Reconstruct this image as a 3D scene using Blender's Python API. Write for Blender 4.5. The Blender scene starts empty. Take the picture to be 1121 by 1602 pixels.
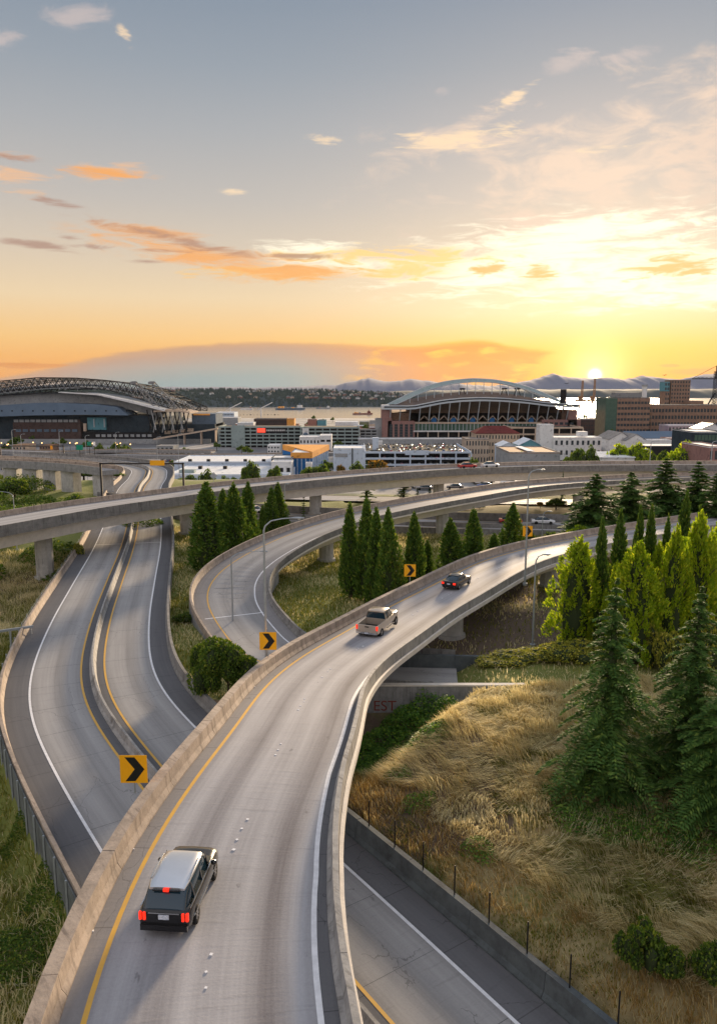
import bpy, math, random
import numpy as np
from mathutils import Vector, Matrix

# ------------------------------------------------------------------ camera, sky, sun, exposure
scene = bpy.context.scene
C = scene.collection
F, CX, CY, HOR = 1200.0, 560.5, 801.0, 606.0      # photograph: focal length in pixels, centre, horizon row
PITCH = math.atan((CY - HOR) / F)
CAMZ = 30.0
cam_data = bpy.data.cameras.new('camera')
cam = bpy.data.objects.new('camera', cam_data); C.objects.link(cam)
cam.location = (0, 0, CAMZ); cam.rotation_euler = (math.pi / 2 - PITCH, 0, 0)
cam_data.sensor_fit = 'HORIZONTAL'; cam_data.sensor_width = 36; cam_data.lens = F / 1121 * 36
cam_data.clip_start = 0.3; cam_data.clip_end = 60000
scene.camera = cam
EXPO = 0.9
SUN_AZ = math.radians(17.2)            # to the right of straight ahead
SUN_EL = math.radians(10.5)
scene.view_settings.view_transform = 'Standard'; scene.view_settings.look = 'None'
scene.view_settings.gamma = 1; scene.view_settings.use_curve_mapping = False
scene.view_settings.exposure = EXPO
scene.render.engine = 'CYCLES'
cy = scene.cycles
cy.max_bounces = 5; cy.diffuse_bounces = 3; cy.glossy_bounces = 2; cy.transmission_bounces = 3
cy.transparent_max_bounces = 6; cy.volume_bounces = 0; cy.use_denoising = True
cy.sample_clamp_indirect = 6; cy.caustics_reflective = False; cy.caustics_refractive = False


def ray(u, v):
    x = (u - CX) / F; y = -(v - CY) / F
    return Vector((x, math.cos(PITCH) + y * math.sin(PITCH), -math.sin(PITCH) + y * math.cos(PITCH)))


def P(u, v, h):
    """the place where the line of sight meets the level h metres under the lens"""
    r = ray(u, v); t = -h / r.z
    return Vector((r.x * t, r.y * t, CAMZ - h))


def PD(u, v, D):
    """the place on the line of sight D metres ahead"""
    r = ray(u, v); t = D / r.y
    return Vector((r.x * t, D, CAMZ + r.z * t))


def azel(u, v):
    r = ray(u, v).normalized()
    return math.degrees(math.atan2(r.x, r.y)), math.degrees(math.asin(r.z))


def lin(c):
    return tuple((x / 255 / 12.92 if x <= 10 else ((x / 255 + .055) / 1.055) ** 2.4) for x in c)


class NT:
    """small helper for node trees"""
    def __init__(s, tree):
        s.t = tree; s.n = tree.nodes; s.l = tree.links

    def node(s, typ, **kw):
        n = s.n.new(typ)
        for k, v in kw.items(): setattr(n, k, v)
        return n

    def put(s, sock, val):
        if isinstance(val, bpy.types.NodeSocket): s.l.new(val, sock)
        elif val is not None:
            if sock.type == 'RGBA' and len(val) == 3: val = (*val, 1)
            sock.default_value = val

    def m(s, op, a, b=None, c=None, clamp=False):
        n = s.n.new('ShaderNodeMath'); n.operation = op; n.use_clamp = clamp
        s.put(n.inputs[0], a)
        if b is not None: s.put(n.inputs[1], b)
        if c is not None: s.put(n.inputs[2], c)
        return n.outputs[0]

    def mix(s, f, a, b, mode='MIX'):
        n = s.n.new('ShaderNodeMix'); n.data_type = 'RGBA'; n.blend_type = mode
        s.put(n.inputs['Factor'], f); s.put(n.inputs[6], a); s.put(n.inputs[7], b)
        return n.outputs[2]

    def ramp(s, fac, stops, interp='LINEAR'):
        n = s.n.new('ShaderNodeValToRGB'); n.color_ramp.interpolation = interp
        e = n.color_ramp.elements
        while len(e) < len(stops): e.new(0.5)
        for el, (p, c) in zip(e, stops):
            el.position = p; el.color = (*c, 1) if not isinstance(c, (int, float)) else (c, c, c, 1)
        s.put(n.inputs[0], fac)
        return n.outputs[0]

    def noise(s, vec, scale, detail=4, rough=.55, dist=0.0):
        n = s.n.new('ShaderNodeTexNoise')
        n.inputs['Scale'].default_value = scale; n.inputs['Detail'].default_value = detail
        n.inputs['Roughness'].default_value = rough; n.inputs['Distortion'].default_value = dist
        if vec is not None: s.l.new(vec, n.inputs['Vector'])
        return n.outputs[0]

    def comb(s, x, y, z=0.0):
        n = s.n.new('ShaderNodeCombineXYZ'); s.put(n.inputs[0], x); s.put(n.inputs[1], y); s.put(n.inputs[2], z)
        return n.outputs[0]

    def sstep(s, x, a, b):
        n = s.n.new('ShaderNodeMapRange'); n.interpolation_type = 'SMOOTHSTEP'
        s.put(n.inputs[0], x); s.put(n.inputs[1], a); s.put(n.inputs[2], b)
        return n.outputs[0]

    def gauss(s, x):
        return s.m('EXPONENT', s.m('MULTIPLY', s.m('MULTIPLY', x, x), -1.0))


world = bpy.data.worlds.new('World'); scene.world = world; world.use_nodes = True
world.cycles.sampling_method = 'MANUAL'; world.cycles.sample_map_resolution = 512
W = NT(world.node_tree); W.n.clear()
tc = W.node('ShaderNodeTexCoord'); sep = W.node('ShaderNodeSeparateXYZ')
W.l.new(tc.outputs['Generated'], sep.inputs[0])
AZ = W.m('MULTIPLY', W.m('ARCTAN2', sep.outputs[0], sep.outputs[1]), 57.29578)
EL = W.m('MULTIPLY', W.m('ARCSINE', sep.outputs[2]), 57.29578)


def sky_ramp(cols):
    st = []
    for v, c in cols:
        e = azel(560, v)[1]; st.append((max(0, (e + 2) / 92), lin(c)))
    st.sort(key=lambda q: q[0])
    st += [(38 / 92, lin((156, 165, 180))), (.7, lin((182, 190, 204))), (1.0, lin((192, 199, 214)))]  # overhead stops made brighter than the sky in view, for more fill light
    return W.ramp(W.m('DIVIDE', W.m('ADD', EL, 2.0), 92.0), st)


left = sky_ramp([(0, (134, 146, 160)), (110, (150, 158, 167)), (210, (170, 171, 173)), (320, (192, 184, 176)), (400, (214, 196, 174)),
                 (470, (234, 206, 166)), (530, (242, 192, 122)), (570, (240, 168, 84)), (606, (234, 152, 72))])
right = sky_ramp([(0, (140, 149, 162)), (110, (160, 163, 169)), (210, (184, 178, 177)), (310, (203, 190, 180)), (370, (220, 200, 178)),
                  (430, (244, 222, 190)), (490, (250, 220, 176)), (545, (254, 192, 74)), (580, (253, 168, 14)), (606, (246, 146, 24))])
# how much of the bright side: full around the sun, fading to either side and behind
dsun = W.m('ABSOLUTE', W.m('SUBTRACT', AZ, azel(930, 585)[0]))
side = W.sstep(dsun, 26.0, 0.0)
col = W.mix(side, left, right)
# the half of the sky behind: pale dusk, brightened to lift the fill light
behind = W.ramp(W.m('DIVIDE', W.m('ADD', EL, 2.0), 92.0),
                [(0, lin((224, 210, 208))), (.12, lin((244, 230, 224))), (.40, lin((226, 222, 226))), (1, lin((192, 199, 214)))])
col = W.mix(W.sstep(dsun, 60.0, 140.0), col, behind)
# high thin cloud, upper right
wv = W.comb(W.m('MULTIPLY', AZ, .05), W.m('MULTIPLY', EL, .12), 0.0)
n1 = W.noise(wv, 4.5, 7, .64, .5)
n1 = W.m('ADD', W.m('MULTIPLY', W.m('SUBTRACT', n1, .5), 1.7), .5)
n2 = W.noise(W.comb(W.m('MULTIPLY', AZ, .10), W.m('MULTIPLY', EL, .55), 3.0), 3.0, 7, .66, .6)
n2 = W.m('ADD', W.m('MULTIPLY', W.m('SUBTRACT', n2, .5), 1.7), .5)


def blob(u, v, ru, rv, tilt=0.0):
    """soft ellipse in the sky, centre and half sizes as they measure in pixels"""
    a, e = azel(u, v); ra, re = ru / F * 57.3, rv / F * 57.3
    da = W.m('SUBTRACT', AZ, a); de = W.m('SUBTRACT', W.m('SUBTRACT', EL, e), W.m('MULTIPLY', da, tilt))
    q = W.m('ADD', W.m('POWER', W.m('ABSOLUTE', W.m('DIVIDE', da, ra)), 2.0), W.m('POWER', W.m('ABSOLUTE', W.m('DIVIDE', de, re)), 2.0))
    return W.m('EXPONENT', W.m('MULTIPLY', q, -1.0))


def cloud(col, masks, noise, lo, hi, c, amount):
    """torn cloud: the noise decides the shape, the soft ellipses say where"""
    m = masks[0]
    for k in masks[1:]: m = W.m('MAXIMUM', m, k)
    f = W.sstep(W.m('ADD', noise, W.m('MULTIPLY', m, .55)), lo, hi)
    f = W.m('MULTIPLY', W.m('MULTIPLY', f, W.sstep(m, .0, .45)), amount)
    return W.mix(f, col, c)


PK = lin((236, 208, 186)); WH = lin((254, 222, 182))
col = cloud(col, [blob(960, 245, 330, 90, .10), blob(1150, 180, 190, 100), blob(690, 222, 130, 26), blob(760, 175, 70, 24, .4)], n1, .72, 1.25, PK, .85)
col = cloud(col, [blob(1060, 310, 240, 50), blob(860, 345, 220, 30), blob(1110, 240, 120, 60)], n1, .78, 1.22, lin((226, 200, 182)), .8)
col = cloud(col, [blob(885, 94, 60, 22, .2), blob(690, 140, 30, 10), blob(1000, 80, 60, 14), blob(5, 62, 34, 18), blob(120, 20, 90, 20)], n1, .80, 1.2, lin((206, 190, 184)), .7)
col = cloud(col, [blob(730, 216, 110, 20, .04), blob(640, 210, 40, 8, -.1), blob(800, 155, 40, 10, .5)], n2, .78, 1.12, WH, .8)
col = cloud(col, [blob(505, 219, 34, 9), blob(940, 233, 60, 8, .06), blob(365, 300, 40, 7), blob(195, 55, 16, 12, -.8)], n2, .80, 1.25, WH, .85)
col = cloud(col, [blob(170, 268, 95, 17, .05), blob(20, 244, 50, 8), blob(20, 280, 60, 24)], n2, .78, 1.30, lin((242, 188, 140)), .85)
# the bright bank over the sun
BR = tuple(1.15 * q for q in lin((255, 245, 218)))
col = cloud(col, [blob(1020, 428, 300, 46), blob(800, 420, 220, 38, .03), blob(560, 412, 190, 20), blob(900, 372, 220, 34, .05), blob(480, 388, 80, 12), blob(1121, 440, 160, 36)], n2, .62, 1.08, BR, .95)
col = cloud(col, [blob(610, 402, 210, 18), blob(430, 425, 150, 15), blob(640, 420, 110, 22)], n2, .74, 1.08, lin((253, 204, 110)), .85)
col = cloud(col, [blob(1060, 418, 100, 20), blob(840, 428, 40, 22), blob(770, 420, 50, 10)], n2, .76, 1.05, lin((240, 172, 84)), .9)
col = cloud(col, [blob(320, 400, 170, 18, -.12), blob(455, 425, 120, 14, .02), blob(240, 366, 80, 12, -.1), blob(160, 270, 60, 7)], n2, .56, 1.12, lin((244, 168, 90)), .92)
col = cloud(col, [blob(290, 378, 140, 10, -.17), blob(480, 401, 60, 5), blob(250, 392, 55, 4), blob(55, 382, 60, 6, -.08), blob(110, 371, 30, 5, -.1), blob(95, 318, 34, 6, -.1), blob(20, 246, 40, 6), blob(225, 409, 30, 4), blob(150, 386, 50, 4)],
            n2, .66, 1.18, lin((172, 134, 116)), .82)


def fcurve(x, pts, lo, hi):
    """value of x (degrees of azimuth) through a curve of points"""
    n = W.node('ShaderNodeFloatCurve'); cu = n.mapping.curves[0]
    ps = [((a + 30) / 60, (b - lo) / (hi - lo)) for a, b in pts]
    cu.points[0].location = ps[0]; cu.points[1].location = ps[-1]
    for p in ps[1:-1]: cu.points.new(*p)
    n.mapping.update()
    W.put(n.inputs['Value'], W.m('DIVIDE', W.m('ADD', x, 30.0), 60.0))
    return W.m('ADD', W.m('MULTIPLY', n.outputs[0], hi - lo), lo)


bank_top = [(-600, 640), (0, 590), (70, 577), (120, 565), (200, 551), (300, 540), (400, 535), (520, 537), (640, 540), (700, 535), (755, 531), (800, 540), (858, 546), (876, 549), (925, 552), (1300, 680)]
bt = [(azel(u, 600)[0], azel(u, v)[1]) for u, v in bank_top]; bt = [(max(-29.9, a), e) for a, e in bt]; bt = [b for i, b in enumerate(bt) if i == 0 or b[0] > bt[i - 1][0] + .01]
bt[-1] = (29.9, -3.0)
top = fcurve(AZ, bt, -4.0, 6.0)
n3 = W.noise(W.comb(W.m('MULTIPLY', AZ, .30), W.m('MULTIPLY', EL, 1.0), 7.0), 1.3, 6, .55, .3)
depth = W.m('SUBTRACT', W.m('ADD', top, W.m('MULTIPLY', W.m('SUBTRACT', n3, .5), .5)), EL)
edge = W.m('ADD', W.m('ADD', AZ, W.m('MULTIPLY', W.m('MINIMUM', depth, 1.6), 1.25)), W.m('MULTIPLY', W.m('SUBTRACT', n2, .5), 1.4))
bank = W.m('MULTIPLY', W.sstep(depth, -.12, .22), W.sstep(edge, azel(876, 600)[0], azel(856, 600)[0]))
tcol = W.ramp(W.m('DIVIDE', depth, 4.0), [(0, lin((208, 156, 112))), (.12, lin((186, 148, 128))), (.36, lin((160, 154, 150))), (.6, lin((132, 156, 162))), (1, lin((128, 158, 168)))])
ocol = W.ramp(W.m('DIVIDE', depth, 4.0), [(0, lin((248, 172, 44))), (.1, lin((234, 134, 30))), (.6, lin((226, 130, 48))), (.85, lin((184, 142, 122))), (1, lin((158, 150, 152)))])
bcol = W.mix(W.sstep(AZ, azel(430, 600)[0], azel(740, 600)[0]), tcol, ocol)
bcol = W.mix(W.m('MULTIPLY', W.sstep(n3, .5, .72), W.sstep(AZ, -4.0, 5.0)), bcol, lin((255, 186, 52)))
col = W.mix(bank, col, bcol)
# little dark clouds to the right of the sun and on the left edge
col = cloud(col, [blob(1105, 580, 44, 5), blob(1050, 572, 14, 2), blob(30, 571, 70, 4)], n2, .66, .9, lin((222, 142, 66)), .9)
# glow round the sun
sd = Vector((math.sin(math.radians(azel(930, 587)[0])) * math.cos(math.radians(azel(930, 587)[1])), math.cos(math.radians(azel(930, 587)[0])) * math.cos(math.radians(azel(930, 587)[1])), math.sin(math.radians(azel(930, 587)[1]))))
dot = W.node('ShaderNodeVectorMath', operation='DOT_PRODUCT'); W.l.new(tc.outputs['Generated'], dot.inputs[0]); dot.inputs[1].default_value = sd
ang = W.m('MULTIPLY', W.m('ARCCOSINE', W.m('MINIMUM', dot.outputs['Value'], 1.0)), 57.29578)
nb = W.m('SUBTRACT', 1.0, W.m('MULTIPLY', bank, .75))


def glow(col, radius, c, k):
    g = W.m('MULTIPLY', W.m('MULTIPLY', W.gauss(W.m('DIVIDE', ang, radius)), k), nb)
    return W.mix(1.0, col, W.mix(1.0, W.comb(g, g, g), c, 'MULTIPLY'), 'ADD')


col = glow(col, 12.0, (.26, .13, .05), .12)
col = glow(col, 2.0, (1.0, .78, .45), .7)
col = glow(col, .30, (1.0, .90, .60), 8.0)
# the physical sky under it all, faint at this hour
nish = W.node('ShaderNodeTexSky', sky_type='NISHITA', sun_disc=False, sun_elevation=SUN_EL, sun_rotation=SUN_AZ, altitude=30.0)
bg1 = W.node('ShaderNodeBackground'); W.l.new(nish.outputs[0], bg1.inputs[0]); bg1.inputs[1].default_value = .004
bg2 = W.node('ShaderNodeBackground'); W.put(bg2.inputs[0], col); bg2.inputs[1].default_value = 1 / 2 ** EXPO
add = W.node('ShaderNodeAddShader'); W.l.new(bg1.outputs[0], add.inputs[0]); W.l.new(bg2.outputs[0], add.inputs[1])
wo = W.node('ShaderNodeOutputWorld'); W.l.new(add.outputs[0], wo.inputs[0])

sl = bpy.data.lights.new('sun', 'SUN'); sl.energy = 4.4; sl.angle = math.radians(7.0); sl.color = (1.0, .76, .50)
sun = bpy.data.objects.new('sun', sl); C.objects.link(sun)
sun.rotation_euler = (math.pi / 2 + SUN_EL, 0, -SUN_AZ + math.pi)   # shines from ahead right towards the lens
sun.rotation_euler = Vector((math.sin(SUN_AZ) * math.cos(SUN_EL), math.cos(SUN_AZ) * math.cos(SUN_EL), math.sin(SUN_EL))).to_track_quat('Z', 'Y').to_euler()

# ------------------------------------------------------------------ helpers: objects and meshes
random.seed(7); RNG = np.random.default_rng(7)


def tag(o, label=None, cat=None, group=None, kind=None):
    if label: o['label'] = label
    if cat: o['category'] = cat
    if group: o['group'] = group
    if kind: o['kind'] = kind
    return o


def thing(name, label, cat, loc=(0, 0, 0), rotz=0.0, group=None):
    o = bpy.data.objects.new(name, None); C.objects.link(o)
    o.location = loc; o.rotation_euler = (0, 0, rotz)
    return tag(o, label, cat, group)


def link(name, mesh, parent=None, loc=None, rotz=0.0, world=False):
    o = bpy.data.objects.new(name, mesh); C.objects.link(o)
    if loc is not None: o.location = loc
    if rotz: o.rotation_euler = (0, 0, rotz)
    if parent is not None:
        o.parent = parent
        if world:
            m = Matrix.Translation(parent.location) @ parent.rotation_euler.to_matrix().to_4x4()
            p = parent.parent
            if p is not None and not parent.get('_w'): m = Matrix.Translation(p.location) @ p.rotation_euler.to_matrix().to_4x4() @ m
            o.matrix_parent_inverse = m.inverted()
    return o


def copy_tree(o, parent=None, loc=None, rotz=None, scale=None):
    c = o.copy(); C.objects.link(c); c.parent = parent
    if loc is not None: c.location = loc
    if rotz is not None: c.rotation_euler = (0, 0, rotz)
    if scale is not None: c.scale = (scale,) * 3 if isinstance(scale, (int, float)) else scale
    for ch in list(o.children): copy_tree(ch, c)
    return c


class MB:
    def __init__(s): s.v = []; s.f = []; s.m = []; s.uv = []; s.sm = []

    def add(s, vs, fs, m=0, uvs=None, smooth=False):
        b = len(s.v); s.v += [tuple(x) for x in vs]
        for i, f in enumerate(fs):
            s.f.append(tuple(b + k for k in f)); s.m.append(m if isinstance(m, int) else m[i]); s.sm.append(smooth)
            s.uv.append([uvs[k] for k in f] if uvs else None)
        return s

    def box(s, x0, y0, z0, x1, y1, z1, m=0):
        v = [(x0, y0, z0), (x1, y0, z0), (x1, y1, z0), (x0, y1, z0), (x0, y0, z1), (x1, y0, z1), (x1, y1, z1), (x0, y1, z1)]
        return s.add(v, [(0, 3, 2, 1), (4, 5, 6, 7), (0, 1, 5, 4), (1, 2, 6, 5), (2, 3, 7, 6), (3, 0, 4, 7)], m)

    def bar(s, a, b, w, t=None, m=0):
        """square bar from a to b"""
        return s.tube([a, b], w / 2 * 1.414, 4, m, smooth=False, ph=math.pi / 4)

    def tube(s, path, r, n=8, m=0, smooth=True, ph=0.0, cap=True):
        path = [Vector(p) for p in path]; k = len(path)
        rs = r if isinstance(r, (list, tuple)) else [r] * k
        vs = []; up = None
        for i, p in enumerate(path):
            d = (path[min(i + 1, k - 1)] - path[max(i - 1, 0)]).normalized()
            if up is None: up = Vector((0, 0, 1)) if abs(d.z) < .9 else Vector((0, 1, 0))
            x = d.cross(up).normalized(); y = d.cross(x).normalized(); up = -y if abs(y.length) > 0 else up
            up = x.cross(d)
            for j in range(n):
                a = 2 * math.pi * j / n + ph
                vs.append(p + (x * math.cos(a) + up * math.sin(a)) * rs[i])
        fs = [(i * n + j, i * n + (j + 1) % n, (i + 1) * n + (j + 1) % n, (i + 1) * n + j) for i in range(k - 1) for j in range(n)]
        s.add(vs, fs, m, smooth=smooth)
        if cap: s.add(vs[:n], [tuple(range(n))[::-1]], m); s.add(vs[-n:], [tuple(range(n))], m)
        return s

    def prism(s, poly, a, b, axis='y', m=0):
        """poly of (p,q) extruded from a to b along axis: y -> (x,z); z -> (x,y); x -> (y,z)"""
        def g(p, q, t): return {'y': (p, t, q), 'z': (p, q, t), 'x': (t, p, q)}[axis]
        n = len(poly); v = [g(p, q, a) for p, q in poly] + [g(p, q, b) for p, q in poly]
        return s.add(v, [tuple(range(n))[::-1], tuple(range(n, 2 * n))] + [(i, (i + 1) % n, n + (i + 1) % n, n + i) for i in range(n)], m)

    def ball(s, c, r, n=10, m=0, sz=1.0):
        vs = []; fs = []; k = n // 2
        for i in range(k + 1):
            t = math.pi * i / k
            for j in range(n):
                a = 2 * math.pi * j / n
                vs.append((c[0] + r * math.sin(t) * math.cos(a), c[1] + r * math.sin(t) * math.sin(a), c[2] + r * sz * math.cos(t)))
        for i in range(k):
            for j in range(n): fs.append((i * n + j, (i + 1) * n + j, (i + 1) * n + (j + 1) % n, i * n + (j + 1) % n))
        return s.add(vs, fs, m, smooth=True)

    def mesh(s, name, mats):
        me = bpy.data.meshes.new(name); me.from_pydata(s.v, [], s.f)
        for m in (mats if isinstance(mats, (list, tuple)) else [mats]): me.materials.append(m)
        if s.f:
            me.polygons.foreach_set('material_index', s.m); me.polygons.foreach_set('use_smooth', s.sm)
            if any(u is not None for u in s.uv):
                uvl = me.uv_layers.new(name='UVMap'); flat = []
                for f, u in zip(s.f, s.uv):
                    for k in range(len(f)): flat += list(u[k]) if u else [0, 0]
                uvl.data.foreach_set('uv', flat)
        me.update(); return me

    def build(s, name, mats, parent=None, loc=None, rotz=0.0, world=False):
        return link(name, s.mesh(name, mats), parent, loc, rotz, world)


def bevel(o, w=.02, seg=2):
    b = o.modifiers.new('bevel', 'BEVEL'); b.width = w; b.segments = seg; b.limit_method = 'ANGLE'
    return o


# ------------------------------------------------------------------ materials
def mat(name, c, rough=.7, c2=None, nscale=1.0, amt=.5, metal=0.0, bump=0.0, bscale=8.0, spec=.3, coords='Object', emis=None, dirt=None):
    m = bpy.data.materials.new(name); m.use_nodes = True; t = NT(m.node_tree); b = t.n['Principled BSDF']
    b.inputs['Roughness'].default_value = rough; b.inputs['Metallic'].default_value = metal
    b.inputs['Specular IOR Level'].default_value = spec
    tc = t.node('ShaderNodeTexCoord'); co = tc.outputs[coords]
    if coords == 'World':
        pass
    if c2 is not None:
        f = t.sstep(t.noise(co, nscale, 6, .6), .5 - amt / 2, .5 + amt / 2)
        cc = t.mix(f, c, c2)
    else: cc = t.mix(t.noise(co, nscale, 5, .6), tuple(x * .85 for x in c), tuple(min(1, x * 1.12) for x in c))
    if dirt:
        cc = t.mix(t.sstep(t.noise(co, dirt[1], 7, .65), .52, .7), cc, dirt[0])
    t.put(b.inputs['Base Color'], cc)
    if bump:
        bn = t.node('ShaderNodeBump'); bn.inputs['Strength'].default_value = bump; bn.inputs['Distance'].default_value = .05
        t.put(bn.inputs['Height'], t.noise(co, bscale, 5, .6)); t.l.new(bn.outputs[0], b.inputs['Normal'])
    if emis:
        b.inputs['Emission Color'].default_value = (*emis[0], 1); b.inputs['Emission Strength'].default_value = emis[1]
    return m


def road_mat(name, width, stops, base, dark, rough=.55, joint=4.5, spec=.06, crack=.4):
    """driven concrete or asphalt: u runs across in metres, v along; wear follows the wheel tracks"""
    m = bpy.data.materials.new(name); m.use_nodes = True; t = NT(m.node_tree); b = t.n['Principled BSDF']
    uv = t.node('ShaderNodeUVMap'); sp = t.node('ShaderNodeSeparateXYZ'); t.l.new(uv.outputs[0], sp.inputs[0])
    u, v = sp.outputs[0], sp.outputs[1]
    wob = t.m('MULTIPLY', t.m('SUBTRACT', t.noise(t.comb(0.0, t.m('MULTIPLY', v, .05), 0.0), 1.0, 3), .5), .5)
    wear = t.ramp(t.m('DIVIDE', t.m('ADD', u, wob), width), stops)
    streak = t.noise(t.comb(t.m('MULTIPLY', u, 2.2), t.m('MULTIPLY', v, .035), 1.0), 1.6, 7, .62)
    fine = t.noise(t.comb(u, v, 2.0), 9.0, 6, .7)
    blotch = t.noise(t.comb(u, t.m('MULTIPLY', v, .3), 5.0), .6, 5, .6)
    f = t.m('ADD', t.m('MULTIPLY', wear, .72), t.m('MULTIPLY', t.m('SUBTRACT', streak, .28), .62))
    f = t.m('ADD', f, t.m('MULTIPLY', t.m('SUBTRACT', fine, .5), .34))
    f = t.m('ADD', f, t.m('MULTIPLY', t.m('SUBTRACT', blotch, .5), .30), clamp=True)
    cc = t.mix(f, base, dark)
    # fine cross grooves of the broomed surface and the joints between pours
    g = t.noise(t.comb(t.m('MULTIPLY', u, .4), t.m('MULTIPLY', v, 5.0), 8.0), 1.0, 3, .6)
    cc = t.mix(t.m('MULTIPLY', t.sstep(g, .55, .75), .16), cc, tuple(x * .5 for x in dark))
    if joint:
        fr = t.m('ABSOLUTE', t.m('SUBTRACT', t.m('FRACT', t.m('DIVIDE', v, joint)), .5))
        cc = t.mix(t.m('MULTIPLY', t.m('GREATER_THAN', fr, .494), .45), cc, tuple(x * .4 for x in dark))
    # wandering cracks, tar patches and oil spots
    vo = t.node('ShaderNodeTexVoronoi', feature='DISTANCE_TO_EDGE'); vo.inputs['Scale'].default_value = .32
    dn = t.node('ShaderNodeTexNoise'); dn.inputs['Scale'].default_value = 1.3; dn.inputs['Detail'].default_value = 5
    va_ = t.node('ShaderNodeVectorMath', operation='ADD'); pv = t.comb(u, t.m('MULTIPLY', v, .6), 0.0); t.l.new(pv, dn.inputs['Vector']); t.l.new(pv, va_.inputs[0]); t.l.new(dn.outputs[1], va_.inputs[1]); t.l.new(va_.outputs[0], vo.inputs['Vector'])
    ck = t.m('MULTIPLY', t.m('LESS_THAN', vo.outputs['Distance'], .004), t.m('GREATER_THAN', t.noise(t.comb(u, v, 9.0), .12, 3), .50))
    cc = t.mix(t.m('MULTIPLY', ck, crack), cc, tuple(x * .35 for x in dark))
    cc = t.mix(t.m('MULTIPLY', t.sstep(t.noise(t.comb(t.m('MULTIPLY', u, 1.2), t.m('MULTIPLY', v, .5), 12.0), 1.0, 4, .7), .66, .74), .45), cc, tuple(x * .7 for x in dark))
    t.put(b.inputs['Base Color'], cc); b.inputs['Specular IOR Level'].default_value = spec
    t.put(b.inputs['Roughness'], t.m('ADD', t.m('MULTIPLY', fine, .2), rough))
    bn = t.node('ShaderNodeBump'); bn.inputs['Strength'].default_value = .35; bn.inputs['Distance'].default_value = .02
    t.put(bn.inputs['Height'], t.m('ADD', fine, g)); t.l.new(bn.outputs[0], b.inputs['Normal'])
    return m


M = {}
M['r1'] = road_mat('ramp_concrete', 6.9, [(0, .55), (.04, .35), (.13, .15), (.26, .62), (.30, .62), (.40, .12), (.52, .30), (.60, .10), (.72, .78), (.77, .78), (.88, .08), (1, .35)],
                   (.48, .475, .49), (.11, .10, .108), .55, 0, crack=.0)
M['r2'] = road_mat('lane_concrete', 4.2, [(0, .6), (.12, .25), (.28, .12), (.45, .42), (.55, .42), (.75, .1), (.9, .3), (1, .55)], (.43, .42, .415), (.14, .135, .135), .6, 0)
M['lane2'] = road_mat('viaduct_concrete', 3.6, [(0, .5), (.25, .1), (.5, .6), (.75, .1), (1, .5)], (.50, .49, .485), (.19, .18, .18), .6, 5.0, crack=.0)
M['shoulder'] = road_mat('shoulder_asphalt', 3.0, [(0, .5), (1, .5)], (.20, .20, .21), (.085, .085, .09), .65, 4.5)
M['shoulder2'] = road_mat('shoulder_concrete', 3.0, [(0, .5), (1, .5)], (.36, .345, .34), (.16, .15, .15), .65, 4.5)
M['white'] = mat('white_paint', (.86, .86, .88), .5, (.68, .68, .7), 3.0, .5)
M['yellow'] = mat('yellow_paint', (.74, .42, .055), .5, (.60, .36, .10), 2.0, .6)


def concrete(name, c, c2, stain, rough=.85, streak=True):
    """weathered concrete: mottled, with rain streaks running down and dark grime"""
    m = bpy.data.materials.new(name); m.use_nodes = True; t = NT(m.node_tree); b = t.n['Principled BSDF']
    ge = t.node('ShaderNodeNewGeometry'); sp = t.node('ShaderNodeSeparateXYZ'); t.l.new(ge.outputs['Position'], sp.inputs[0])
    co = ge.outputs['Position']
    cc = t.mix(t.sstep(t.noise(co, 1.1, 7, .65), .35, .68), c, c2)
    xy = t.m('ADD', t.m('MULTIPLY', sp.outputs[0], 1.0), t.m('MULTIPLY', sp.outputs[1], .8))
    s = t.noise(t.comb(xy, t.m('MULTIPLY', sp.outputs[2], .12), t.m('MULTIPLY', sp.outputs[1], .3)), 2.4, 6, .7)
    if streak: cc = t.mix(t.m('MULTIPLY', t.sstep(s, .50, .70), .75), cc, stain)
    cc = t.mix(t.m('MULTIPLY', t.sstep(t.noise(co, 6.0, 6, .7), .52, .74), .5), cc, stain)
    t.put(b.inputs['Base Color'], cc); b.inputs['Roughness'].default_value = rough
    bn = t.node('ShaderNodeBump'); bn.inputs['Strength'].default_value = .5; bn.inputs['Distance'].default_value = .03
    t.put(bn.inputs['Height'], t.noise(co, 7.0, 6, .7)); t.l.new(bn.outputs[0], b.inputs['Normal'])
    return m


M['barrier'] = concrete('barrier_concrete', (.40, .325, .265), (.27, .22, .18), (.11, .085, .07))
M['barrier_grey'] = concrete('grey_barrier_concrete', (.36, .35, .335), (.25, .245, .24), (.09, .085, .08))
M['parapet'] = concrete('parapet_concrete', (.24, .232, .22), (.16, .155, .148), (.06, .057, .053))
M['girder'] = concrete('girder_concrete', (.72, .67, .61), (.62, .58, .53), (.46, .43, .40), .85, False)
M['pier'] = concrete('pier_concrete', (.50, .49, .475), (.38, .375, .365), (.2, .19, .18))
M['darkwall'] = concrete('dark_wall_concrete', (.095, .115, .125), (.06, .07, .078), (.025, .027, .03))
M['wallgrey'] = concrete('retaining_concrete', (.30, .30, .305), (.22, .22, .225), (.1, .1, .1))
M['steel'] = mat('galvanised_steel', (.42, .46, .49), .45, (.30, .33, .36), 2.0, .7, metal=.5)
M['darksteel'] = mat('dark_steel', (.045, .04, .04), .6, metal=.3)
M['black'] = mat('black_paint', (.012, .012, .012), .5)
M['signyellow'] = mat('sign_yellow', (.93, .42, .012), .4)
M['lens'] = mat('lamp_lens', (.75, .75, .72), .25)


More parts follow.
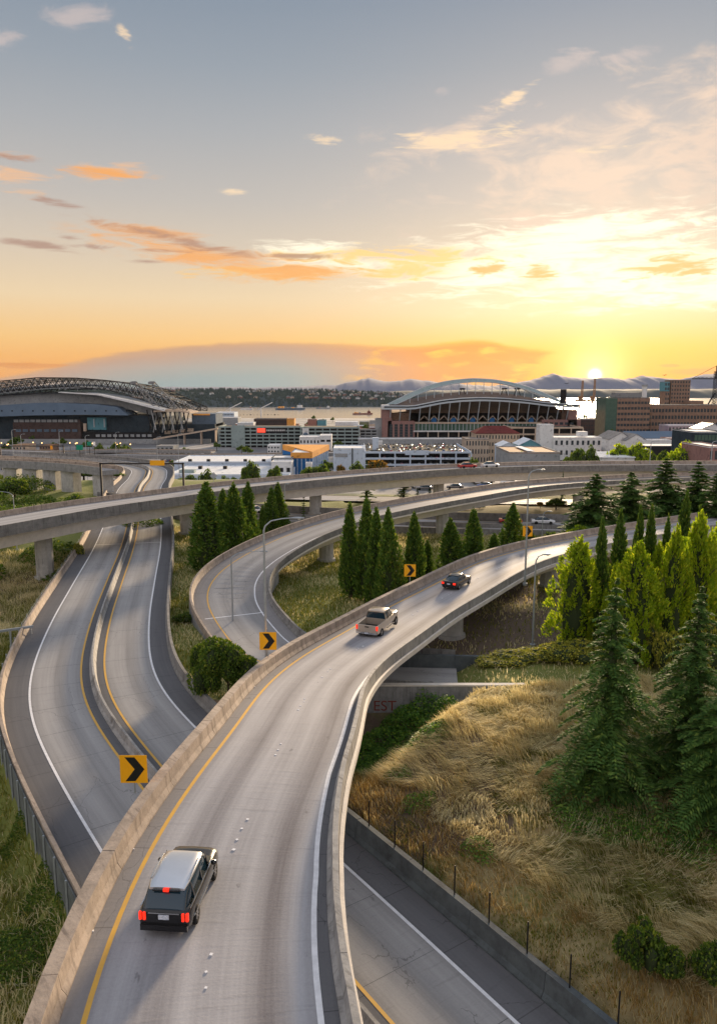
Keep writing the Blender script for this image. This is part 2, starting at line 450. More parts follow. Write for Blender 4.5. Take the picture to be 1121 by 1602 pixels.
# ------------------------------------------------------------------ paths and sweeps
class Path:
    def __init__(s, pts, step=1.5, smooth=6):
        Q = np.array([tuple(p) for p in pts], float); out = []
        for i in range(len(Q) - 1):
            p0, p1, p2, p3 = Q[max(i - 1, 0)], Q[i], Q[i + 1], Q[min(i + 2, len(Q) - 1)]
            for t in np.linspace(0, 1, 10, endpoint=False):
                out.append(.5 * ((2 * p1) + (-p0 + p2) * t + (2 * p0 - 5 * p1 + 4 * p2 - p3) * t * t + (-p0 + 3 * p1 - 3 * p2 + p3) * t ** 3))
        out.append(Q[-1]); out = np.array(out)
        d = np.r_[0, np.cumsum(np.linalg.norm(np.diff(out[:, :2], axis=0), axis=1))]
        n = max(4, int(d[-1] / step)); q = np.linspace(0, d[-1], n)
        r = np.array([np.interp(q, d, out[:, k]) for k in range(3)]).T
        for _ in range(smooth): r[1:-1] = (r[:-2] + 2 * r[1:-1] + r[2:]) / 4
        s.fin(r)

    def fin(s, r):
        s.p = r; s.s = np.r_[0, np.cumsum(np.linalg.norm(np.diff(r[:, :2], axis=0), axis=1))]; s.L = s.s[-1]
        t = np.gradient(r[:, :2], axis=0); t /= np.linalg.norm(t, axis=1)[:, None]
        s.t = t; s.n = np.c_[t[:, 1], -t[:, 0]]           # n points to the right of the travel direction

    def at(s, q):
        q = np.atleast_1d(q)
        p = np.array([np.interp(q, s.s, s.p[:, k]) for k in range(3)]).T
        n = np.array([np.interp(q, s.s, s.n[:, k]) for k in range(2)]).T; n /= np.linalg.norm(n, axis=1)[:, None]
        return p, n

    def pt(s, q, off=0.0, dz=0.0):
        p, n = s.at(q); return Vector((p[0, 0] + n[0, 0] * off, p[0, 1] + n[0, 1] * off, p[0, 2] + dz))

    def head(s, q):
        '''heading of travel as a rotation about z of something built facing +y'''
        p, n = s.at(q); return math.atan2(n[0, 1], n[0, 0])

    def offset(s, off):
        o = Path.__new__(Path); r = s.p.copy(); w = off(s.s) if callable(off) else off
        r[:, :2] += s.n * (w[:, None] if np.ndim(w) else w); o.fin(r); return o

    def near(s, x, y):
        d = (s.p[:, 0] - x) ** 2 + (s.p[:, 1] - y) ** 2; return s.s[int(np.argmin(d))]


def sweep(mb, path, prof, s0=None, s1=None, mats=0, closed=False, step=None, cap=True, uvu=None):
    """prof: list of (offset, dz); offset may be a function of arc length"""
    s0 = 0 if s0 is None else s0; s1 = path.L if s1 is None else s1
    step = step or 1.5; n = max(2, int((s1 - s0) / step) + 1); q = np.linspace(s0, s1, n)
    p, nr = path.at(q); k = len(prof); vs = []; uvs = []
    for i in range(n):
        for j, (o, dz) in enumerate(prof):
            ov = o(q[i]) if callable(o) else o; zv = dz(q[i]) if callable(dz) else dz
            vs.append((p[i, 0] + nr[i, 0] * ov, p[i, 1] + nr[i, 1] * ov, p[i, 2] + zv)); uvs.append(((ov - (uvu or 0)), q[i]))
    fs = []; ms = []; kk = k if closed else k - 1
    for i in range(n - 1):
        for j in range(kk):
            a, b2 = i * k + j, i * k + (j + 1) % k
            fs.append((a, a + k, b2 + k, b2)[::-1]); ms.append(mats if isinstance(mats, int) else mats[j])
    mb.add(vs, fs, ms, uvs)
    if closed and cap:
        mb.add(vs[:k], [tuple(range(k))], 0); mb.add(vs[-k:], [tuple(range(k))[::-1]], 0)
    return mb


def jersey(side, h=.81, w=.46, base=0.0):
    """profile of a safety-shape barrier; side=+1 grows to the right of its inner foot"""
    return [(base, .0), (base, .07), (base + side * .15, .30), (base + side * .22, h), (base + side * (w - .02), h), (base + side * w, 0)]


def barrier(parent, path, prof, s0, s1, seg, mats, name='barrier_segment', gap=.025, world=True, step=1.5):
    """a run of barrier cut into its cast lengths, each an object"""
    n = max(1, round((s1 - s0) / seg)); L = (s1 - s0) / n
    for i in range(n):
        mb = MB(); a, b = s0 + i * L + gap / 2, s0 + (i + 1) * L - gap / 2
        dz = random.uniform(-.008, .008); pr = [(o, (z + dz) if not callable(z) and z > .2 else z) for o, z in prof]
        sweep(mb, path, pr, a, b, 0, True, step=min(step, L / 2))
        mb.build(name, mats, parent, world=world)


def lerpf(xs, ys): return lambda q: float(np.interp(q, xs, ys)) if np.ndim(q) == 0 else np.interp(q, xs, ys)

# ------------------------------------------------------------------ where the roads run (heights are metres under the lens)
def Z(x0, y0, s): return lambda L: [(x0 + x / s, y0 + y / s) for x, y in L]


z5 = Z(250, 740, 3.203)
Y1 = [(104, 1680), (127, 1600), (164, 1483), (194, 1411), (221, 1350), (250, 1300), (285, 1247), (321, 1197), (367, 1140), (412, 1077), (468, 1030), (545, 986), (612, 948), (655, 927), (730, 889), (787, 868), (890, 845), (1121, 808)]
pts = []
for u, v in Y1:
    D = P(u, v, 18)[1]; pts.append(P(u, v, float(np.interp(D, [36, 60], [18, 21.6]))))
e = pts[-1] - pts[-2]; pts += [pts[-1] + e * .9 + Vector((3, -1, 0)), pts[-1] + e * 2.2 + Vector((12, -8, 0))]
pts = [pts[0] + (pts[0] - pts[1]) * 2 + Vector((.3, 0, 0))] + pts
R1 = Path(pts, 1.2, 10)                   # yellow line of the big ramp; everything else is measured from it
sR = [R1.near(*p[:2]) for p in (P(127, 1600, 18), P(221, 1350, 18), P(321, 1197, 18), P(412, 1077, 18.8), P(545, 986, 20.5), P(730, 889, 21.6))]
W1 = lerpf(sR, [6.75, 6.65, 6.05, 5.95, 6.15, 6.3])          # lane width
B1 = lerpf(sR, [7.30, 7.05, 6.45, 6.25, 6.5, 6.8])             # yellow line to the right barrier foot

BYp = [(10.5, 13.5), (5.9, 20.2), (1.3, 26.9), (-.3, 29.3), (-6, 37.5), (-12.8, 47.3), (-16, 52.2), (-18.8, 56.7), (-21.7, 62.7), (-24.2, 70), (-27.4, 82.2), (-31, 98.3), (-37.6, 127.5)]
far = [P(u, v, 25) for u, v in [(224, 767), (237, 746), (230, 731)]]
BYp = [(x, y, 5.0) for x, y in BYp] + [tuple(p) for p in far]
q = Vector(BYp[-1]); BYp += [(q.x - 22, q.y + 22, 5.0), (q.x - 60, q.y + 42, 5.0)]
R2 = Path(BYp, 1.3, 10).offset(-1.0)      # middle of the median of the twin ramps
R2.p[:, 2] = 5.0

Y4 = z5([(320, 805), (270, 740), (230, 660), (225, 600), (260, 530), (340, 460), (480, 380), (640, 310), (800, 255), (940, 215)])
hh = [25.2, 24.9, 24.4, 24.0, 23.4, 22.8, 22.1, 21.6, 21.2, 20.8]
pts = [Vector((8.6, 63.2, 4.6)), Vector((4, 63.6, 4.7)), Vector((-5, 65.5, 4.8)), Vector((-10.5, 68.8, 4.8))] + [P(u, v, h) for (u, v), h in zip(Y4, hh)]
pts += [P(u, v, 20.3) for u, v in [(640, 788), (705, 777), (778, 765), (850, 757), (963, 750), (1075, 746), (1180, 742)]]
R4 = Path(pts, 1.5, 8)
iU = R4.near(*P(*Y4[3], 24)[:2])
F3 = [(-90, 824), (0, 809), (102, 792), (203, 778.6), (305, 765), (330, 761.5), (432, 751.5), (533, 742.5), (635, 735), (710, 731), (850, 727), (1000, 726), (1121, 726), (1230, 726)]
R3 = Path([P(u, v, 19) for u, v in F3], 2.0, 10)
GM = Path([(-62, 180, 4.1), (-40, 170, 4.1), (-21, 161.5, 4.1), (0, 154, 4.1), (30, 148.5, 4.1), (80, 145.5, 4.1), (200, 145, 4.1)], 3, 8)    # city freeway far side
GN = Path([(-62, 199, 4.2), (-21, 187, 4.2), (20, 180, 4.2), (80, 176, 4.2), (200, 176, 4.2)], 3, 8)


def ss(x, a, b):
    t = np.clip((x - a) / (b - a), 0, 1); return t * t * (3 - 2 * t)


def lateral(path, x, y, lim=None):
    """signed distance to a path (right positive) and height of the path there"""
    x = np.asarray(x, float); y = np.asarray(y, float); shp = x.shape; x = x.ravel(); y = y.ravel()
    best = np.full(len(x), 1e9); sg = np.zeros(len(x)); zz = np.zeros(len(x)); p = path.p[::2]; n = path.n[::2]; t = path.t[::2]
    for i in range(len(p)):
        dx = x - p[i, 0]; dy = y - p[i, 1]; d = dx * dx + dy * dy; k = d < best
        best[k] = d[k]; sg[k] = (dx * n[i, 0] + dy * n[i, 1])[k]; zz[k] = p[i, 2]
    o = np.sign(sg) * np.sqrt(best); near_ = np.abs(sg) > .7 * np.sqrt(best); o = np.where(near_, sg, o)
    return o.reshape(shp), zz.reshape(shp)


def vnoise(x, y, s, seed=0):
    """smooth value noise on numpy arrays"""
    x = np.asarray(x) / s + seed * 17.3; y = np.asarray(y) / s + seed * 5.7
    xi = np.floor(x); yi = np.floor(y); fx = x - xi; fy = y - yi; fx = fx * fx * (3 - 2 * fx); fy = fy * fy * (3 - 2 * fy)
    def hsh(a, b): q = np.sin(a * 127.1 + b * 311.7 + seed) * 43758.5453; return q - np.floor(q)
    return (hsh(xi, yi) * (1 - fx) + hsh(xi + 1, yi) * fx) * (1 - fy) + (hsh(xi, yi + 1) * (1 - fx) + hsh(xi + 1, yi + 1) * fx) * fy


SODO = -24.0
SEA = -28.0


def ground(x, y):
    x = np.asarray(x, float); y = np.asarray(y, float)
    o, _ = lateral(R2, x, y)
    z = np.full(x.shape, 4.0)
    z += (vnoise(x, y, 9, 1) - .5) * .7 + (vnoise(x, y, 2.6, 2) - .5) * .22
    # the hill on the right of the lower road
    d = o - 7.6
    hill = 5.7 + np.clip(d, 0, 40) * .10 * ss(d, 0, 4) + (vnoise(x, y, 7, 3) - .5) * .8 + (vnoise(x, y, 2.2, 4) - .5) * .3
    hill = hill - 1.2 * ss(y, 49, 58)
    hm = ss(58.5 - y, -1, 1) * (d > 0) * np.maximum(ss(48.5 - y, -6, 6) * (x > -8), ss(x - (y - 49) * .62, -1, 5))
    z = z * (1 - hm) + hill * hm
    low = 2.9 + (vnoise(x, y, 4, 5) - .5) * .5
    lm = ss(60.5 - y, 0, 1) * (d > 0) * (x > -14) * (x < 12) * (1 - hm) * (y > 35)
    z = z * (1 - lm) + low * lm
    # strip between wall and ramp: a terrace behind the second wall
    tm = ss(y, 59.5, 61) * ss(70 - y, 0, 3) * ss(x, 8, 12); z = z * (1 - tm) + (5.5 + .3 * (vnoise(x, y, 5, 6) - .5)) * tm
    # low land outside the left wall
    lo = ss(-o - 7.3, 0, 1.2) * ss(142 - y, 0, 36); z = z * (1 - lo) + (1.6 + np.clip(-o - 8, 0, 60) * -.02 + (vnoise(x, y, 6, 7) - .5) * 1.0) * lo
    lf = ss(-o - 7.3, 0, 1.2) * (1 - ss(142 - y, 0, 36)); z = z + lf * .3
    # bench between the right twin ramp and the loop ramp
    isl = (o > 7) * (y > 58) * (y < 110) * (x < -10); z = np.where(isl, 4.4 + (vnoise(x, y, 3, 8) - .5) * .5, z)
    # the roads' own beds
    bed = ss(9.6 - np.abs(o), 0, 2.0) * (o < 7.2) * (o > -7.2); z = np.where((o < 7.25) & (o > -7.25) & (y < 250), 4.55, z)
    o4, z4 = lateral(R4, x, y); k4 = (o4 > -1.9) & (o4 < 7.6) & (z4 < 5.9) & (y < 92) & ((x < 8.5) | (y > 70)); z = np.where(k4, np.minimum(z4 - .45, z), z)
    for g, w0, w1 in ((GM, -1.5, 15.5), (GN, -1, 9)):
        og, _ = lateral(g, x, y); kg = (og > w0) & (og < w1); z = np.where(kg, 3.6, z)
    # down to the flats by the harbour, then the shore, and land beyond the bay
    f = ss(y + np.abs(x) * .06, 215, 330); z = z * (1 - f) + SODO * f
    z = np.where(y > 1390 + 60 * (vnoise(x, y, 140, 9) - .5), SEA - 6, z)
    return z


def gz(x, y): return float(ground(np.array([x]), np.array([y]))[0])


def axis(lo, d0, d1, step, hi, g=1.09):
    a = list(np.arange(d0, d1, step)); s = step
    b = a[-1]
    while b < hi: s *= g; b += s; a.append(b)
    s = step; b = a[0]; pre = []
    while b > lo: s *= g; b -= s; pre.append(b)
    return np.array(pre[::-1] + a)


gx = axis(-7000, -62, 62, .8, 7000); gy = np.concatenate([axis(-300, 4, 125, .8, 420, 1.04)]); gy = np.r_[gy[gy < 420], np.arange(430, 1500, 35), np.geomspace(1550, 11500, 14)]
GX, GY = np.meshgrid(gx, gy); GZ = ground(GX, GY)
nx, ny = len(gx), len(gy)
vv = np.c_[GX.ravel(), GY.ravel(), GZ.ravel()]
idx = np.arange(nx * ny).reshape(ny, nx)
ff = np.c_[idx[:-1, :-1].ravel(), idx[:-1, 1:].ravel(), idx[1:, 1:].ravel(), idx[1:, :-1].ravel()]


def gmesh(x, y):
    """height of the ground sheet itself (between its own vertices)"""
    i = np.clip(np.searchsorted(gx, x) - 1, 0, nx - 2); j = np.clip(np.searchsorted(gy, y) - 1, 0, ny - 2)
    a = np.clip((x - gx[i]) / (gx[i + 1] - gx[i]), 0, 1); b = np.clip((y - gy[j]) / (gy[j + 1] - gy[j]), 0, 1)
    return (GZ[j, i] * (1 - a) + GZ[j, i + 1] * a) * (1 - b) + (GZ[j + 1, i] * (1 - a) + GZ[j + 1, i + 1] * a) * b


def np_mesh(name, v, f, mats, smooth=False, uv=None, midx=None):
    me = bpy.data.meshes.new(name); k = f.shape[1]
    me.vertices.add(len(v)); me.vertices.foreach_set('co', v.astype(np.float32).ravel())
    me.loops.add(f.size); me.loops.foreach_set('vertex_index', f.astype(np.int32).ravel())
    me.polygons.add(len(f)); me.polygons.foreach_set('loop_start', np.arange(0, f.size, k, dtype=np.int32)); me.polygons.foreach_set('loop_total', np.full(len(f), k, np.int32))
    for m in mats: me.materials.append(m)
    if smooth: me.polygons.foreach_set('use_smooth', np.ones(len(f), bool))
    if midx is not None: me.polygons.foreach_set('material_index', midx.astype(np.int32))
    if uv is not None: l = me.uv_layers.new(name='UVMap'); l.data.foreach_set('uv', uv.astype(np.float32).ravel())
    me.update(); me.validate(); return me


# what covers the ground, held per vertex: r = dry grass, g = green, b = bare earth / paving
o2, _ = lateral(R2, GX, GY)
dry = np.clip(vnoise(GX, GY, 5, 11) * .9 + (vnoise(GX, GY, 1.7, 12) - .5) * .6, 0, 1)
hillk = (o2 > 7.6) & (GY < 58) & (GX > -9)
dry = np.where(hillk, np.clip(dry * .5 + .55, 0, 1), dry * .45)
dry = np.where((GY > 150) & (GY < 178) & (GX > 15), .95, dry)
bare = np.zeros_like(dry)
bare = np.maximum(bare, ss(GY, 62, 72) * ss(112 - GY, 0, 14) * ss(GX, 3, 9) * ss(GX * .0 + 46 - np.abs(GX - 24), 0, 20) * (.35 + .6 * vnoise(GX, GY, 6, 13)))
bare = np.maximum(bare, (o2 < -7.5) * ss(GY, 78, 92) * (GY < 115) * .75 * vnoise(GX, GY, 4, 14) * 1.6)
bare = np.where((GX < 9) & (GX > -14) & (GY > 36) & (GY < 60) & (o2 > 7.4), .55, bare)
bare = np.clip(bare, 0, 1)
urban = np.maximum(ss(GY, 210, 240), ss(GY, 184, 190) * ss(GX, -40, -30))


def ground_mat():
    m = bpy.data.materials.new('ground'); m.use_nodes = True; t = NT(m.node_tree); b = t.n['Principled BSDF']
    ge = t.node('ShaderNodeNewGeometry'); co = ge.outputs['Position']
    va = t.node('ShaderNodeVertexColor', layer_name='cover'); sp = t.node('ShaderNodeSeparateColor'); t.l.new(va.outputs[0], sp.inputs[0])
    fine = t.noise(co, 3.0, 8, .7); mid = t.noise(co, .6, 5, .6)
    green = t.mix(mid, (.10, .13, .025), (.20, .22, .04)); green = t.mix(t.sstep(fine, .45, .75), green, (.26, .23, .07))
    dryc = t.mix(fine, (.26, .20, .09), (.44, .35, .17))
    earth = t.mix(fine, (.07, .05, .035), (.19, .135, .095))
    c = t.mix(t.sstep(t.m('ADD', sp.outputs[0], t.m('MULTIPLY', t.m('SUBTRACT', fine, .5), .7)), .35, .75), green, dryc)
    c = t.mix(t.sstep(t.m('ADD', sp.outputs[2], t.m('MULTIPLY', t.m('SUBTRACT', mid, .5), .5)), .3, .6), c, earth)
    city = t.mix(t.sstep(t.noise(co, .018, 4, .6), .42, .58), (.34, .33, .325), (.17, .17, .175))
    c = t.mix(sp.outputs[1], c, city)
    t.put(b.inputs['Base Color'], c); b.inputs['Roughness'].default_value = .95
    bn = t.node('ShaderNodeBump'); bn.inputs['Strength'].default_value = .9; bn.inputs['Distance'].default_value = .15
    t.put(bn.inputs['Height'], fine); t.l.new(bn.outputs[0], b.inputs['Normal'])
    return m


gm = np_mesh('ground', vv, ff, [ground_mat()], True)
ca = gm.color_attributes.new('cover', 'FLOAT_COLOR', 'POINT')
ca.data.foreach_set('color', np.c_[dry.ravel(), urban.ravel(), bare.ravel(), np.ones(nx * ny)].astype(np.float32).ravel())
tag(link('ground', gm), kind='structure')

# the bay
wm = bpy.data.materials.new('bay_water'); wm.use_nodes = True; t = NT(wm.node_tree); b = t.n['Principled BSDF']
b.inputs['Base Color'].default_value = (.30, .27, .24, 1); b.inputs['Roughness'].default_value = .2; b.inputs['IOR'].default_value = 1.33; b.inputs['Specular IOR Level'].default_value = .9  # pale base colour stands in for part of the sky's reflection
ge = t.node('ShaderNodeNewGeometry'); sp = t.node('ShaderNodeSeparateXYZ'); t.l.new(ge.outputs['Position'], sp.inputs[0])
bn = t.node('ShaderNodeBump'); bn.inputs['Strength'].default_value = .06; bn.inputs['Distance'].default_value = 1.0
t.put(bn.inputs['Height'], t.noise(t.comb(t.m('MULTIPLY', sp.outputs[0], .02), t.m('MULTIPLY', sp.outputs[1], .05), 0.0), 3.0, 5, .6)); t.l.new(bn.outputs[0], b.inputs['Normal'])
mb = MB().add([(-7000, 1300, SEA), (7000, 1300, SEA), (7000, 11500, SEA), (-7000, 11500, SEA)], [(0, 1, 2, 3)])
tag(mb.build('water', wm), kind='structure')


def ridge(name, D, prof, base, depth, material, jag=0.0, seed=0, label=None):
    """a range of hills D metres off: crest given as it measures against the horizon, sloping front and back"""
    us = np.arange(prof[0][0], prof[-1][0], 2.5); vs_ = np.interp(us, [p[0] for p in prof], [p[1] for p in prof])
    vs_ = vs_ - jag * (vnoise(us, us * 0, 22, seed) + .6 * (1 - np.abs(2 * vnoise(us, us * 0, 11, seed + 1) - 1)) + .35 * vnoise(us, us * 0, 5, seed + 2) - .95)
    x = (us - CX) / F * D * 1.01; zc = CAMZ + (HOR - vs_) / F * D * 1.01
    rows = []
    for i, k in enumerate([0, .25, .5, .75, 1, 1.3, 2.0]):
        f = 1 - (1 - k) ** 1.7 if k <= 1 else 1 - (k - 1) * .9
        zz = base + (zc - base) * f + (vnoise(x, x * 0 + i * 50, D * .02, seed + 3) - .5) * (zc - base) * .25 * (0 < k < 1)
        yy = D - depth * (1 - k) + (vnoise(x, x * 0 + i, D * .03, seed + 5) - .5) * depth * .2 * (k < 1)
        rows.append(np.c_[x, yy, zz])
    v = np.concatenate(rows); n = len(us); id_ = np.arange(len(v)).reshape(len(rows), n)
    f = np.c_[id_[:-1, :-1].ravel(), id_[:-1, 1:].ravel(), id_[1:, 1:].ravel(), id_[1:, :-1].ravel()]
    return tag(link(name, np_mesh(name, v, f, [material], True)), label, kind='structure')


M['hill'] = mat('wooded_hill', (.035, .058, .068), .9, (.06, .08, .085), .02, .4, coords='Object')
M['mount'] = mat('hazed_mountain_rock', (.13, .15, .23), .95, (.15, .17, .25), .002, .5)  # distance haze is put into this blue-grey colour
ridge('hills', 2700, [(-700, 606), (0, 610), (240, 612), (330, 611), (420, 612), (500, 612), (560, 614), (620, 617), (650, 625), (672, 634)], SEA - 2, 380, M['hill'], 1.2, 2)
ridge('hills', 4600, [(560, 614), (640, 611), (800, 609), (950, 609), (1121, 608), (1500, 608), (1900, 607)], SEA - 2, 300, M['hill'], .8, 4)
ridge('mountains', 9000, [(-900, 604), (420, 606), (490, 604), (520, 603), (545, 598), (575, 593), (600, 597), (640, 594), (680, 598), (760, 604), (820, 596), (855, 586), (880, 590), (905, 592), (930, 592), (960, 594), (995, 588), (1020, 592), (1050, 594), (1075, 588), (1121, 584), (1300, 590), (2000, 602)], SEA - 2, 900, M['mount'], 2.2, 6)

# ------------------------------------------------------------------ the big ramp in front
def deck_profile(l, r, th=.28, gd=1.5, inset=1.5, lip=.22):
    """underside of a box girder bridge from left edge l to right edge r"""
    return [(l, -.02), (l, -th), (lambda q: ev(l, q) + inset, -th - .22), (lambda q: ev(l, q) + inset + .5, -th - gd),
            (lambda q: ev(r, q) - inset - .5, -th - gd), (lambda q: ev(r, q) - inset, -th - .22), (r, -th), (r, -.02)]


def ev(f, q): return f(q) if callable(f) else f


def line(parent, path, off, w, m, s0=None, s1=None, dz=.006, name='edge_line', fade=None):
    mb = MB(); sweep(mb, path, [(lambda q: ev(off, q) - w / 2, dz), (lambda q: ev(off, q) + w / 2, dz)], s0, s1, step=1.2)
    return mb.build(name, m, parent, world=True)


base1 = R1.pt(0); t1 = thing('curved_overpass', 'big curved concrete ramp in front carrying the wagon, pickup and sedan', 'overpass', (base1.x, base1.y, base1.z - 2))
L1 = -0.70                                        # left barrier foot
R1r = B1
mb = MB()
sweep(mb, R1, [(L1, 0), (0, 0), (W1, 0), (R1r, 0)], mats=[1, 0, 2], step=1.2)
mb.build('road_surface', [M['r1'], M['shoulder2'], M['shoulder']], t1, world=True)
mb = MB(); sweep(mb, R1, deck_profile(L1 - .74, lambda q: R1r(q) + .48), step=1.5); mb.build('box_girder', M['girder'], t1, world=True)
line(t1, R1, 0, .17, M['yellow']); line(t1, R1, lambda q: W1(q), .19, M['white'])
barrier(t1, R1, jersey(-1, .81, .72, base=L1), 0, R1.L, 6.1, M['barrier'])
barrier(t1, R1, [(lambda q, o=o: R1r(q) + o, z) for o, z in jersey(1)], 0, R1.L, 6.1, M['barrier_grey'])
# the outer ledge of the right parapet and the one on the left
for side, nm in ((-1, 'outer_ledge'), (1, 'outer_ledge')):
    f = (lambda q: L1 - .74) if side < 0 else (lambda q: R1r(q) + .48)
    mb = MB(); sweep(mb, R1, [(lambda q: f(q), .0), (lambda q: f(q) + side * .16, -.02), (lambda q: f(q) + side * .16, -.40), (lambda q: f(q), -.40)], closed=True, step=1.5); mb.build(nm, M['girder'], t1, world=True)
# raised lane markers in clusters
mk = MB().prism([(-.05, -.05), (.05, -.05), (.05, .05), (-.05, .05)], 0, .025, 'z').mesh('lane_marker', M['white'])
for s in np.arange(6, R1.L, 12.2 / 1.6):
    for k in range(4):
        p = R1.pt(s + k * .75 + random.uniform(-.1, .1), W1(s) * .5 + random.uniform(-.05, .05), .004)
        if random.random() < .85: o = link('lane_marker', mk, t1, p - t1.location, random.uniform(0, 3)); o.scale = (random.uniform(.7, 1.3),) * 2 + (1,)


def pier(parent, c, ztop, r=1.15, cap=None, m=None, square=0.0, rotz=0.0, flare=True):
    zb = gz(c[0], c[1]) - .4; mb = MB(); n = 10
    if square:
        w, d = square
        mb.box(-w / 2, -d / 2, zb, w / 2, d / 2, ztop)
    else:
        a = [(r * math.cos(2 * math.pi * (k + .5) / n), r * .8 * math.sin(2 * math.pi * (k + .5) / n)) for k in range(n)]
        mb.prism(a, zb, ztop, 'z')
        mb.prism([(x * 1.25, y * 1.25) for x, y in a], zb, zb + .75, 'z')
    o = mb.build('pier', m or M['pier'], parent, loc=Vector((c[0], c[1], 0)) - Vector((parent.location.x, parent.location.y, parent.location.z)), rotz=rotz)
    return o


def s_for_u(path, off, u, lo=0.0, hi=None):
    """where along a road a point off metres to its side stands in line with column u"""
    best = (1e9, 0)
    for q in np.arange(lo, hi or path.L, .8):
        p = path.pt(q, off); r = p.x / (p.y * math.cos(PITCH) + (CAMZ - p.z) * math.sin(PITCH)) * F + CX
        if abs(r - u) < best[0]: best = (abs(r - u), q)
    return best[1]


def under(path, s, off, drop): return path.pt(s, off).z - drop


for u, v in ((709, 960), (862, 920)):
    s = s_for_u(R1, 3.7, u, 30); c = R1.pt(s, B1(s) * .5 + .3); pier(t1, c, c.z - 1.7, 1.2)
for s in (R1.L - 14,):
    c = R1.pt(s, 3); pier(t1, c, c.z - 1.7, 1.2)

# ------------------------------------------------------------------ twin ramps below
s_end = R2.L
road = tag(thing('road', None, None, (0, 0, 0)), 'pair of concrete ramps swinging in an S below the big ramp', None, None, 'structure')
mb = MB()
sweep(mb, R2, [(-7.0, 0), (-5.05, 0)], mats=0, step=1.3, uvu=-7); sweep(mb, R2, [(-1.05, 0), (-.3, 0)], mats=0, step=1.3, uvu=-1); sweep(mb, R2, [(.3, 0), (1.05, 0)], mats=0, step=1.3)
sweep(mb, R2, [(5.05, 0), (6.8, 0)], mats=0, step=1.3, uvu=5); mb.build('shoulder', M['shoulder'], road)
# lanes: cast slab by slab as far as they can be told apart, one sheet beyond
sl_end = R2.near(-35, 118)
jt = MB(); sweep(jt, R2, [(-7.0, -.035), (6.8, -.035)], 0, sl_end, step=1.3); jt.build('joint_bed', M['darkwall'], road)
mbs = MB()
for o0, o1 in ((-5.05, -1.05), (1.05, 5.05)):
    sweep(mbs, R2, [(o0, 0), (o1, 0)], sl_end, None, 0, uvu=o0, step=1.3)
    s = 0.0
    while s < sl_end - .1:
        L = min(4.6, sl_end - s); mb = MB(); dz = random.uniform(-.006, .004)
        sweep(mb, R2, [(o0 + .0, dz), (o1 - .0, dz)], s + .012, s + L - .012, 0, uvu=o0, step=1.2); mb.build('slab', M['r2'], road); s += L
mbs.build('lane', M['r2'], road)
for off, m in ((-5.1, 'white'), (-1.0, 'yellow'), (1.0, 'yellow'), (5.1, 'white')):
    line(road, R2, off, .17, M[m], dz=.012)
c1 = R2.near(-41, 136)
tb = thing('median_barrier', 'low weathered concrete barrier between the twin S ramps', 'barrier', R2.pt(0))
barrier(tb, R2, [(-.3, 0), (-.3, .08), (-.14, .30), (-.08, .81), (.08, .81), (.14, .30), (.3, .08), (.3, 0)], 0, R2.L, 6.1, M['barrier_grey'])
tb = thing('ramp_wall', 'pale weathered parapet wall on the outer left of the S ramps', 'barrier', R2.pt(0, -7))
barrier(tb, R2, [(-7.0, -.1), (-7.0, .08), (-7.15, .30), (-7.20, .85), (-7.42, .85), (-7.45, -3.6)], 0, R2.L, 4.6, M['barrier'], 'wall_panel')
M['cladding'] = concrete('grey_green_cladding', (.15, .165, .165), (.10, .115, .115), (.05, .055, .055))
sC = R2.near(-31, 76)
barrier(tb, R2, [(-7.47, -.02), (-7.47, .62), (-7.55, .62), (-7.55, -3.5)], 0, sC, 2.35, M['cladding'], 'side_panel')
pc = MB().box(-.05, -.05, -3.4, .05, .05, .75).mesh('side_post', M['steel'])
for s in np.arange(1.2, sC, 2.35): link('side_post', pc, tb, R2.pt(s, -7.6) - tb.location)
mb = MB(); pm = MB().box(-.03, -.03, 0, .03, .03, 1.0).mesh('fence_post', M['steel'])
s0w, s1w = R2.near(-31, 76) + 1, R2.near(-50, 132)
tf = thing('mesh_fence', 'grey chain link fence outside the parapet of the left S ramp', 'fence', R2.pt(s0w, -7.6))
for s in np.arange(s0w, s1w, 3.0): link('fence_post', pm, tf, R2.pt(s, -7.6, .0) - tf.location)
for i, s in enumerate(np.arange(s0w, s1w, 3.0)):
    mb = MB()
    for k in range(9): z = .1 + k * .105; a, b_ = R2.pt(s, -7.6, z), R2.pt(s + 2.95, -7.55, z); mb.bar(a, b_, .012)
    mb.build('mesh_panel', M['steel'], tf, world=True)
tb = thing('edge_barrier', 'dark concrete barrier along the right side of the S ramps, under the bush', 'barrier', R2.pt(0, 7))
sB = R2.near(-9, 44)
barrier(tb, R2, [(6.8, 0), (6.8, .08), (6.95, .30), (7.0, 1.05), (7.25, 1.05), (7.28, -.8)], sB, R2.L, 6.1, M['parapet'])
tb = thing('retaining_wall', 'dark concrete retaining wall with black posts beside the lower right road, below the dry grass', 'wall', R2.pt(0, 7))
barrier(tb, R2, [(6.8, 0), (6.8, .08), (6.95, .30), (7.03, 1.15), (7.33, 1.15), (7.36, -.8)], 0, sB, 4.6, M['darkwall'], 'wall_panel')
pm = MB().tube([(0, 0, 0), (0, 0, 1.55)], .035, 6).mesh('fence_post', M['black'])
for s in np.arange(1.0, sB, 2.32): link('fence_post', pm, tb, R2.pt(s, 7.2, 1.1) - tb.location)

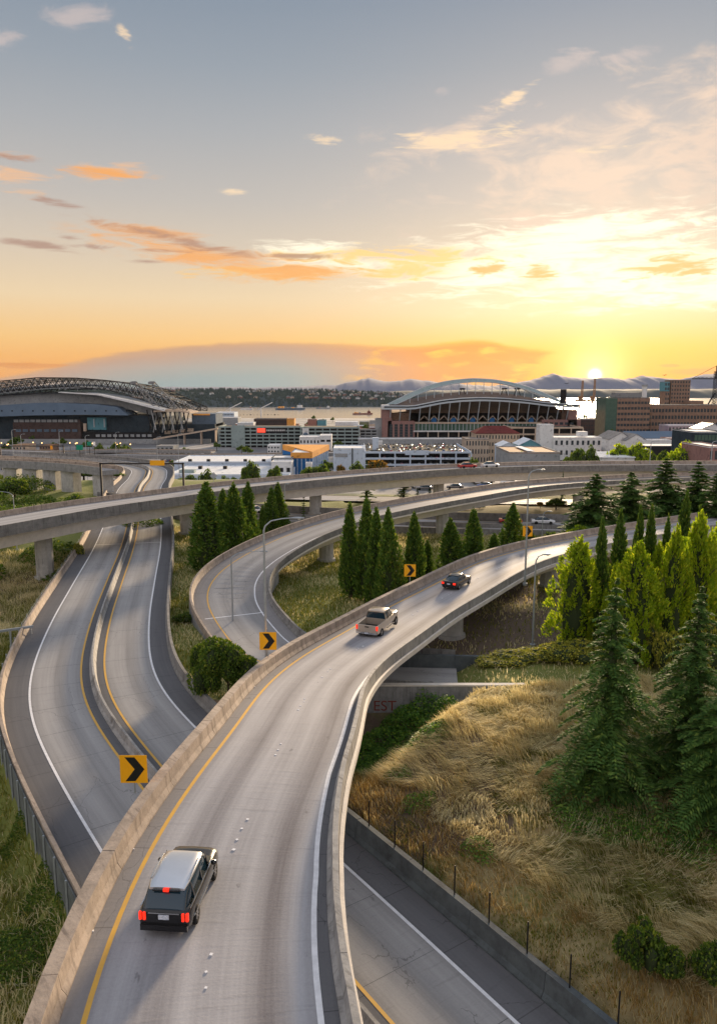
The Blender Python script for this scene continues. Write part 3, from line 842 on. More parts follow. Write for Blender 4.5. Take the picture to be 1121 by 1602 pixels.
# ------------------------------------------------------------------ the loop ramp in the middle
s41 = R4.near(*P(*Y4[4], 23)[:2]); Wd4 = lerpf([0, iU, iU + 25, R4.L], [4.9, 5.7, 5.0, 5.4])
t4 = thing('loop_ramp', 'loop ramp curling round the grass island and rising behind the row of cedars', 'overpass', R4.pt(s41, 0, -2))
mb = MB(); sweep(mb, R4, [(-1.5, 0), (0, 0)], mats=0, uvu=-1.5); sweep(mb, R4, [(lambda q: Wd4(q), 0), (lambda q: Wd4(q) + 1.3, 0)], mats=0); mb.build('shoulder', M['shoulder2'], t4, world=True)
mb = MB(); sweep(mb, R4, [(0, 0), (lambda q: Wd4(q), 0)], mats=0); mb.build('road_surface', M['r2'], t4, world=True)
line(t4, R4, .1, .15, M['yellow'], 0); line(t4, R4, lambda q: Wd4(q) - .1, .15, M['white'], 0)
barrier(t4, R4, jersey(-1, base=-1.5), s41 - 22, R4.L, 6.1, M['barrier'])
barrier(t4, R4, jersey(-1, base=-1.5), 0, s41 - 22.1, 4.6, M['barrier_grey'])
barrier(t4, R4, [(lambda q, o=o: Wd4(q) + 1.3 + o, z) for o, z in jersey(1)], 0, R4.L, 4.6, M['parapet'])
mb = MB(); sweep(mb, R4, deck_profile(-2.0, lambda q: Wd4(q) + 1.8), s41 + 6, R4.L, step=2); mb.build('box_girder', M['girder'], t4, world=True)
mb = MB(); sweep(mb, R4, [(-2.0, -.03), (-2.0, -1.6), (lambda q: Wd4(q) + 1.8, -1.6), (lambda q: Wd4(q) + 1.8, -.03)], s41 - 22, s41 + 6, step=2, closed=True); mb.build('abutment', M['wallgrey'], t4, world=True)
for u, v in ((512, 850), (691, 815), (905, 790)):
    s = s_for_u(R4, 3.2, u, s41 + 8); c = R4.pt(s, 3.2); pier(t4, c, c.z - 1.7, 1.15)
# the pale joint across the loop
for path, s, a, b_ in ((R4, R4.near(-16.5, 81), -.9, 5.6),):
    mb = MB(); sweep(mb, path, [(a, .008), (b_, .008)], s - .09, s + .09, step=.1); mb.build('expansion_joint', M['white'], t4, world=True)
for a, b_ in ((-5.0, -1.1), (1.1, 5.0)):
    s = R2.near(-36, 122); mb = MB(); sweep(mb, R2, [(a, .012), (b_, .012)], s - .12, s + .12, step=.1); mb.build('stop_line', M['white'], road)

# ------------------------------------------------------------------ the long viaduct across the picture
t3 = thing('long_viaduct', 'long viaduct crossing the picture from the left edge to the right, over the twin ramps', 'overpass', R3.pt(30, 5, -3))
W3 = 10.4
mb = MB(); sweep(mb, R3, [(0, 0), (1.2, 0)], mats=0); sweep(mb, R3, [(8.8, 0), (W3, 0)], mats=0); mb.build('shoulder', M['shoulder2'], t3, world=True)
mb = MB(); sweep(mb, R3, [(1.2, 0), (5.0, 0)], mats=0, uvu=1.2); sweep(mb, R3, [(5.0, 0), (8.8, 0)], mats=0, uvu=5); mb.build('road_surface', M['lane2'], t3, world=True)
line(t3, R3, 1.2, .15, M['white']); line(t3, R3, 8.8, .15, M['yellow'])
barrier(t3, R3, jersey(-1, base=0), 0, R3.L, 9, M['barrier'])
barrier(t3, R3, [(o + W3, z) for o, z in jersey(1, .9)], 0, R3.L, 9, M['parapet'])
mb = MB(); sweep(mb, R3, deck_profile(-.5, W3 + .5, .45, 2.1, 1.2), step=2); mb.build('box_girder', M['girder'], t3, world=True)
mb = MB(); sweep(mb, R3, [(W3 + .48, .0), (W3 + .60, -.0), (W3 + .60, -.62), (W3 + .48, -.62)], closed=True, step=2); mb.build('outer_ledge', M['parapet'], t3, world=True)
for u, v, r in ((68, 850, 1.3), (292, 800, 1.5), (493, 770, 1.3), (686, 752, 1.3), (940, 752, 1.4)):
    s = s_for_u(R3, 5.4, u); c = R3.pt(s, 5.4); pier(t3, c, c.z - 2.5, r)

# ------------------------------------------------------------------ freeways at ground level beyond
for g, nm, w in ((GM, 'freeway', 14), (GN, 'freeway', 8)):
    r = tag(thing('road', None, None, (0, 0, 0)), 'freeway on the ground between the ramps' if w == 14 else 'narrow road behind the dry grass strip', None, None, 'structure')
    mb = MB()
    for k in range(int(w // 3.6)): sweep(mb, g, [(.9 + k * 3.6, 0), (.9 + (k + 1) * 3.6, 0)], mats=0, uvu=.9 + k * 3.6, step=4)
    mb.build('lane', M['lane2'], r)
    mb = MB(); sweep(mb, g, [(-.3, -.01), (w + .3, -.01)], step=4); mb.build('shoulder', M['shoulder'], r)
    for k in range(int(w // 3.6) + 1): line(r, g, .9 + k * 3.6, .14, M['white'] if k else M['yellow'])
tb = thing('freeway_barrier', 'dark concrete barrier on the far side of the ground level freeway', 'barrier', GM.pt(0))
barrier(tb, GM, [(-.6, -.4), (-.5, 1.4), (-.2, 1.4), (-.1, -.4)], 0, GM.L, 12, M['parapet'], step=4)
tb = thing('freeway_barrier', 'dark concrete barrier on the near side of the ground level freeway, behind the cedars', 'barrier', GM.pt(0, 14))
barrier(tb, GM, [(14.2, -.4), (14.3, .9), (14.6, .9), (14.7, -.4)], 0, GM.L, 12, M['parapet'], step=4)
tb = thing('freeway_barrier', 'concrete barrier in the middle of the ground level freeway', 'barrier', GM.pt(0, 7.5))
barrier(tb, GM, [(7.95, 0), (8.05, .8), (8.2, .8), (8.3, 0)], 0, GM.L, 12, M['parapet'], step=4)
# walls beneath the big ramp
tw = thing('retaining_wall', 'grey retaining wall with red graffiti under the big ramp, ivy at its end', 'wall', (6, 60, 3))
xs = [-3.0, 1.2, 5.4, 9.6, 13.8]
for a, b_ in zip(xs[:-1], xs[1:]):
    MB().box(a + .01, 59.9, 2.2, b_ - .01, 60.3, 5.75).build('wall_panel', M['wallgrey'], tw, world=True)
MB().box(-3, 59.85, 5.75, 13.8, 60.35, 5.87).build('coping', M['girder'], tw, world=True)
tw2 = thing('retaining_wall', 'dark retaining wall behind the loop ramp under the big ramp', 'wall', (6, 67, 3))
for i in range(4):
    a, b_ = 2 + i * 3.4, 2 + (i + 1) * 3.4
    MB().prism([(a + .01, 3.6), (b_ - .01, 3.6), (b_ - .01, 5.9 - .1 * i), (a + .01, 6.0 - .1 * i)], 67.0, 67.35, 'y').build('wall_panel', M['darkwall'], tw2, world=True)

# ------------------------------------------------------------------ plants
def leaf_mat(name, c1, c2, tip, trans=.35, rough=.6, nscale=.6, tint=(1.0, .95, .5)):
    m = bpy.data.materials.new(name); m.use_nodes = True; t = NT(m.node_tree); b = t.n['Principled BSDF']
    ge = t.node('ShaderNodeNewGeometry'); rnd = ge.outputs['Random Per Island']
    nz = t.noise(ge.outputs['Position'], nscale, 3, .6)
    c = t.mix(t.sstep(t.m('ADD', t.m('MULTIPLY', rnd, .5), t.m('MULTIPLY', nz, .7)), .3, .9), c1, c2)
    c = t.mix(t.m('MULTIPLY', t.sstep(rnd, .80, 1.0), .8), c, tip)
    t.put(b.inputs['Base Color'], c); b.inputs['Roughness'].default_value = rough; b.inputs['Specular IOR Level'].default_value = .06
    tr = t.node('ShaderNodeBsdfTranslucent'); t.put(tr.inputs[0], t.mix(1.0, c, tint, 'MULTIPLY'))
    mx = t.node('ShaderNodeMixShader'); mx.inputs[0].default_value = trans
    t.l.new(b.outputs[0], mx.inputs[1]); t.l.new(tr.outputs[0], mx.inputs[2]); t.l.new(mx.outputs[0], t.n['Material Output'].inputs[0])
    return m


M['cedar'] = leaf_mat('cedar_foliage', (0.056, 0.12, 0.0224), (0.128, 0.216, 0.0352), (0.273, 0.32, 0.048), .3, .7, .8)
M['spruce'] = leaf_mat('spruce_needles', (.055, .12, .03), (.12, .22, .05), (.22, .30, .06), .25, .7, .8)
M['bright'] = leaf_mat('lime_leaves', (0.205, 0.333, 0.0179), (0.422, 0.538, 0.032), (0.666, 0.666, 0.0512), .5, .5, .5)
M['leaf'] = leaf_mat('broad_leaves', (0.072, 0.136, 0.024), (0.16, 0.24, 0.04), (0.32, 0.32, 0.048), .4, .55, .4)
M['bushleaf'] = leaf_mat('bush_leaves', (.055, .115, .022), (.14, .21, .035), (.34, .38, .06), .4, .5, 1.2)
M['autumn'] = leaf_mat('rusty_leaves', (0.205, 0.115, 0.0192), (0.358, 0.205, 0.0384), (0.512, 0.282, 0.0384), .4, .6, .6)
M['ivy'] = leaf_mat('ivy_leaves', (0.056, 0.136, 0.0256), (0.144, 0.273, 0.0447), (0.32, 0.448, 0.064), .3, .5, .9)
M['hedge'] = leaf_mat('bramble_leaves', (0.24, 0.273, 0.04), (0.512, 0.48, 0.08), (0.8, 0.64, 0.128), .4, .6, 1.0)
M['grass_dry'] = leaf_mat('dry_grass', (.64, .54, .29), (.86, .76, .46), (.92, .86, .60), .5, .8, .5, (1.0, .97, .85))
M['grass_green'] = leaf_mat('green_grass', (.13, .155, .03), (.27, .27, .055), (.44, .38, .11), .35, .8, .5)
M['grass_rust'] = leaf_mat('rusty_grass', (.34, .22, .08), (.52, .36, .14), (.66, .50, .22), .4, .8, .8, (1.0, .95, .7))
M['bark'] = mat('bark', (.07, .05, .035), .95, (.12, .09, .065), 6.0, .5)
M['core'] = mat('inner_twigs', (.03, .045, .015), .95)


def cards(cen, ax, up, ln, wd, jitter=0.0):
    """leaf shaped cards: centre, long axis, side axis, length, width -> verts, faces (pointed quads)"""
    n = len(cen); a = ax * (ln / 2)[:, None]; b = up * (wd / 2)[:, None]
    v = np.empty((n, 4, 3)); v[:, 0] = cen - a; v[:, 1] = cen + b - a * .1; v[:, 2] = cen + a; v[:, 3] = cen - b - a * .1
    return v.reshape(-1, 3), np.arange(n * 4).reshape(n, 4)


def unit(v): return v / np.maximum(np.linalg.norm(v, axis=1, keepdims=True), 1e-9)


def column_crown(name, H, R, n, mat_, seed, size=.34, shape='cone', tufts=170, core=True, base=.03, rough=.0):
    """dense upright crown of flame-like tufts; R at the widest"""
    g = np.random.default_rng(seed)
    def prof(t):
        if shape == 'cone': return np.clip((1 - t) ** .72 * (1 - np.exp(-(t + .06) * 9)), 0, 1) * (1 + .0 * t)
        if shape == 'flame': return np.clip(np.sin(np.clip(t * .90 + .12, 0, 1) * math.pi) ** .5 * (1.08 - .42 * t), 0, 1)
        return np.sqrt(np.clip(1 - (2 * t - 1) ** 2, 0, 1))
    tt = ((np.arange(tufts) + g.random(tufts)) / tufts) ** .9 * .96 + .01; ta = np.arange(tufts) * 2.39996 + g.normal(0, .25, tufts)
    tr = prof(tt) * R * g.uniform(.72 - rough, 1.06 + rough * .6, tufts) * (1 + (.12 + rough * .4) * np.sin(ta * 3 + seed + tt * 7)) * (1 + rough * .7 * np.sin(tt * 21 + seed * 2)); tr = np.minimum(tr, prof(tt) * R * 1.16)
    tx, ty, tz = tr * np.cos(ta), tr * np.sin(ta), base * H + tt * H * (1 - base)
    k = g.integers(0, tufts, n); s = g.random(n)
    out = np.c_[np.cos(ta[k]), np.sin(ta[k]), np.zeros(n)]
    th = H * .085 * g.uniform(.7, 1.3, n)                      # tuft height
    sp = (R * .22) * (1 - s ** 1.3) * g.random(n) ** .5
    an = g.random(n) * 2 * math.pi
    cen = np.c_[tx[k] + sp * np.cos(an), ty[k] + sp * np.sin(an), tz[k] + (s - .35) * th * 1.6]
    cen -= out * (g.random(n) * R * .12)[:, None]
    ax = unit(out * g.uniform(.1, .9, n)[:, None] + np.c_[g.normal(0, .35, n), g.normal(0, .35, n), g.uniform(.4, 1.3, n)])
    side = unit(np.cross(ax, g.normal(0, 1, (n, 3))))
    v, f = cards(cen, ax, side, size * g.uniform(.6, 1.5, n), size * .5 * g.uniform(.6, 1.3, n))
    mi = np.zeros(len(f), int)
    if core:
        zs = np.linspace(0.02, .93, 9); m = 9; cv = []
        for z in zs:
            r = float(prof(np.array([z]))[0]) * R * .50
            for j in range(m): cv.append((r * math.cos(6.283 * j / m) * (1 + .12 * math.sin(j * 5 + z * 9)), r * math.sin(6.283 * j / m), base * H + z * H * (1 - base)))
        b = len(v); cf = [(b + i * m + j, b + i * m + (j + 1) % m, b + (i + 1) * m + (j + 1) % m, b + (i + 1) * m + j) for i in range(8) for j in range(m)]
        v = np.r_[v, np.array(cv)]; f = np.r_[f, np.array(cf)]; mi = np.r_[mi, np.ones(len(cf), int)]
    return np_mesh(name, v, f, [mat_, M['core']], midx=mi)


def round_crown(name, H, R, n, mat_, seed, size=.4, lumps=26, zc=.58, zr=.42, core=True):
    """spreading crown of leaf clumps with gaps between them"""
    g = np.random.default_rng(seed); d = unit(g.normal(0, 1, (lumps, 3))); d[:, 2] = np.abs(d[:, 2]) * 1.15 - .35
    lr = g.uniform(.5, .92, lumps)[:, None]; lc = d * lr * np.array([R, R, H * zr]) + np.array([0, 0, H * zc])
    ls = g.uniform(.22, .42, lumps) * R
    k = g.integers(0, lumps, n); q = unit(g.normal(0, 1, (n, 3))); q[:, 2] = q[:, 2] * .8 + .1
    cen = lc[k] + q * (ls[k] * g.uniform(.75, 1.08, n) ** .5)[:, None]
    ax = unit(q + g.normal(0, .7, (n, 3))); side = unit(np.cross(ax, g.normal(0, 1, (n, 3))))
    v, f = cards(cen, ax, side, size * g.uniform(.6, 1.4, n), size * .65 * g.uniform(.6, 1.3, n)); mi = np.zeros(len(f), int)
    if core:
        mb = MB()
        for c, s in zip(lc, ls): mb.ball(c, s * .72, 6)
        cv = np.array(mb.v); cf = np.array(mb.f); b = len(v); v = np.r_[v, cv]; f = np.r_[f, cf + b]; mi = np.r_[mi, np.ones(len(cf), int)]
    return np_mesh(name, v, f, [mat_, M['core']], midx=mi)


def whorl_crown(name, H, R, seed, mat_, levels=30, per=9, droop=.35, twig=12, needle=.36, sparse=0.0, top=.02):
    """conifer crown in tiers of real boughs, each bough feathered with needle sprays"""
    g = np.random.default_rng(seed); V = []; Fc = []; nb = 0; C0 = []; A0 = []; S0 = []; L0 = []; W0 = []
    for i in range(levels):
        t = i / (levels - 1); z = H * (.065 + .905 * t ** .9); r = R * (1 - t) ** .85 + top * R
        for j in range(max(4, int(per * (1 - .4 * t)))):
            if g.random() < sparse: continue
            a = g.random() * 2 * math.pi; rr = r * (g.uniform(.6, 1.15) if g.random() < .7 else g.uniform(1.0, 1.4)); dirv = np.array([math.cos(a), math.sin(a), 0.0]); sv = np.array([-math.sin(a), math.cos(a), 0.0])
            m = max(4, int(twig * rr / R + 4)); zz = z + g.normal(0, H * .006)
            for k in range(m):
                q = (k + .6) / m; lift = .12 * rr * math.sin(q * 2.2) - droop * rr * q * q + (t - .3) * .5 * rr * q
                c = dirv * rr * q + np.array([0, 0, zz + lift]); sp = (1 - q * .75) * rr * .30 + .08
                for sg in (-1, 1):
                    for e in (0.25, .62, 1.0):
                        C0.append(c + sv * sg * sp * e * .8 + np.array([0, 0, -.10 * sp * e - g.random() * .06])); ax = dirv * .75 + sv * sg * .8 + np.array([0, 0, g.normal(-.1, .22)])
                        A0.append(ax); S0.append(np.cross(ax, np.array([g.normal(0, .35), g.normal(0, .35), 1.0]))); L0.append(needle * g.uniform(.7, 1.35) * (.5 + sp)); W0.append(needle * .34 * g.uniform(.7, 1.3))
                C0.append(c); A0.append(dirv + np.array([0, 0, -.2])); S0.append(np.cross(dirv, [g.normal(0, .6), 0, 1.0]) + 1e-6); L0.append(rr / m * 2.0); W0.append(.15)
    v, f = cards(np.array(C0), unit(np.array(A0)), unit(np.array(S0)), np.array(L0), np.array(W0))
    mb = MB(); n = 7
    mb.tube([(0, 0, H * .05), (0, 0, H * .5), (0, 0, H * .93)], [R * .16, R * .10, .03], n)
    cv = np.array(mb.v); cf = np.array([x for x in mb.f if len(x) == 4]); b = len(v)
    return np_mesh(name, np.r_[v, cv], np.r_[f, cf + b], [mat_, M['core']], midx=np.r_[np.zeros(len(f), int), np.ones(len(cf), int)])


def trunk_mesh(H, r, limbs=0, seed=0):
    g = random.Random(seed); mb = MB(); mb.tube([(0, 0, -.5), (.02 * H * .2, 0, H * .3), (0, .01 * H, H * .62), (0, 0, H * .9)], [r * 1.25, r * .85, r * .55, r * .12], 8)
    for i in range(limbs):
        a = g.random() * 6.28; z = H * g.uniform(.25, .6); L = H * g.uniform(.18, .3)
        mb.tube([(0, 0, z), (math.cos(a) * L * .5, math.sin(a) * L * .5, z + L * .4), (math.cos(a) * L, math.sin(a) * L, z + L * .9)], [r * .5, r * .3, r * .08], 5)
    return mb.mesh('trunk', M['bark'])


PROTO = {}


def proto(key, crown, trunk, cname='crown'):
    PROTO[key] = (crown, trunk, cname)


for i in range(3): proto('cedar%d' % i, column_crown('crown', 10, 1.75, 5200, M['cedar'], 20 + i, .36, 'cone', 150, rough=.10), trunk_mesh(10, .2))
for i in range(3): proto('bright%d' % i, column_crown('crown', 10, 2.45, 8500, M['bright'], 30 + i, .32, 'flame', 95, rough=.28), trunk_mesh(10, .2, 5, i))
for i in range(2): proto('spruce%d' % i, whorl_crown('crown', 13, 3.6, 40 + i, M['spruce'], 27, 10, .46, 19, .40), trunk_mesh(13, .26))
for i in range(2): proto('fir%d' % i, whorl_crown('crown', 10, 3.6, 50 + i, M['spruce'], 19, 11, .30, 10, .80, .05), trunk_mesh(10, .25))
proto('pine', whorl_crown('crown', 10, 2.2, 55, M['cedar'], 15, 8, .1, 6, .7, .25), trunk_mesh(10, .2))
for i in range(3): proto('round%d' % i, round_crown('crown', 8, 4.0, 2600, M['leaf'], 60 + i, .62), trunk_mesh(8, .25, 6, i))
proto('limeround', round_crown('crown', 8, 4.0, 2600, M['bright'], 66, .62), trunk_mesh(8, .25, 6, 3))
proto('rusty', round_crown('crown', 8, 4.0, 1800, M['autumn'], 67, .62, 18), trunk_mesh(8, .25, 6, 3))
proto('bush', round_crown('foliage', 4, 2.4, 15000, M['bushleaf'], 74, .19, 26, .48, .56), trunk_mesh(2.5, .1, 6, 4), 'foliage')
proto('lowbush', round_crown('foliage', 2, 1.6, 2400, M['bushleaf'], 71, .20, 20, .5, .5), trunk_mesh(1.0, .05, 4, 5), 'foliage')
proto('bramble', round_crown('foliage', 2, 2.0, 3800, M['hedge'], 72, .20, 30, .45, .5), trunk_mesh(1.0, .05, 4, 6), 'foliage')
proto('small', round_crown('crown', 8, 4.0, 420, M['leaf'], 73, 1.2, 12), trunk_mesh(8, .25))
HREF = {'cedar': (10, 1.75), 'bright': (10, 2.45), 'spruce': (13, 3.6), 'fir': (10, 3.6), 'pine': (10, 2.2), 'round': (8, 4.0), 'limeround': (8, 4.0), 'rusty': (8, 4.0), 'bush': (4, 2.4), 'lowbush': (2, 1.6), 'bramble': (2, 2.0), 'small': (8, 4.0)}


def tree(key, name, label, cat, u, vtop, D, wpx, group=None, zbase=None):
    """stands on the ground D metres ahead where column u looks; height and spread as they measure"""
    q = PD(u, vtop, D); x = q.x; z0 = gz(x, D) if zbase is None else zbase; H = max(.5, q.z - z0)
    depth = D * math.cos(PITCH) + 24 * math.sin(PITCH); R = wpx / 2 / F * depth
    k = key.rstrip('0123456789'); h0, r0 = HREF[k]; cr, tk, cn = PROTO[key]
    t = thing(name, label, cat, (x, D, z0 - .05), random.uniform(0, 6.28), group); t.rotation_euler = (random.gauss(0, .022), random.gauss(0, .022), t.rotation_euler[2])
    sc = (R / r0, R / r0, H / h0)
    a = link('trunk', tk, t); a.scale = (min(sc[0], 1.3),) * 2 + (sc[2],); b = link(cn, cr, t); b.scale = sc
    return t


def hit0():
    pass


def hit(u, v):
    """where the line of sight first meets the ground"""
    r = ray(u, v); t = 10.0
    for _ in range(4000):
        p = Vector((r.x * t, r.y * t, CAMZ + r.z * t))
        if p.z < gz(p.x, p.y): return p
        t += max(.15, t * .004)
    return p


cg = 'columnar cedars between the ramps'
for i, (u, vt, D, w, lab) in enumerate([
    (322, 764, 106, 62, 'large dark cedar nearest the loop ramp on its left, front of its clump'), (345, 774, 116, 40, 'slim dark cedar tucked behind the large one left of the loop ramp'),
    (367, 766, 112, 52, 'broad dark cedar in the middle of the clump left of the loop ramp'), (384, 763, 120, 40, 'right hand cedar of the clump left of the loop ramp'),
    (436, 762, 134, 32, 'taller cedar of the small pair beyond the loop ramp'), (422, 770, 131, 30, 'left cedar of the small pair beyond the loop ramp'), (410, 796, 128, 18, 'tiny cedar left of the small pair beyond the loop ramp'),
    (548, 797, 92, 38, 'leftmost cedar of the row between loop ramp and big ramp'), (573, 790, 91, 42, 'tallest cedar of the row between loop ramp and big ramp'), (588, 805, 87, 38, 'third cedar of the row between loop ramp and big ramp'),
    (611, 807, 84, 46, 'broadest cedar of the row, left of the small arrow sign'), (648, 811, 93, 40, 'cedar right above the small arrow sign'), (668, 852, 100, 28, 'short cedar right of the arrow sign, behind the parapet'),
    (708, 820, 96, 52, 'wide cedar behind the parapet near the black sedan'), (743, 804, 99, 42, 'pointed cedar right of the wide one behind the parapet'), (771, 840, 104, 32, 'short rounded cedar in the gap behind the parapet'),
    (801, 796, 108, 44, 'cedar left of the far arrow sign'), (829, 838, 112, 34, 'low cedar just behind the far arrow sign'),
    (946, 826, 72, 34, 'narrow dark cedar standing before the ramp, right of the first lime green tree'), (974, 812, 75, 40, 'dark cedar before the ramp, second to the right'), (992, 838, 72, 26, 'small dark cedar between two taller ones before the ramp'),
    (1004, 806, 78, 28, 'slim dark cedar before the ramp, above the orange tinged tree'), (1020, 804, 77, 32, 'dark pointed cedar before the ramp in the right part'), (1042, 818, 80, 30, 'dark cedar before the ramp beside the tall lime tree'),
    (1067, 781, 84, 34, 'tall dark cedar rising over the far parapet at the right'), (1102, 806, 80, 30, 'dark cedar between the lime trees near the right edge')]):
    tree('cedar%d' % (i % 3), 'cedar_tree', lab, 'tree', u, vt - 3, D, w * 1.3, cg)
for i, (u, vt, D, w, lab) in enumerate([
    (900, 838, 73, 96, 'bright lime green tree standing alone at the foot of the ramp, beside the lamp post'), (1000, 846, 66, 96, 'lime tree with an orange tinge behind the front spruce'),
    (968, 876, 69, 50, 'small olive green tree left of the orange tinged one'), (1056, 822, 70, 66, 'lime green column tree between the two spruces'), (1097, 800, 72, 88, 'biggest lime green tree near the right edge'),
    (1124, 812, 74, 60, 'lime green tree cut by the right edge'), (1028, 842, 74, 40, 'small lime tree behind the orange tinged one')]):
    tree('bright%d' % (i % 3), 'lime_tree', lab, 'tree', u + (4 if u == 900 else 0), vt + 12, D, w * .95, 'lime green trees along the foot of the ramp')
for i, (u, vt, D, w, lab) in enumerate([(963, 900, hit(962, 1262).y + 1, 160, 'big dark spruce in front on the dry grass hill'), (1092, 912, hit(1085, 1235).y + 1, 150, 'dark spruce behind the front one near the right edge'), (1150, 1020, hit(1119, 1300).y + 1, 170, 'dark spruce cut by the right edge of the picture')]):
    tree('spruce%d' % (i % 2), 'spruce_tree', lab, 'tree', u, vt, D, w * 1.12, 'spruces on the dry grass hill')
for i, (u, vt, D, w, lab) in enumerate([
    (928, 738, 122, 92, 'spreading dark fir left of the others beyond the big ramp'), (988, 736, 130, 84, 'spreading dark fir second from left beyond the big ramp'),
    (1044, 714, 137, 78, 'tallest spreading fir, crossing the viaducts'), (1093, 720, 134, 72, 'spreading fir near the right edge beyond the big ramp'), (1125, 738, 128, 60, 'spreading fir cut by the right edge beyond the big ramp')]):
    tree('fir%d' % (i % 2), 'fir_tree', lab, 'tree', u, vt, D, w * 1.35, 'spreading firs beyond the big ramp')
for i, (u, vt, D, w, lab) in enumerate([
    (573, 719, 176, 30, 'thin tall pine in front of the long viaduct'), (631, 736, 172, 26, 'smaller pine right of the thin tall one'), (653, 762, 170, 14, 'little conifer beside the smaller pine'), (671, 762, 171, 20, 'round topped little conifer left of the pier'),
    (880, 735, 176, 12, 'tiny conifer between the two viaducts'), (474, 766, 152, 10, 'ivy like conifer beside the viaduct pier')]):
    tree('pine', 'pine_tree', lab, 'tree', u, vt, D, w)
tree('bush', 'round_bush', 'big round green bush beside the retaining wall in the middle', 'bush', 355, 988, 58.5, 98)
tree('bush', 'round_bush', 'small green bush left of the big round one', 'bush', 316, 1000, 62, 48)
FOOT = {'dark green bush low': 1522, 'lighter green bush': 1530, 'green bush at the lower right edge': 1540, 'broad leaved weed': 1352, 'leafy weed near': 1262}


def v_foot(lab):
    for k_, v_ in FOOT.items():
        if lab.startswith(k_): return v_
    return None


for u, vt, D, w, k, lab in [(1000, 1440, 29.5, 78, 'lowbush', 'dark green bush low on the dry hill at the lower right'), (1050, 1480, 28, 60, 'lowbush', 'lighter green bush beside the dark one at the lower right'), (1118, 1478, 28, 70, 'lowbush', 'green bush at the lower right edge'),
                         (285, 958, 82, 32, 'lowbush', 'brownish low bush at the start of the loop ramp'), (122, 848, 114, 16, 'bramble', 'yellowish bush on the left parapet of the twin ramps'),
                         (905, 820, 118, 40, 'limeround', 'yellow green sapling right of the far lamp post'), (860, 830, 120, 30, 'lowbush', 'low bush beside the far lamp post'),
                         (552, 906, 100, 12, 'lowbush', 'low bush at the foot of the cedar row'), (745, 0, 0, 0, '', '')]:
    if k: tree(k, 'bush', lab, 'bush', u, vt, D if v_foot(lab) is None else hit(u, v_foot(lab)).y, w)
for i, (u, vt, D, w) in enumerate([(770, 1030, 66, 60), (800, 1022, 66.5, 70), (840, 1016, 67, 70), (880, 1006, 67, 80), (915, 1003, 67.5, 70), (1020, 975, 66, 60), (1050, 985, 64, 60), (1121, 965, 62, 60)]):
    tree('bramble', 'bramble_bush', ['yellowing bramble at the left end of the bank above the wall', 'second yellowing bramble from the left above the wall', 'yellowing bramble left of the lamp post', 'high yellowing bramble right of the lamp post', 'bramble under the lone lime tree', 'yellow bramble behind the front spruce', 'bramble between the two spruces', 'bramble at the right edge behind the spruces'][i],
         'bush', u, vt, D, w, 'brambles above the retaining wall')


# grass blades and ground covering leaves: nobody could count them
def blades(name, x, y, z, L, head, lean, wd, mats, midx, kink=.5):
    n = len(x); d = np.c_[np.cos(head), np.sin(head), np.zeros(n)]; s = np.c_[-np.sin(head), np.cos(head), np.zeros(n)]
    jit = RNG.normal(0, .4, n); s = unit(s + d * jit[:, None]); b = np.c_[x, y, z]
    up = np.array([0, 0, 1.0]); c1 = b + (d * np.sin(lean * .6)[:, None] + up * np.cos(lean * .6)[:, None]) * (L * .5)[:, None]
    c2 = c1 + (d * np.sin(lean * 1.25)[:, None] + up * np.cos(lean * 1.25)[:, None]) * (L * .5)[:, None]
    w = (s * (wd / 2)[:, None]); v = np.empty((n, 6, 3)); v[:, 0] = b - w; v[:, 1] = b + w; v[:, 2] = c1 + w * .9; v[:, 3] = c1 - w * .9; v[:, 4] = c2 + w * .25; v[:, 5] = c2 - w * .25
    i = np.arange(n) * 6; f = np.empty((n, 2, 4), int); f[:, 0] = np.c_[i, i + 1, i + 2, i + 3]; f[:, 1] = np.c_[i + 3, i + 2, i + 4, i + 5]
    return np_mesh(name, v.reshape(-1, 3), f.reshape(-1, 4), mats, midx=np.repeat(midx, 2))


def scatter(n, x0, x1, y0, y1, keep):
    x = RNG.uniform(x0, x1, n); y = RNG.uniform(y0, y1, n); k = keep(x, y); return x[k], y[k]


def hillkeep(x, y):
    o, _ = lateral(R2, x, y); return (o > 7.75) & (y < 59.3) & ((x > 4) | (y < 48)) & (np.abs(x) < y * .62 + 3)


x, y = scatter(300000, -4, 34, 16, 59.5, hillkeep)
z = gmesh(x, y); pat = vnoise(x, y, 3.2, 21) * .65 + vnoise(x, y, 1.1, 22) * .35
green_ = (RNG.random(len(x)) < np.clip((pat - .42) * 3.4, .14, .9)) | (np.hypot(x - 13.5, y - 36.5) < 4.2 + RNG.normal(0, .8, len(x))) & (RNG.random(len(x)) < .6)
keep = RNG.random(len(x)) < np.clip(.35 + (vnoise(x, y, .7, 23) - .2) * 1.3, .15, 1); x, y, z, green_, pat = x[keep], y[keep], z[keep], green_[keep], pat[keep]
o_, _ = lateral(R2, x, y); ditch = ss(4.2 - (o_ - 7.6) + (vnoise(x, y, 3, 27) - .5) * 2, 0, 1.5)      # shorter rusty grass along the wall
head = math.radians(228) + (vnoise(x, y, 5.5, 24) - .5) * 1.5 + (vnoise(x, y, 1.1, 25) - .5) * .9 + RNG.normal(0, .12, len(x)) + ditch * RNG.normal(0, 1.2, len(x))
lean = np.clip(1.02 + (vnoise(x, y, 1.3, 26) - .5) * 1.0 + RNG.normal(0, .12, len(x)), .2, 1.42) * (1 - .45 * ditch)
L = np.where(green_, .45, 1.0) * RNG.uniform(.6, 1.35, len(x)) * (1 - .5 * ditch)
rust = (~green_) & (RNG.random(len(x)) < ditch * .75 + .06)
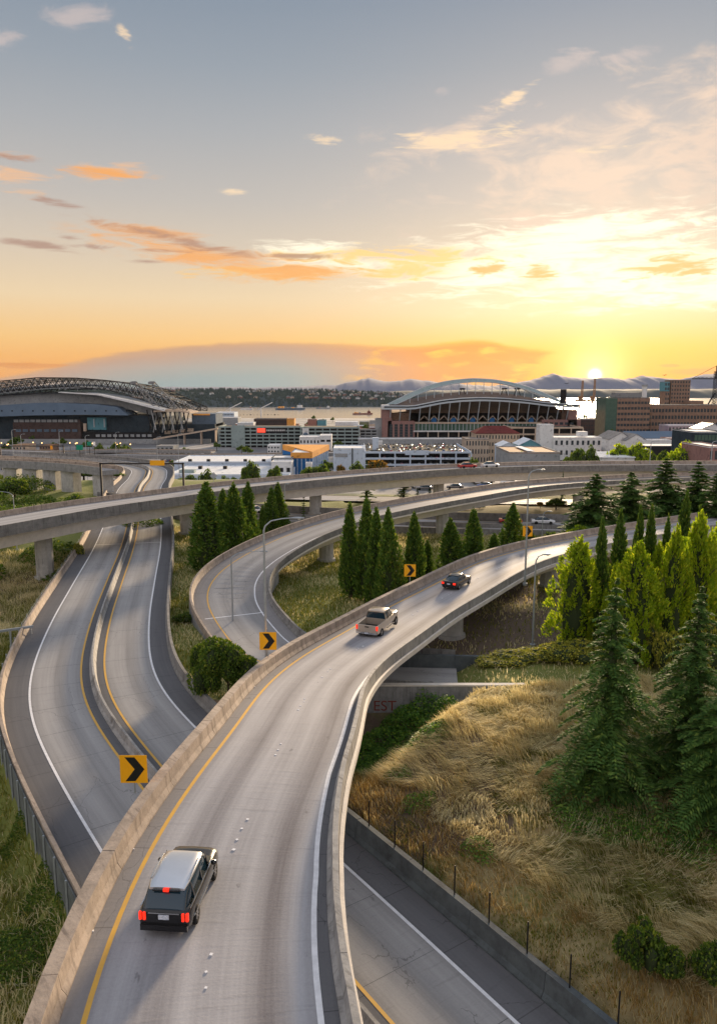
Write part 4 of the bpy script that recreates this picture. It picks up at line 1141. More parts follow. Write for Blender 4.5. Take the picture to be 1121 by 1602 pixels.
tag(link('grass', blades('dry_grass', x, y, z - .02, L, head, lean, np.where(green_, .034, .024) * RNG.uniform(.6, 1.5, len(x)), [M['grass_dry'], M['grass_green'], M['grass_rust']], np.where(rust, 2, green_.astype(int)))), 'long dry grass combed down the hill on the right', 'grass', kind='stuff')


def leftkeep(x, y):
    o, _ = lateral(R2, x, y); return (o < -7.7) & (x > -.56 * y - 2) & (x < -.1 * y)


x, y = scatter(420000, -75, -4, 18, 125, leftkeep); z = gmesh(x, y)
dry_ = RNG.random(len(x)) < np.clip((vnoise(x, y, 3, 31) - .5) * 2.5, .08, .7) + (y > 85) * .4
tag(link('grass', blades('low_grass', x, y, z - .02, RNG.uniform(.3, .8, len(x)) * (.5 + vnoise(x, y, 1.3, 35)), RNG.uniform(0, 6.28, len(x)), RNG.uniform(.2, 1.2, len(x)), RNG.uniform(.03, .07, len(x)), [M['grass_green'], M['grass_dry']], dry_.astype(int))), 'low green weeds and grass outside the left parapet', 'grass', kind='stuff')


def isle(x, y):
    o, _ = lateral(R2, x, y); o4, z4 = lateral(R4, x, y); o1, _ = lateral(R1, x, y)
    thin = (x > 2) & (y > 61) & (y < 100) & (RNG.random(len(x)) < .72)
    return ~thin & ((o4 > 7.6) | ((x > 9.2) & (y < 68)) | (o4 < -2.2) | (z4 > 6)) & (o > 7.4)


x, y = scatter(160000, -38, 52, 60.6, 142, isle); z = gmesh(x, y)
dry_ = RNG.random(len(x)) < np.clip((vnoise(x, y, 5, 33) - .35) * 2.2, .1, .75) + (y < 67) * .5
tag(link('grass', blades('rough_grass', x, y, z - .02, RNG.uniform(.2, .55, len(x)), RNG.uniform(0, 6.28, len(x)), RNG.uniform(.1, 1.1, len(x)), RNG.uniform(.05, .10, len(x)), [M['grass_green'], M['grass_dry']], dry_.astype(int))), 'rough grass between the loop ramp and the big ramp', 'grass', kind='stuff')


def cover(name, label, pts, n, size, m, hgt=.35):
    xs, ys, zs = [], [], []
    for (cx_, cy_, r, top) in pts:
        k = int(n * r * r / sum(p[2] ** 2 for p in pts)); a = RNG.uniform(0, 6.28, k); q = np.sqrt(RNG.random(k)) * r
        x = cx_ + q * np.cos(a); y = cy_ + q * np.sin(a); dome = top * np.clip(1 - (q / r) ** 2, 0, 1) ** .6
        xs.append(x); ys.append(y); zs.append(gmesh(x, y) + dome * RNG.uniform(.55, 1.05, k) + RNG.random(k) * .12 + (vnoise(x, y, .9, 41) - .5) * .5 * dome)
    cen = np.c_[np.concatenate(xs), np.concatenate(ys), np.concatenate(zs)]; n = len(cen)
    ax = unit(RNG.normal(0, 1, (n, 3)) * [1, 1, .5]); side = unit(np.cross(ax, RNG.normal(0, .4, (n, 3)) + [0, 0, 1]))
    v, f = cards(cen, ax, side, size * RNG.uniform(.6, 1.4, n), size * .8 * RNG.uniform(.6, 1.3, n))
    return tag(link(name, np_mesh(name, v, f, [m])), label, 'ground cover', kind='stuff')


cover('ivy', 'dark green ivy spilling over the wall and ditch under the big ramp', [(5.8, 58.6, 2.6, 2.4), (4.2, 57.0, 2.6, 1.9), (7.6, 59.0, 1.8, 1.0), (2.5, 55.0, 2.5, 1.0), (.8, 52.5, 2.6, .7), (-.5, 50, 2.4, .5), (3, 52, 2.6, .8), (-2.5, 48, 2.5, .5), (4.2, 49.5, 2.2, .7), (10, 59, 1.2, .8), (-2, 55, 2.5, .4), (-4, 51, 2.4, .4)], 26000, .20, M['ivy'])
cover('weeds', 'patch of leafy weeds in the low grass at the lower left', [(hit(70, 1380).x, hit(70, 1380).y, 1.5, .5), (hit(30, 1300).x, hit(30, 1300).y, 1.3, .4), (hit(20, 1500).x, hit(20, 1500).y, 2.2, .5), (hit(90, 1430).x, hit(90, 1430).y, .9, .4)], 7000, .14, M['bushleaf'])
cover('brush', 'dark brush behind the piers of the long viaduct at the left', [(-58, 112, 5, 2.5), (-50, 122, 5, 2.5), (-64, 128, 6, 3), (-40, 140, 4, 2), (-72, 110, 6, 2), (-66, 145, 6, 3), (-80, 160, 8, 4), (-92, 175, 9, 4), (-70, 165, 6, 3), (-60, 160, 5, 3), (-52, 150, 5, 2), (-100, 200, 8, 4), (-84, 190, 8, 4), (-46, 112, 2, 1), (-54, 104, 3, 1.3), (-62, 100, 4, 1.2)], 30000, .45, M['leaf'])
wp = [(hit(u_, v_), r_, t_) for u_, v_, r_, t_ in [(650, 1262, .9, .5), (668, 1252, .6, .4), (745, 1335, .9, .5), (762, 1350, .6, .4), (620, 1215, 1.0, .5), (905, 1285, 1.6, .35), (960, 1292, 2.0, .4), (1030, 1300, 2.0, .35), (1100, 1330, 1.8, .3), (870, 1250, 1.0, .3)]]
cover('weeds', 'leafy green weeds scattered through the dry grass of the hill', [(p_.x, p_.y, r_, t_) for p_, r_, t_ in wp], 9000, .12, M['ivy'])

# ------------------------------------------------------------------ vehicles
M['glass'] = mat('car_glass', (.012, .035, .055), .06, spec=.8)
M['tyre'] = mat('tyre_rubber', (.015, .015, .015), .85)
M['rim'] = mat('wheel_rim', (.45, .45, .47), .3, metal=.8)
M['red'] = mat('tail_lamp', (.55, .01, .008), .25, emis=((1.0, .03, .01), .75))
M['plate'] = mat('number_plate', (.75, .78, .85), .4, (.35, .4, .5), 30, .3)
M['chrome'] = mat('bright_trim', (.6, .6, .6), .15, metal=.9)


def paint(name, c, metal=.2, rough=.28):
    m = mat(name, c, rough, metal=metal); m.node_tree.nodes['Principled BSDF'].inputs['Coat Weight'].default_value = .8
    m.node_tree.nodes['Principled BSDF'].inputs['Coat Roughness'].default_value = .08; return m


PAINTS = {k: paint(k + '_paint', c) for k, c in dict(black=(.01, .01, .011), tan=(.44, .37, .30), red=(.45, .03, .025), white=(.72, .72, .72), silver=(.42, .43, .45), blue=(.05, .10, .28), grey=(.13, .13, .14), dark=(.03, .035, .045), roof=(.80, .80, .82), teal=(.05, .22, .24), cream=(.62, .56, .45)).items()}


def loft(mb, stations, m=0, smooth=True, caps=True):
    """stations: (y, ring) ring = [(x,z)...] half outline from bottom centre to top centre, mirrored"""
    rings = []
    for y, half in stations: rings.append([(x, y, z) for x, z in half] + [(-x, y, z) for x, z in half[::-1]])
    n = len(rings[0]); v = [p for r in rings for p in r]; f = []
    for i in range(len(rings) - 1):
        for j in range(n): f.append((i * n + j, i * n + (j + 1) % n, (i + 1) * n + (j + 1) % n, (i + 1) * n + j)[::-1])
    mb.add(v, f, m, smooth=smooth)
    if caps: mb.add(rings[0], [tuple(range(n))[::-1]][::-1], m); mb.add(rings[-1], [tuple(range(n))[::-1]], m)
    return mb


def interp_rings(st, per=4):
    out = []
    for (y0, a), (y1, b) in zip(st[:-1], st[1:]):
        for k in range(per):
            t = k / per; out.append((y0 + (y1 - y0) * t, [(p[0] + (q[0] - p[0]) * t, p[1] + (q[1] - p[1]) * t) for p, q in zip(a, b)]))
    return out + [st[-1]]


def ring(w, zb, zm, zt, wt, crown=.03):
    """cross section of a car's lower body"""
    return [(.05, zb), (w * .86, zb), (w * .97, zb + .12), (w, zm), (w * .985, zt - .12), (wt, zt - .02), (wt * .8, zt + crown * .6), (.05, zt + crown)]


def wheel(parent, x, y, r=.34, w=.22):
    s = 1 if x > 0 else -1
    mb = MB(); n = 18
    prof = [(.55 * r, -w / 2), (.95 * r, -w / 2), (r, -w * .35), (r, w * .35), (.95 * r, w / 2), (.55 * r, w / 2)]
    v = [(o, q * math.cos(6.2832 * i / n), q * math.sin(6.2832 * i / n)) for i in range(n) for q, o in prof]; k = len(prof)
    f = [(i * k + j, ((i + 1) % n) * k + j, ((i + 1) % n) * k + j + 1, i * k + j + 1) for i in range(n) for j in range(k - 1)]
    mb.add(v, f, 0, smooth=True); o = mb.build('wheel', M['tyre'], parent, loc=(x, y, r))
    rb = MB().tube([(s * w * .25, 0, 0), (s * w * .42, 0, 0)], r * .2, 10)
    for i in range(7):
        a = 6.283 * i / 7; rb.bar((s * w * .36, 0, 0), (s * w * .36, r * .6 * math.cos(a), r * .6 * math.sin(a)), .06)
    rb.tube([(s * w * .18, 0, 0), (s * w * .22, 0, 0)], r * .6, 16); rb.build('rim', M['rim'], o)
    return o


def wagon(label, p, rotz, paintm, roofm):
    t = thing('station_wagon', label, 'car', p, rotz); Ls = 2.5
    st = [(-2.48, ring(.80, .42, .62, .96, .74)), (-2.42, ring(.90, .34, .62, 1.02, .84)), (-2.2, ring(.95, .26, .62, 1.04, .88)), (-1.2, ring(.965, .24, .62, 1.03, .89)), (1.0, ring(.965, .24, .62, 1.02, .89)), (1.5, ring(.96, .24, .6, 1.0, .86, .05)), (2.25, ring(.93, .26, .55, .94, .82, .06)), (2.46, ring(.82, .32, .52, .82, .70, .03))]
    mb = loft(MB(), interp_rings(st, 3)); mb.build('body', paintm, t)
    # cabin: dark glass all round, pale roof with raised side rails
    def cab(y, w0, w1, z0, z1): return (y, [(.05, z0), (w0, z0), (w1 + .05, z1 - .10), (w1, z1 - .02), (w1 * .8, z1 + .02), (.05, z1 + .035)])
    cst = [cab(-2.40, .84, .70, .98, 1.06), cab(-1.86, .86, .68, 1.0, 1.60), cab(-1.5, .87, .70, 1.0, 1.67), cab(.1, .87, .71, 1.0, 1.68), cab(.75, .86, .68, 1.0, 1.58), cab(1.55, .82, .60, .98, 1.05)]
    loft(MB(), cst).build('cabin_glass', M['glass'], t)
    r = MB(); rs = [(-1.95, .64, 1.60), (-1.5, .72, 1.68), (-.4, .74, 1.715), (.35, .72, 1.69), (.62, .66, 1.64)]
    loft(r, [(y, [(.04, z - .05), (w, z - .05), (w + .02, z - .02), (w - .03, z + .03), (w * .6, z + .05), (.04, z + .055)]) for y, w, z in rs]).build('roof_panel', roofm, t)
    for s in (-1, 1):
        MB().tube([(s * .70, -1.5, 1.73), (s * .71, -1.0, 1.80), (s * .70, .2, 1.77)], .025, 6).build('roof_rail', M['chrome'], t)
        for y in (-1.45, -.25, .75): MB().add([(s * .80, y - .05, 1.0), (s * .90, y - .05, 1.02), (s * .745, y - .05, 1.62), (s * .80, y + .05, 1.0), (s * .90, y + .05, 1.02), (s * .745, y + .05, 1.62)], [(0, 1, 2), (5, 4, 3), (1, 4, 5, 2), (0, 2, 5, 3), (0, 3, 4, 1)]).build('door_pillar', paintm, t)
        MB().box(min(s * .955, s * .985), -1.9, .56, max(s * .955, s * .985), 1.6, .60).build('side_trim', M['chrome'], t)
        MB().box(min(s * .88, s * .92), -2.2, 1.035, max(s * .88, s * .92), 1.2, 1.055).build('window_trim', M['chrome'], t)
        mm = MB().ball((0, 0, 0), .13, 8, 0, .75).build('door_mirror', paintm, t, loc=(s * 1.05, .95, 1.08))
        for k, x in enumerate((.85, .70)):
            l = MB().box(s * x - .05, -2.53 + k * -.005, .68, s * x + .05, -2.40, .98); bevel(l.build('tail_lamp', M['red'], t), .02)
    MB().box(-.5, -2.06, 1.55, .5, -1.92, 1.60).build('spoiler', paintm, t); MB().box(-.10, -2.10, 1.56, .10, -2.0, 1.66).build('brake_lamp', M['red'], t)
    MB().box(-.19, -2.515, .72, .19, -2.49, .90).build('number_plate', M['plate'], t); MB().box(-.56, -2.50, .93, .56, -2.47, .97).build('tailgate_trim', M['chrome'], t)
    MB().box(-.85, -2.56, .30, .85, -2.40, .52).build('bumper', paintm, t)
    for x, y in ((.86, -1.5), (-.86, -1.5), (.86, 1.5), (-.86, 1.5)): wheel(t, x, y, .37, .24)
    return t


def pickup(label, p, rotz, paintm):
    t = thing('pickup_truck', label, 'pickup truck', p, rotz)
    st = [(-2.85, ring(.90, .55, .75, 1.15, .88, 0)), (-2.80, ring(.97, .50, .75, 1.18, .93, 0)), (-.75, ring(.985, .46, .75, 1.18, .93, 0))]
    mb = MB(); w = .93                                       # bed with walls and a tailgate round an open box
    for s in (-1, 1):
        x0, x1 = (s * .86, s * .985); mb.prism([(x0, .5), (x1, .52), (x1 + s * .01, .8), (x1 - s * .03, 1.22), (x0, 1.22)][::s], -2.85, -.72, 'y')
    mb.box(-.86, -2.80, .55, .86, -.74, .68); mb.box(-.86, -.80, .6, .86, -.72, 1.24); mb.build('bed', paintm, t)
    MB().box(-.80, -2.79, .685, .80, -.82, .70).build('bed_liner', M['black'], t)
    o = MB().box(-.86, -2.88, .62, .86, -2.80, 1.24).build('tailgate', paintm, t); MB().box(-.18, -2.895, 1.04, .18, -2.88, 1.14).build('handle', M['black'], o)
    st = [(-.72, ring(.985, .46, .8, 1.2, .93)), (.9, ring(.985, .44, .8, 1.2, .93)), (1.25, ring(.98, .42, .8, 1.2, .90, .05)), (2.55, ring(.95, .42, .75, 1.14, .86, .05)), (2.8, ring(.86, .46, .7, 1.02, .76, .02))]
    loft(MB(), interp_rings(st, 3)).build('body', paintm, t)
    def cab(y, w0, w1, z0, z1): return (y, [(.05, z0), (w0, z0), (w1 + .04, z1 - .10), (w1, z1 - .02), (w1 * .8, z1 + .02), (.05, z1 + .03)])
    loft(MB(), [cab(-.70, .90, .72, 1.18, 1.80), cab(-.5, .90, .74, 1.18, 1.86), cab(.6, .90, .74, 1.18, 1.86), cab(1.35, .86, .64, 1.18, 1.24)]).build('cabin_glass', M['glass'], t)
    loft(MB(), [(y, [(.04, z - .05), (w, z - .06), (w + .02, z - .02), (w - .03, z + .03), (.04, z + .05)]) for y, w, z in [(-.72, .74, 1.84), (-.4, .77, 1.88), (.4, .77, 1.88), (.72, .70, 1.82)]]).build('roof_panel', paintm, t)
    for s in (-1, 1):
        MB().add([(s * .90, -.74, 1.18), (s * .93, -.74, 1.2), (s * .77, -.74, 1.86), (s * .90, -.60, 1.18), (s * .93, -.60, 1.2), (s * .77, -.60, 1.86)], [(0, 1, 2), (5, 4, 3), (1, 4, 5, 2), (0, 2, 5, 3), (0, 3, 4, 1)]).build('cab_pillar', paintm, t)
        MB().add([(s * .90, .1, 1.18), (s * .93, .1, 1.2), (s * .78, .1, 1.86), (s * .90, .2, 1.18), (s * .93, .2, 1.2), (s * .78, .2, 1.86)], [(0, 1, 2), (5, 4, 3), (1, 4, 5, 2), (0, 2, 5, 3), (0, 3, 4, 1)]).build('cab_pillar', paintm, t)
        MB().box(s * .90 - .075, -2.90, .84, s * .90 + .075, -2.80, 1.20).build('tail_lamp', M['red'], t)
        MB().ball((0, 0, 0), .15, 8, 0, .9).build('door_mirror', paintm, t, loc=(s * 1.10, 1.05, 1.28))
        MB().box(min(s * .97, s * 1.06), -.6, .44, max(s * .97, s * 1.06), 1.2, .49).build('side_step', M['chrome'], t)
    MB().box(-.93, -3.0, .50, .93, -2.86, .66).build('bumper', M['chrome'], t); MB().box(-.16, -3.015, .52, .16, -3.0, .64).build('number_plate', M['plate'], t)
    for x, y in ((.88, -1.9), (-.88, -1.9), (.88, 1.85), (-.88, 1.85)): wheel(t, x, y, .41, .27)
    return t


def sedan_parts(t, paintm, detail=True):
    st = [(-2.3, ring(.74, .42, .6, .90, .66)), (-2.22, ring(.85, .32, .6, .96, .78)), (-1.7, ring(.90, .24, .58, .97, .80)), (1.0, ring(.91, .22, .56, .93, .82)), (1.9, ring(.88, .24, .5, .84, .76, .05)), (2.28, ring(.74, .30, .46, .70, .62, .02))]
    loft(MB(), interp_rings(st, 2) if detail else st).build('body', paintm, t)
    def cab(y, w0, w1, z0, z1): return (y, [(.05, z0), (w0, z0), (w1 + .04, z1 - .08), (w1, z1 - .02), (.05, z1 + .03)])
    loft(MB(), [cab(-1.65, .76, .56, .93, .97), cab(-.95, .79, .58, .93, 1.34), cab(-.3, .79, .60, .93, 1.41), cab(.3, .79, .58, .92, 1.38), cab(1.15, .76, .54, .90, .95)]).build('cabin_glass', M['glass'], t)
    loft(MB(), [(y, [(.04, z - .04), (w, z - .05), (w, z), (w * .7, z + .03), (.04, z + .04)]) for y, w, z in [(-1.0, .56, 1.34), (-.35, .62, 1.42), (.15, .60, 1.41), (.42, .55, 1.36)]]).build('roof_panel', paintm, t)
    for s in (-1, 1):
        MB().box(s * .66 - .14, -2.33, .68, s * .66 + .14, -2.22, .88).build('tail_lamp', M['red'], t)
        if detail: MB().ball((0, 0, 0), .10, 8, 0, .8).build('door_mirror', paintm, t, loc=(s * .98, .65, .98))
    if detail: MB().box(-.18, -2.335, .66, .18, -2.30, .78).build('number_plate', M['plate'], t)
    for x, y in ((.80, -1.4), (-.80, -1.4), (.80, 1.4), (-.80, 1.4)):
        if detail: wheel(t, x, y, .33, .21)
        else: MB().tube([(-.1, 0, 0), (.1, 0, 0)], .33, 10).build('wheel', M['tyre'], t, loc=(x, y, .33))
    return t


def on_ramp(u, v, L, path=R1, h0=18.0):
    h = h0
    for _ in range(8): p = P(u, v, h); s = path.near(p.x, p.y); h = CAMZ - path.pt(s).z
    pp, nn = path.at(s); off = (p.x - pp[0, 0]) * nn[0, 0] + (p.y - pp[0, 1]) * nn[0, 1]
    s += L / 2; c = path.pt(s, off, .015); return c, path.head(s)


c, hd = on_ramp(264, 1480, 3.9); hd -= math.radians(5); wagon('black station wagon with a pale silver roof and red tail lamps, nearest the camera', c, hd, PAINTS['black'], PAINTS['roof']).scale = (.93, .78, .93)
c, hd = on_ramp(572, 998, 5.8); pickup('tan pickup truck with an open bed and red tail lamps on the big ramp', c, hd, PAINTS['tan'])
c, hd = on_ramp(703, 923, 4.6); sedan_parts(thing('sedan', 'black sedan with lit tail lamps, farthest of the three on the big ramp', 'car', c, hd), PAINTS['black'])

PAINTS['roof'].node_tree.nodes['Principled BSDF'].inputs['Metallic'].default_value = .85
# plain far cars: one of each paint, copied
FAR = {}
for k in ('white', 'silver', 'dark', 'red', 'blue', 'grey', 'cream', 'teal'):
    m1 = MB(); loft(m1, [(-2.2, ring(.80, .3, .6, .9, .74)), (1.2, ring(.9, .25, .56, .92, .80)), (2.2, ring(.76, .3, .5, .75, .66))])
    m2 = MB(); loft(m2, [(-1.6, [(.05, .9), (.76, .9), (.6, .95), (.05, .97)]), (-.9, [(.05, .9), (.78, .9), (.62, 1.38), (.05, 1.42)]), (.4, [(.05, .9), (.78, .9), (.62, 1.38), (.05, 1.42)]), (1.2, [(.05, .9), (.76, .9), (.6, .93), (.05, .95)])])
    m3 = MB().box(-.55, -.85, 1.40, .55, .35, 1.45); m4 = MB()
    for x, y in ((.8, -1.35), (-.8, -1.35), (.8, 1.35), (-.8, 1.35)): m4.tube([(x - .1, y, .33), (x + .1, y, .33)], .33, 8)
    FAR[k] = [('body', m1.mesh('car_body', PAINTS[k])), ('cabin_glass', m2.mesh('car_cabin', M['glass'])), ('roof_panel', m3.mesh('car_roof', PAINTS[k])), ('wheels', m4.mesh('car_wheels', M['tyre']))]


def far_car(k, p, rotz, label, group=None):
    t = thing('parked_car' if group else 'car', label, 'car', p, rotz, group)
    for n, me in FAR[k]: link(n, me, t)
    return t


p = P(738, 734, 19); s = R3.near(p.x, p.y)
far_car('red', R3.pt(s, 2.9, .02), R3.head(s), 'red car driving on the long viaduct')
far_car('white', R3.pt(R3.near(*P(778, 733, 19)[:2]), 2.9, .02), R3.head(s), 'white car just right of the red one on the long viaduct')
for u, v, k, lab in ((840, 808, 'white', 'white car on the ground level freeway behind the cedars'), (790, 812, 'red', 'reddish car on the ground level freeway'), (1010, 812, 'silver', 'silver car on the ground level freeway between the firs'), (407, 803, 'white', 'white car beside the small pair of cedars'), (1060, 814, 'dark', 'dark car on the freeway between firs at the right')):
    p = P(u, v, 25.9); s = GM.near(p.x, p.y); far_car(k, GM.pt(s, 3.0 if u != 1010 else 10, .02), GM.head(s) + math.pi / 2 * 0, lab)

# ------------------------------------------------------------------ road signs, lamps
def chevron(u, v0, v1, D, label, side=.62, roty=0.0, post=True, zfoot=None):
    """square yellow sign with a black chevron, centre at the picture's place at its distance"""
    c = PD(u, (v0 + v1) / 2, D); hs = (v1 - v0) / F * (D * math.cos(PITCH) + (CAMZ - c.z) * math.sin(PITCH)) / 2 / math.cos(math.radians(14))
    w = hs * 1.0; zf = zfoot if zfoot is not None else c.z - 2
    t = thing('arrow_sign', label, 'road sign', (c.x, c.y, zf), roty)
    z = c.z - zf
    bevel(MB().box(-w * .92, -.012, z - hs, w * .92, .012, z + hs).build('sign_panel', M['signyellow'], t), .01)
    a = w * .92; pts_ = [(-.62 * a, .86 * hs), (.10 * a, .86 * hs), (.80 * a, 0), (.10 * a, -.86 * hs), (-.62 * a, -.86 * hs), (.08 * a, 0)]
    MB().prism([(x, z + q) for x, q in pts_], -.020, -.015, 'y').build('chevron', M['black'], t)
    if post: MB().tube([(0, .05, 0), (0, .05, z + hs * .8)], .035, 8).build('post', M['steel'], t)
    return t


s = R1.near(*P(213, 1262, 18)[:2]); c = R1.pt(s, L1 - .40); chevron(209, 1181, 1226, c.y + .1, 'yellow arrow sign nearest the camera, on the left parapet of the big ramp', zfoot=c.z + .3)
s = R1.near(*P(418, 1040, 19.3)[:2]); c = R1.pt(s, L1 - 1.2); chevron(419, 989, 1017, c.y, 'yellow arrow sign in front of the tall lamp post by the round bush', zfoot=c.z - 1.5, roty=0)
s = R1.near(*P(642, 915, 21.2)[:2]); c = R1.pt(s, L1 - .4); chevron(641, 883, 902, c.y + .5, 'small yellow arrow sign in front of the row of cedars', zfoot=c.z + .3)
s = R1.near(*P(826, 850, 21.6)[:2]); c = R1.pt(s, L1 - .9); chevron(825, 823, 839, c.y + 1, 'farthest yellow arrow sign, on the far lamp post', zfoot=c.z - .3)


def lamp(u, vfoot, vtop, D, arm_px, label, z0=None, r=.11, drop=0.0):
    """mast with a curved arm and a cobra head; arm_px to the right positive"""
    top = PD(u, vtop, D); x = top.x; z = gz(x, D) if z0 is None else z0; H = top.z - z
    depth = D * math.cos(PITCH) + (CAMZ - top.z) * math.sin(PITCH); A = arm_px / F * depth; s = 1 if A > 0 else -1
    t = thing('street_lamp', label, 'street lamp', (x, D, z), 0)
    MB().tube([(0, 0, 0), (0, 0, .25)], r * 2.2, 10).build('base_plate', M['steel'], t)
    a = abs(A); MB().tube([(0, 0, 0), (0, 0, H * .5), (0, 0, H - .9)], [r, r * .8, r * .65], 10).build('pole', M['steel'], t)
    MB().tube([(0, 0, H - .9), (s * a * .04, 0, H - .55), (s * a * .2, 0, H - .18), (s * a * .5, 0, H - .02), (s * (a - .6), 0, H + .03 - drop)], [r * .6, r * .55, r * .45, r * .38, r * .33], 8).build('arm', M['steel'], t)
    hd_ = MB(); loft(hd_, [(-.42, [(.01, -.04), (.05, -.03), (.05, .03), (.01, .04)]), (-.1, [(.01, -.08), (.14, -.03), (.12, .06), (.01, .09)]), (.25, [(.01, -.09), (.17, -.03), (.13, .05), (.01, .08)]), (.5, [(.01, -.04), (.10, -.02), (.08, .03), (.01, .04)])])
    o = hd_.build('lamp_head', M['steel'], t, loc=(s * (a - .25), 0, H + .03 - drop), rotz=-s * math.pi / 2)
    MB().ball((0, .15, -.07), .13, 8, 0, .5).build('lens', M['lens'], o)
    return t


sA = R1.near(*P(424, 1035, 19.3)[:2]); ca = R1.pt(sA, L1 - 1.3)
lamp(412, 0, 811, ca.y + 1.0, 58, 'tall grey street lamp with an arm over the loop ramp, by the round bush', z0=ca.z - 3.5)
lamp(361, 0, 863, 80, 55, 'thinner grey street lamp left of the tall one, foot hidden by the round bush')
lamp(838, 0, 868, hit(839, 1012).y, 20, 'grey street lamp standing alone on the bank under the big ramp', r=.13)
lamp(827, 0, 735, 84, 22, 'tall street lamp behind the far arrow sign', r=.12, z0=8)
lamp(445, 0, 757, 140, 6, 'grey street lamp beside the small pair of cedars')
lamp(849, 0, 800, 126, 12, 'short street lamp behind the parapet right of the far arrow sign')
lamp(1017, 0, 703, 190, -8, 'tall lamp mast behind the firs on the right', z0=4)
lamp(20, 0, 769, 126, -30, 'street lamp at the left edge under the viaduct', z0=3)

# yellow gantry over the twin ramps, green signs beyond
def gantry(u0, u1, v, D, boards, label, z0, th=.32, m='darksteel'):
    a = PD(u0, v, D); b = PD(u1, v, D); t = thing('sign_gantry', label, 'sign gantry', (a.x, D, z0))
    H = a.z - z0; Wd = b.x - a.x
    for x in (0, Wd): MB().box(x - .2, -.2, 0, x + .2, .2, H).build('post', M[m], t)
    MB().box(-.2, -.2, H - th, Wd + .2, .2, H).build('beam', M[m], t)
    for (ua, ub, va, vb, mm) in boards:
        p, q = PD(ua, va, D), PD(ub, vb, D); MB().box(p.x - a.x, -.42, q.z - z0, q.x - a.x, -.34, p.z - z0).build('sign_board', mm, t)
    return t


M['green'] = mat('sign_green', (.0, .22, .14), .45)
M['orange_lamp'] = mat('sign_orange', (.75, .30, .02), .45)
gantry(157, 286, 724, 168, [(235, 258, 720, 728, M['signyellow'])], 'dark steel sign gantry with a yellow board over the twin ramps', gz(-50, 168))
gantry(0, 99, 697, 300, [(79, 83, 697, 703, M['orange_lamp'])], 'thin sign gantry over the elevated road at the left edge', -2, .4)
for u0, u1, v0, v1, D, lab in ((119, 130, 696, 704, 320, 'wide green road sign beside the elevated road at the left'), (136, 143, 691, 697, 330, 'small green road sign right of the wide one'), (145, 149, 691, 697, 330, 'small white road sign next to the green ones')):
    p, q = PD(u0, v0, D), PD(u1, v1, D); z0 = q.z - 6; t = thing('road_sign', lab, 'road sign', ((p.x + q.x) / 2, D, z0)); w = (q.x - p.x) / 2
    MB().box(-w, -.05, q.z - z0, w, .05, p.z - z0).build('sign_panel', M['white'] if 'white' in lab else M['green'], t); MB().tube([(0, .1, 0), (0, .1, q.z - z0 + 1)], .12, 6).build('post', M['darksteel'], t)
# diamond sign seen from behind on the viaduct
s = R3.near(*P(348, 762, 19)[:2]); c = R3.pt(s, -.3); t = thing('diamond_sign', 'grey diamond road sign seen from behind on the long viaduct', 'road sign', c, 0)
MB().prism([(-.75, 2.1), (0, 1.35), (.75, 2.1), (0, 2.85)], -.02, .02, 'y').build('sign_panel', M['steel'], t); MB().tube([(0, -.05, .6), (0, -.05, 2.6)], .04, 6).build('post', M['steel'], t)
# guard rail at the left edge
p = hit(20, 1000); t = thing('guard_rail', 'short galvanised guard rail outside the parapet at the left edge', 'guard rail', (p.x, p.y, p.z))
pa, pb = P(-30, 992, 24.2), P(52, 980, 24.2)
MB().bar(pa - p, pb - p, .22).build('rail', M['steel'], t)
for k in (.15, .55, .95): q = pa.lerp(pb, k) - p; MB().box(q.x - .08, q.y - .08, -1.5, q.x + .08, q.y + .08, q.z).build('post', M['steel'], t)
# spray painted letters on the wall under the ramp
M['graffiti'] = mat('red_spray_paint', (.22, .05, .04), .8)
cu = bpy.data.curves.new('graffiti', 'FONT'); cu.body = 'EST'; cu.size = 1.25; cu.extrude = .003; cu.materials.append(M['graffiti'])
o = bpy.data.objects.new('graffiti', cu); C.objects.link(o); o.rotation_euler = (math.pi / 2, 0, 0); g0 = P(578, 1112, 26.6)
o.location = (PD(583, 1112, 59.88).x, 59.89, PD(583, 1112, 59.88).z); o.parent = tw; o.matrix_parent_inverse = Matrix.Translation(-tw.location)
# litter along the ramp edges
lt = MB().ball((0, 0, .02), .06, 6, 0, .5).mesh('litter', M['white'])
for k in range(26):
    s = R1.L * random.random() ** 1.5 * .7 + 3; o = link('litter', lt, None, R1.pt(s, random.choice([-.7, -.5, W1(s) + .5]), .01)); o.scale = (random.uniform(.5, 1.6), random.uniform(.5, 1.2), 1)
    tag(o, 'small white scrap of litter on the shoulder of the big ramp', 'litter', 'litter on the big ramp')

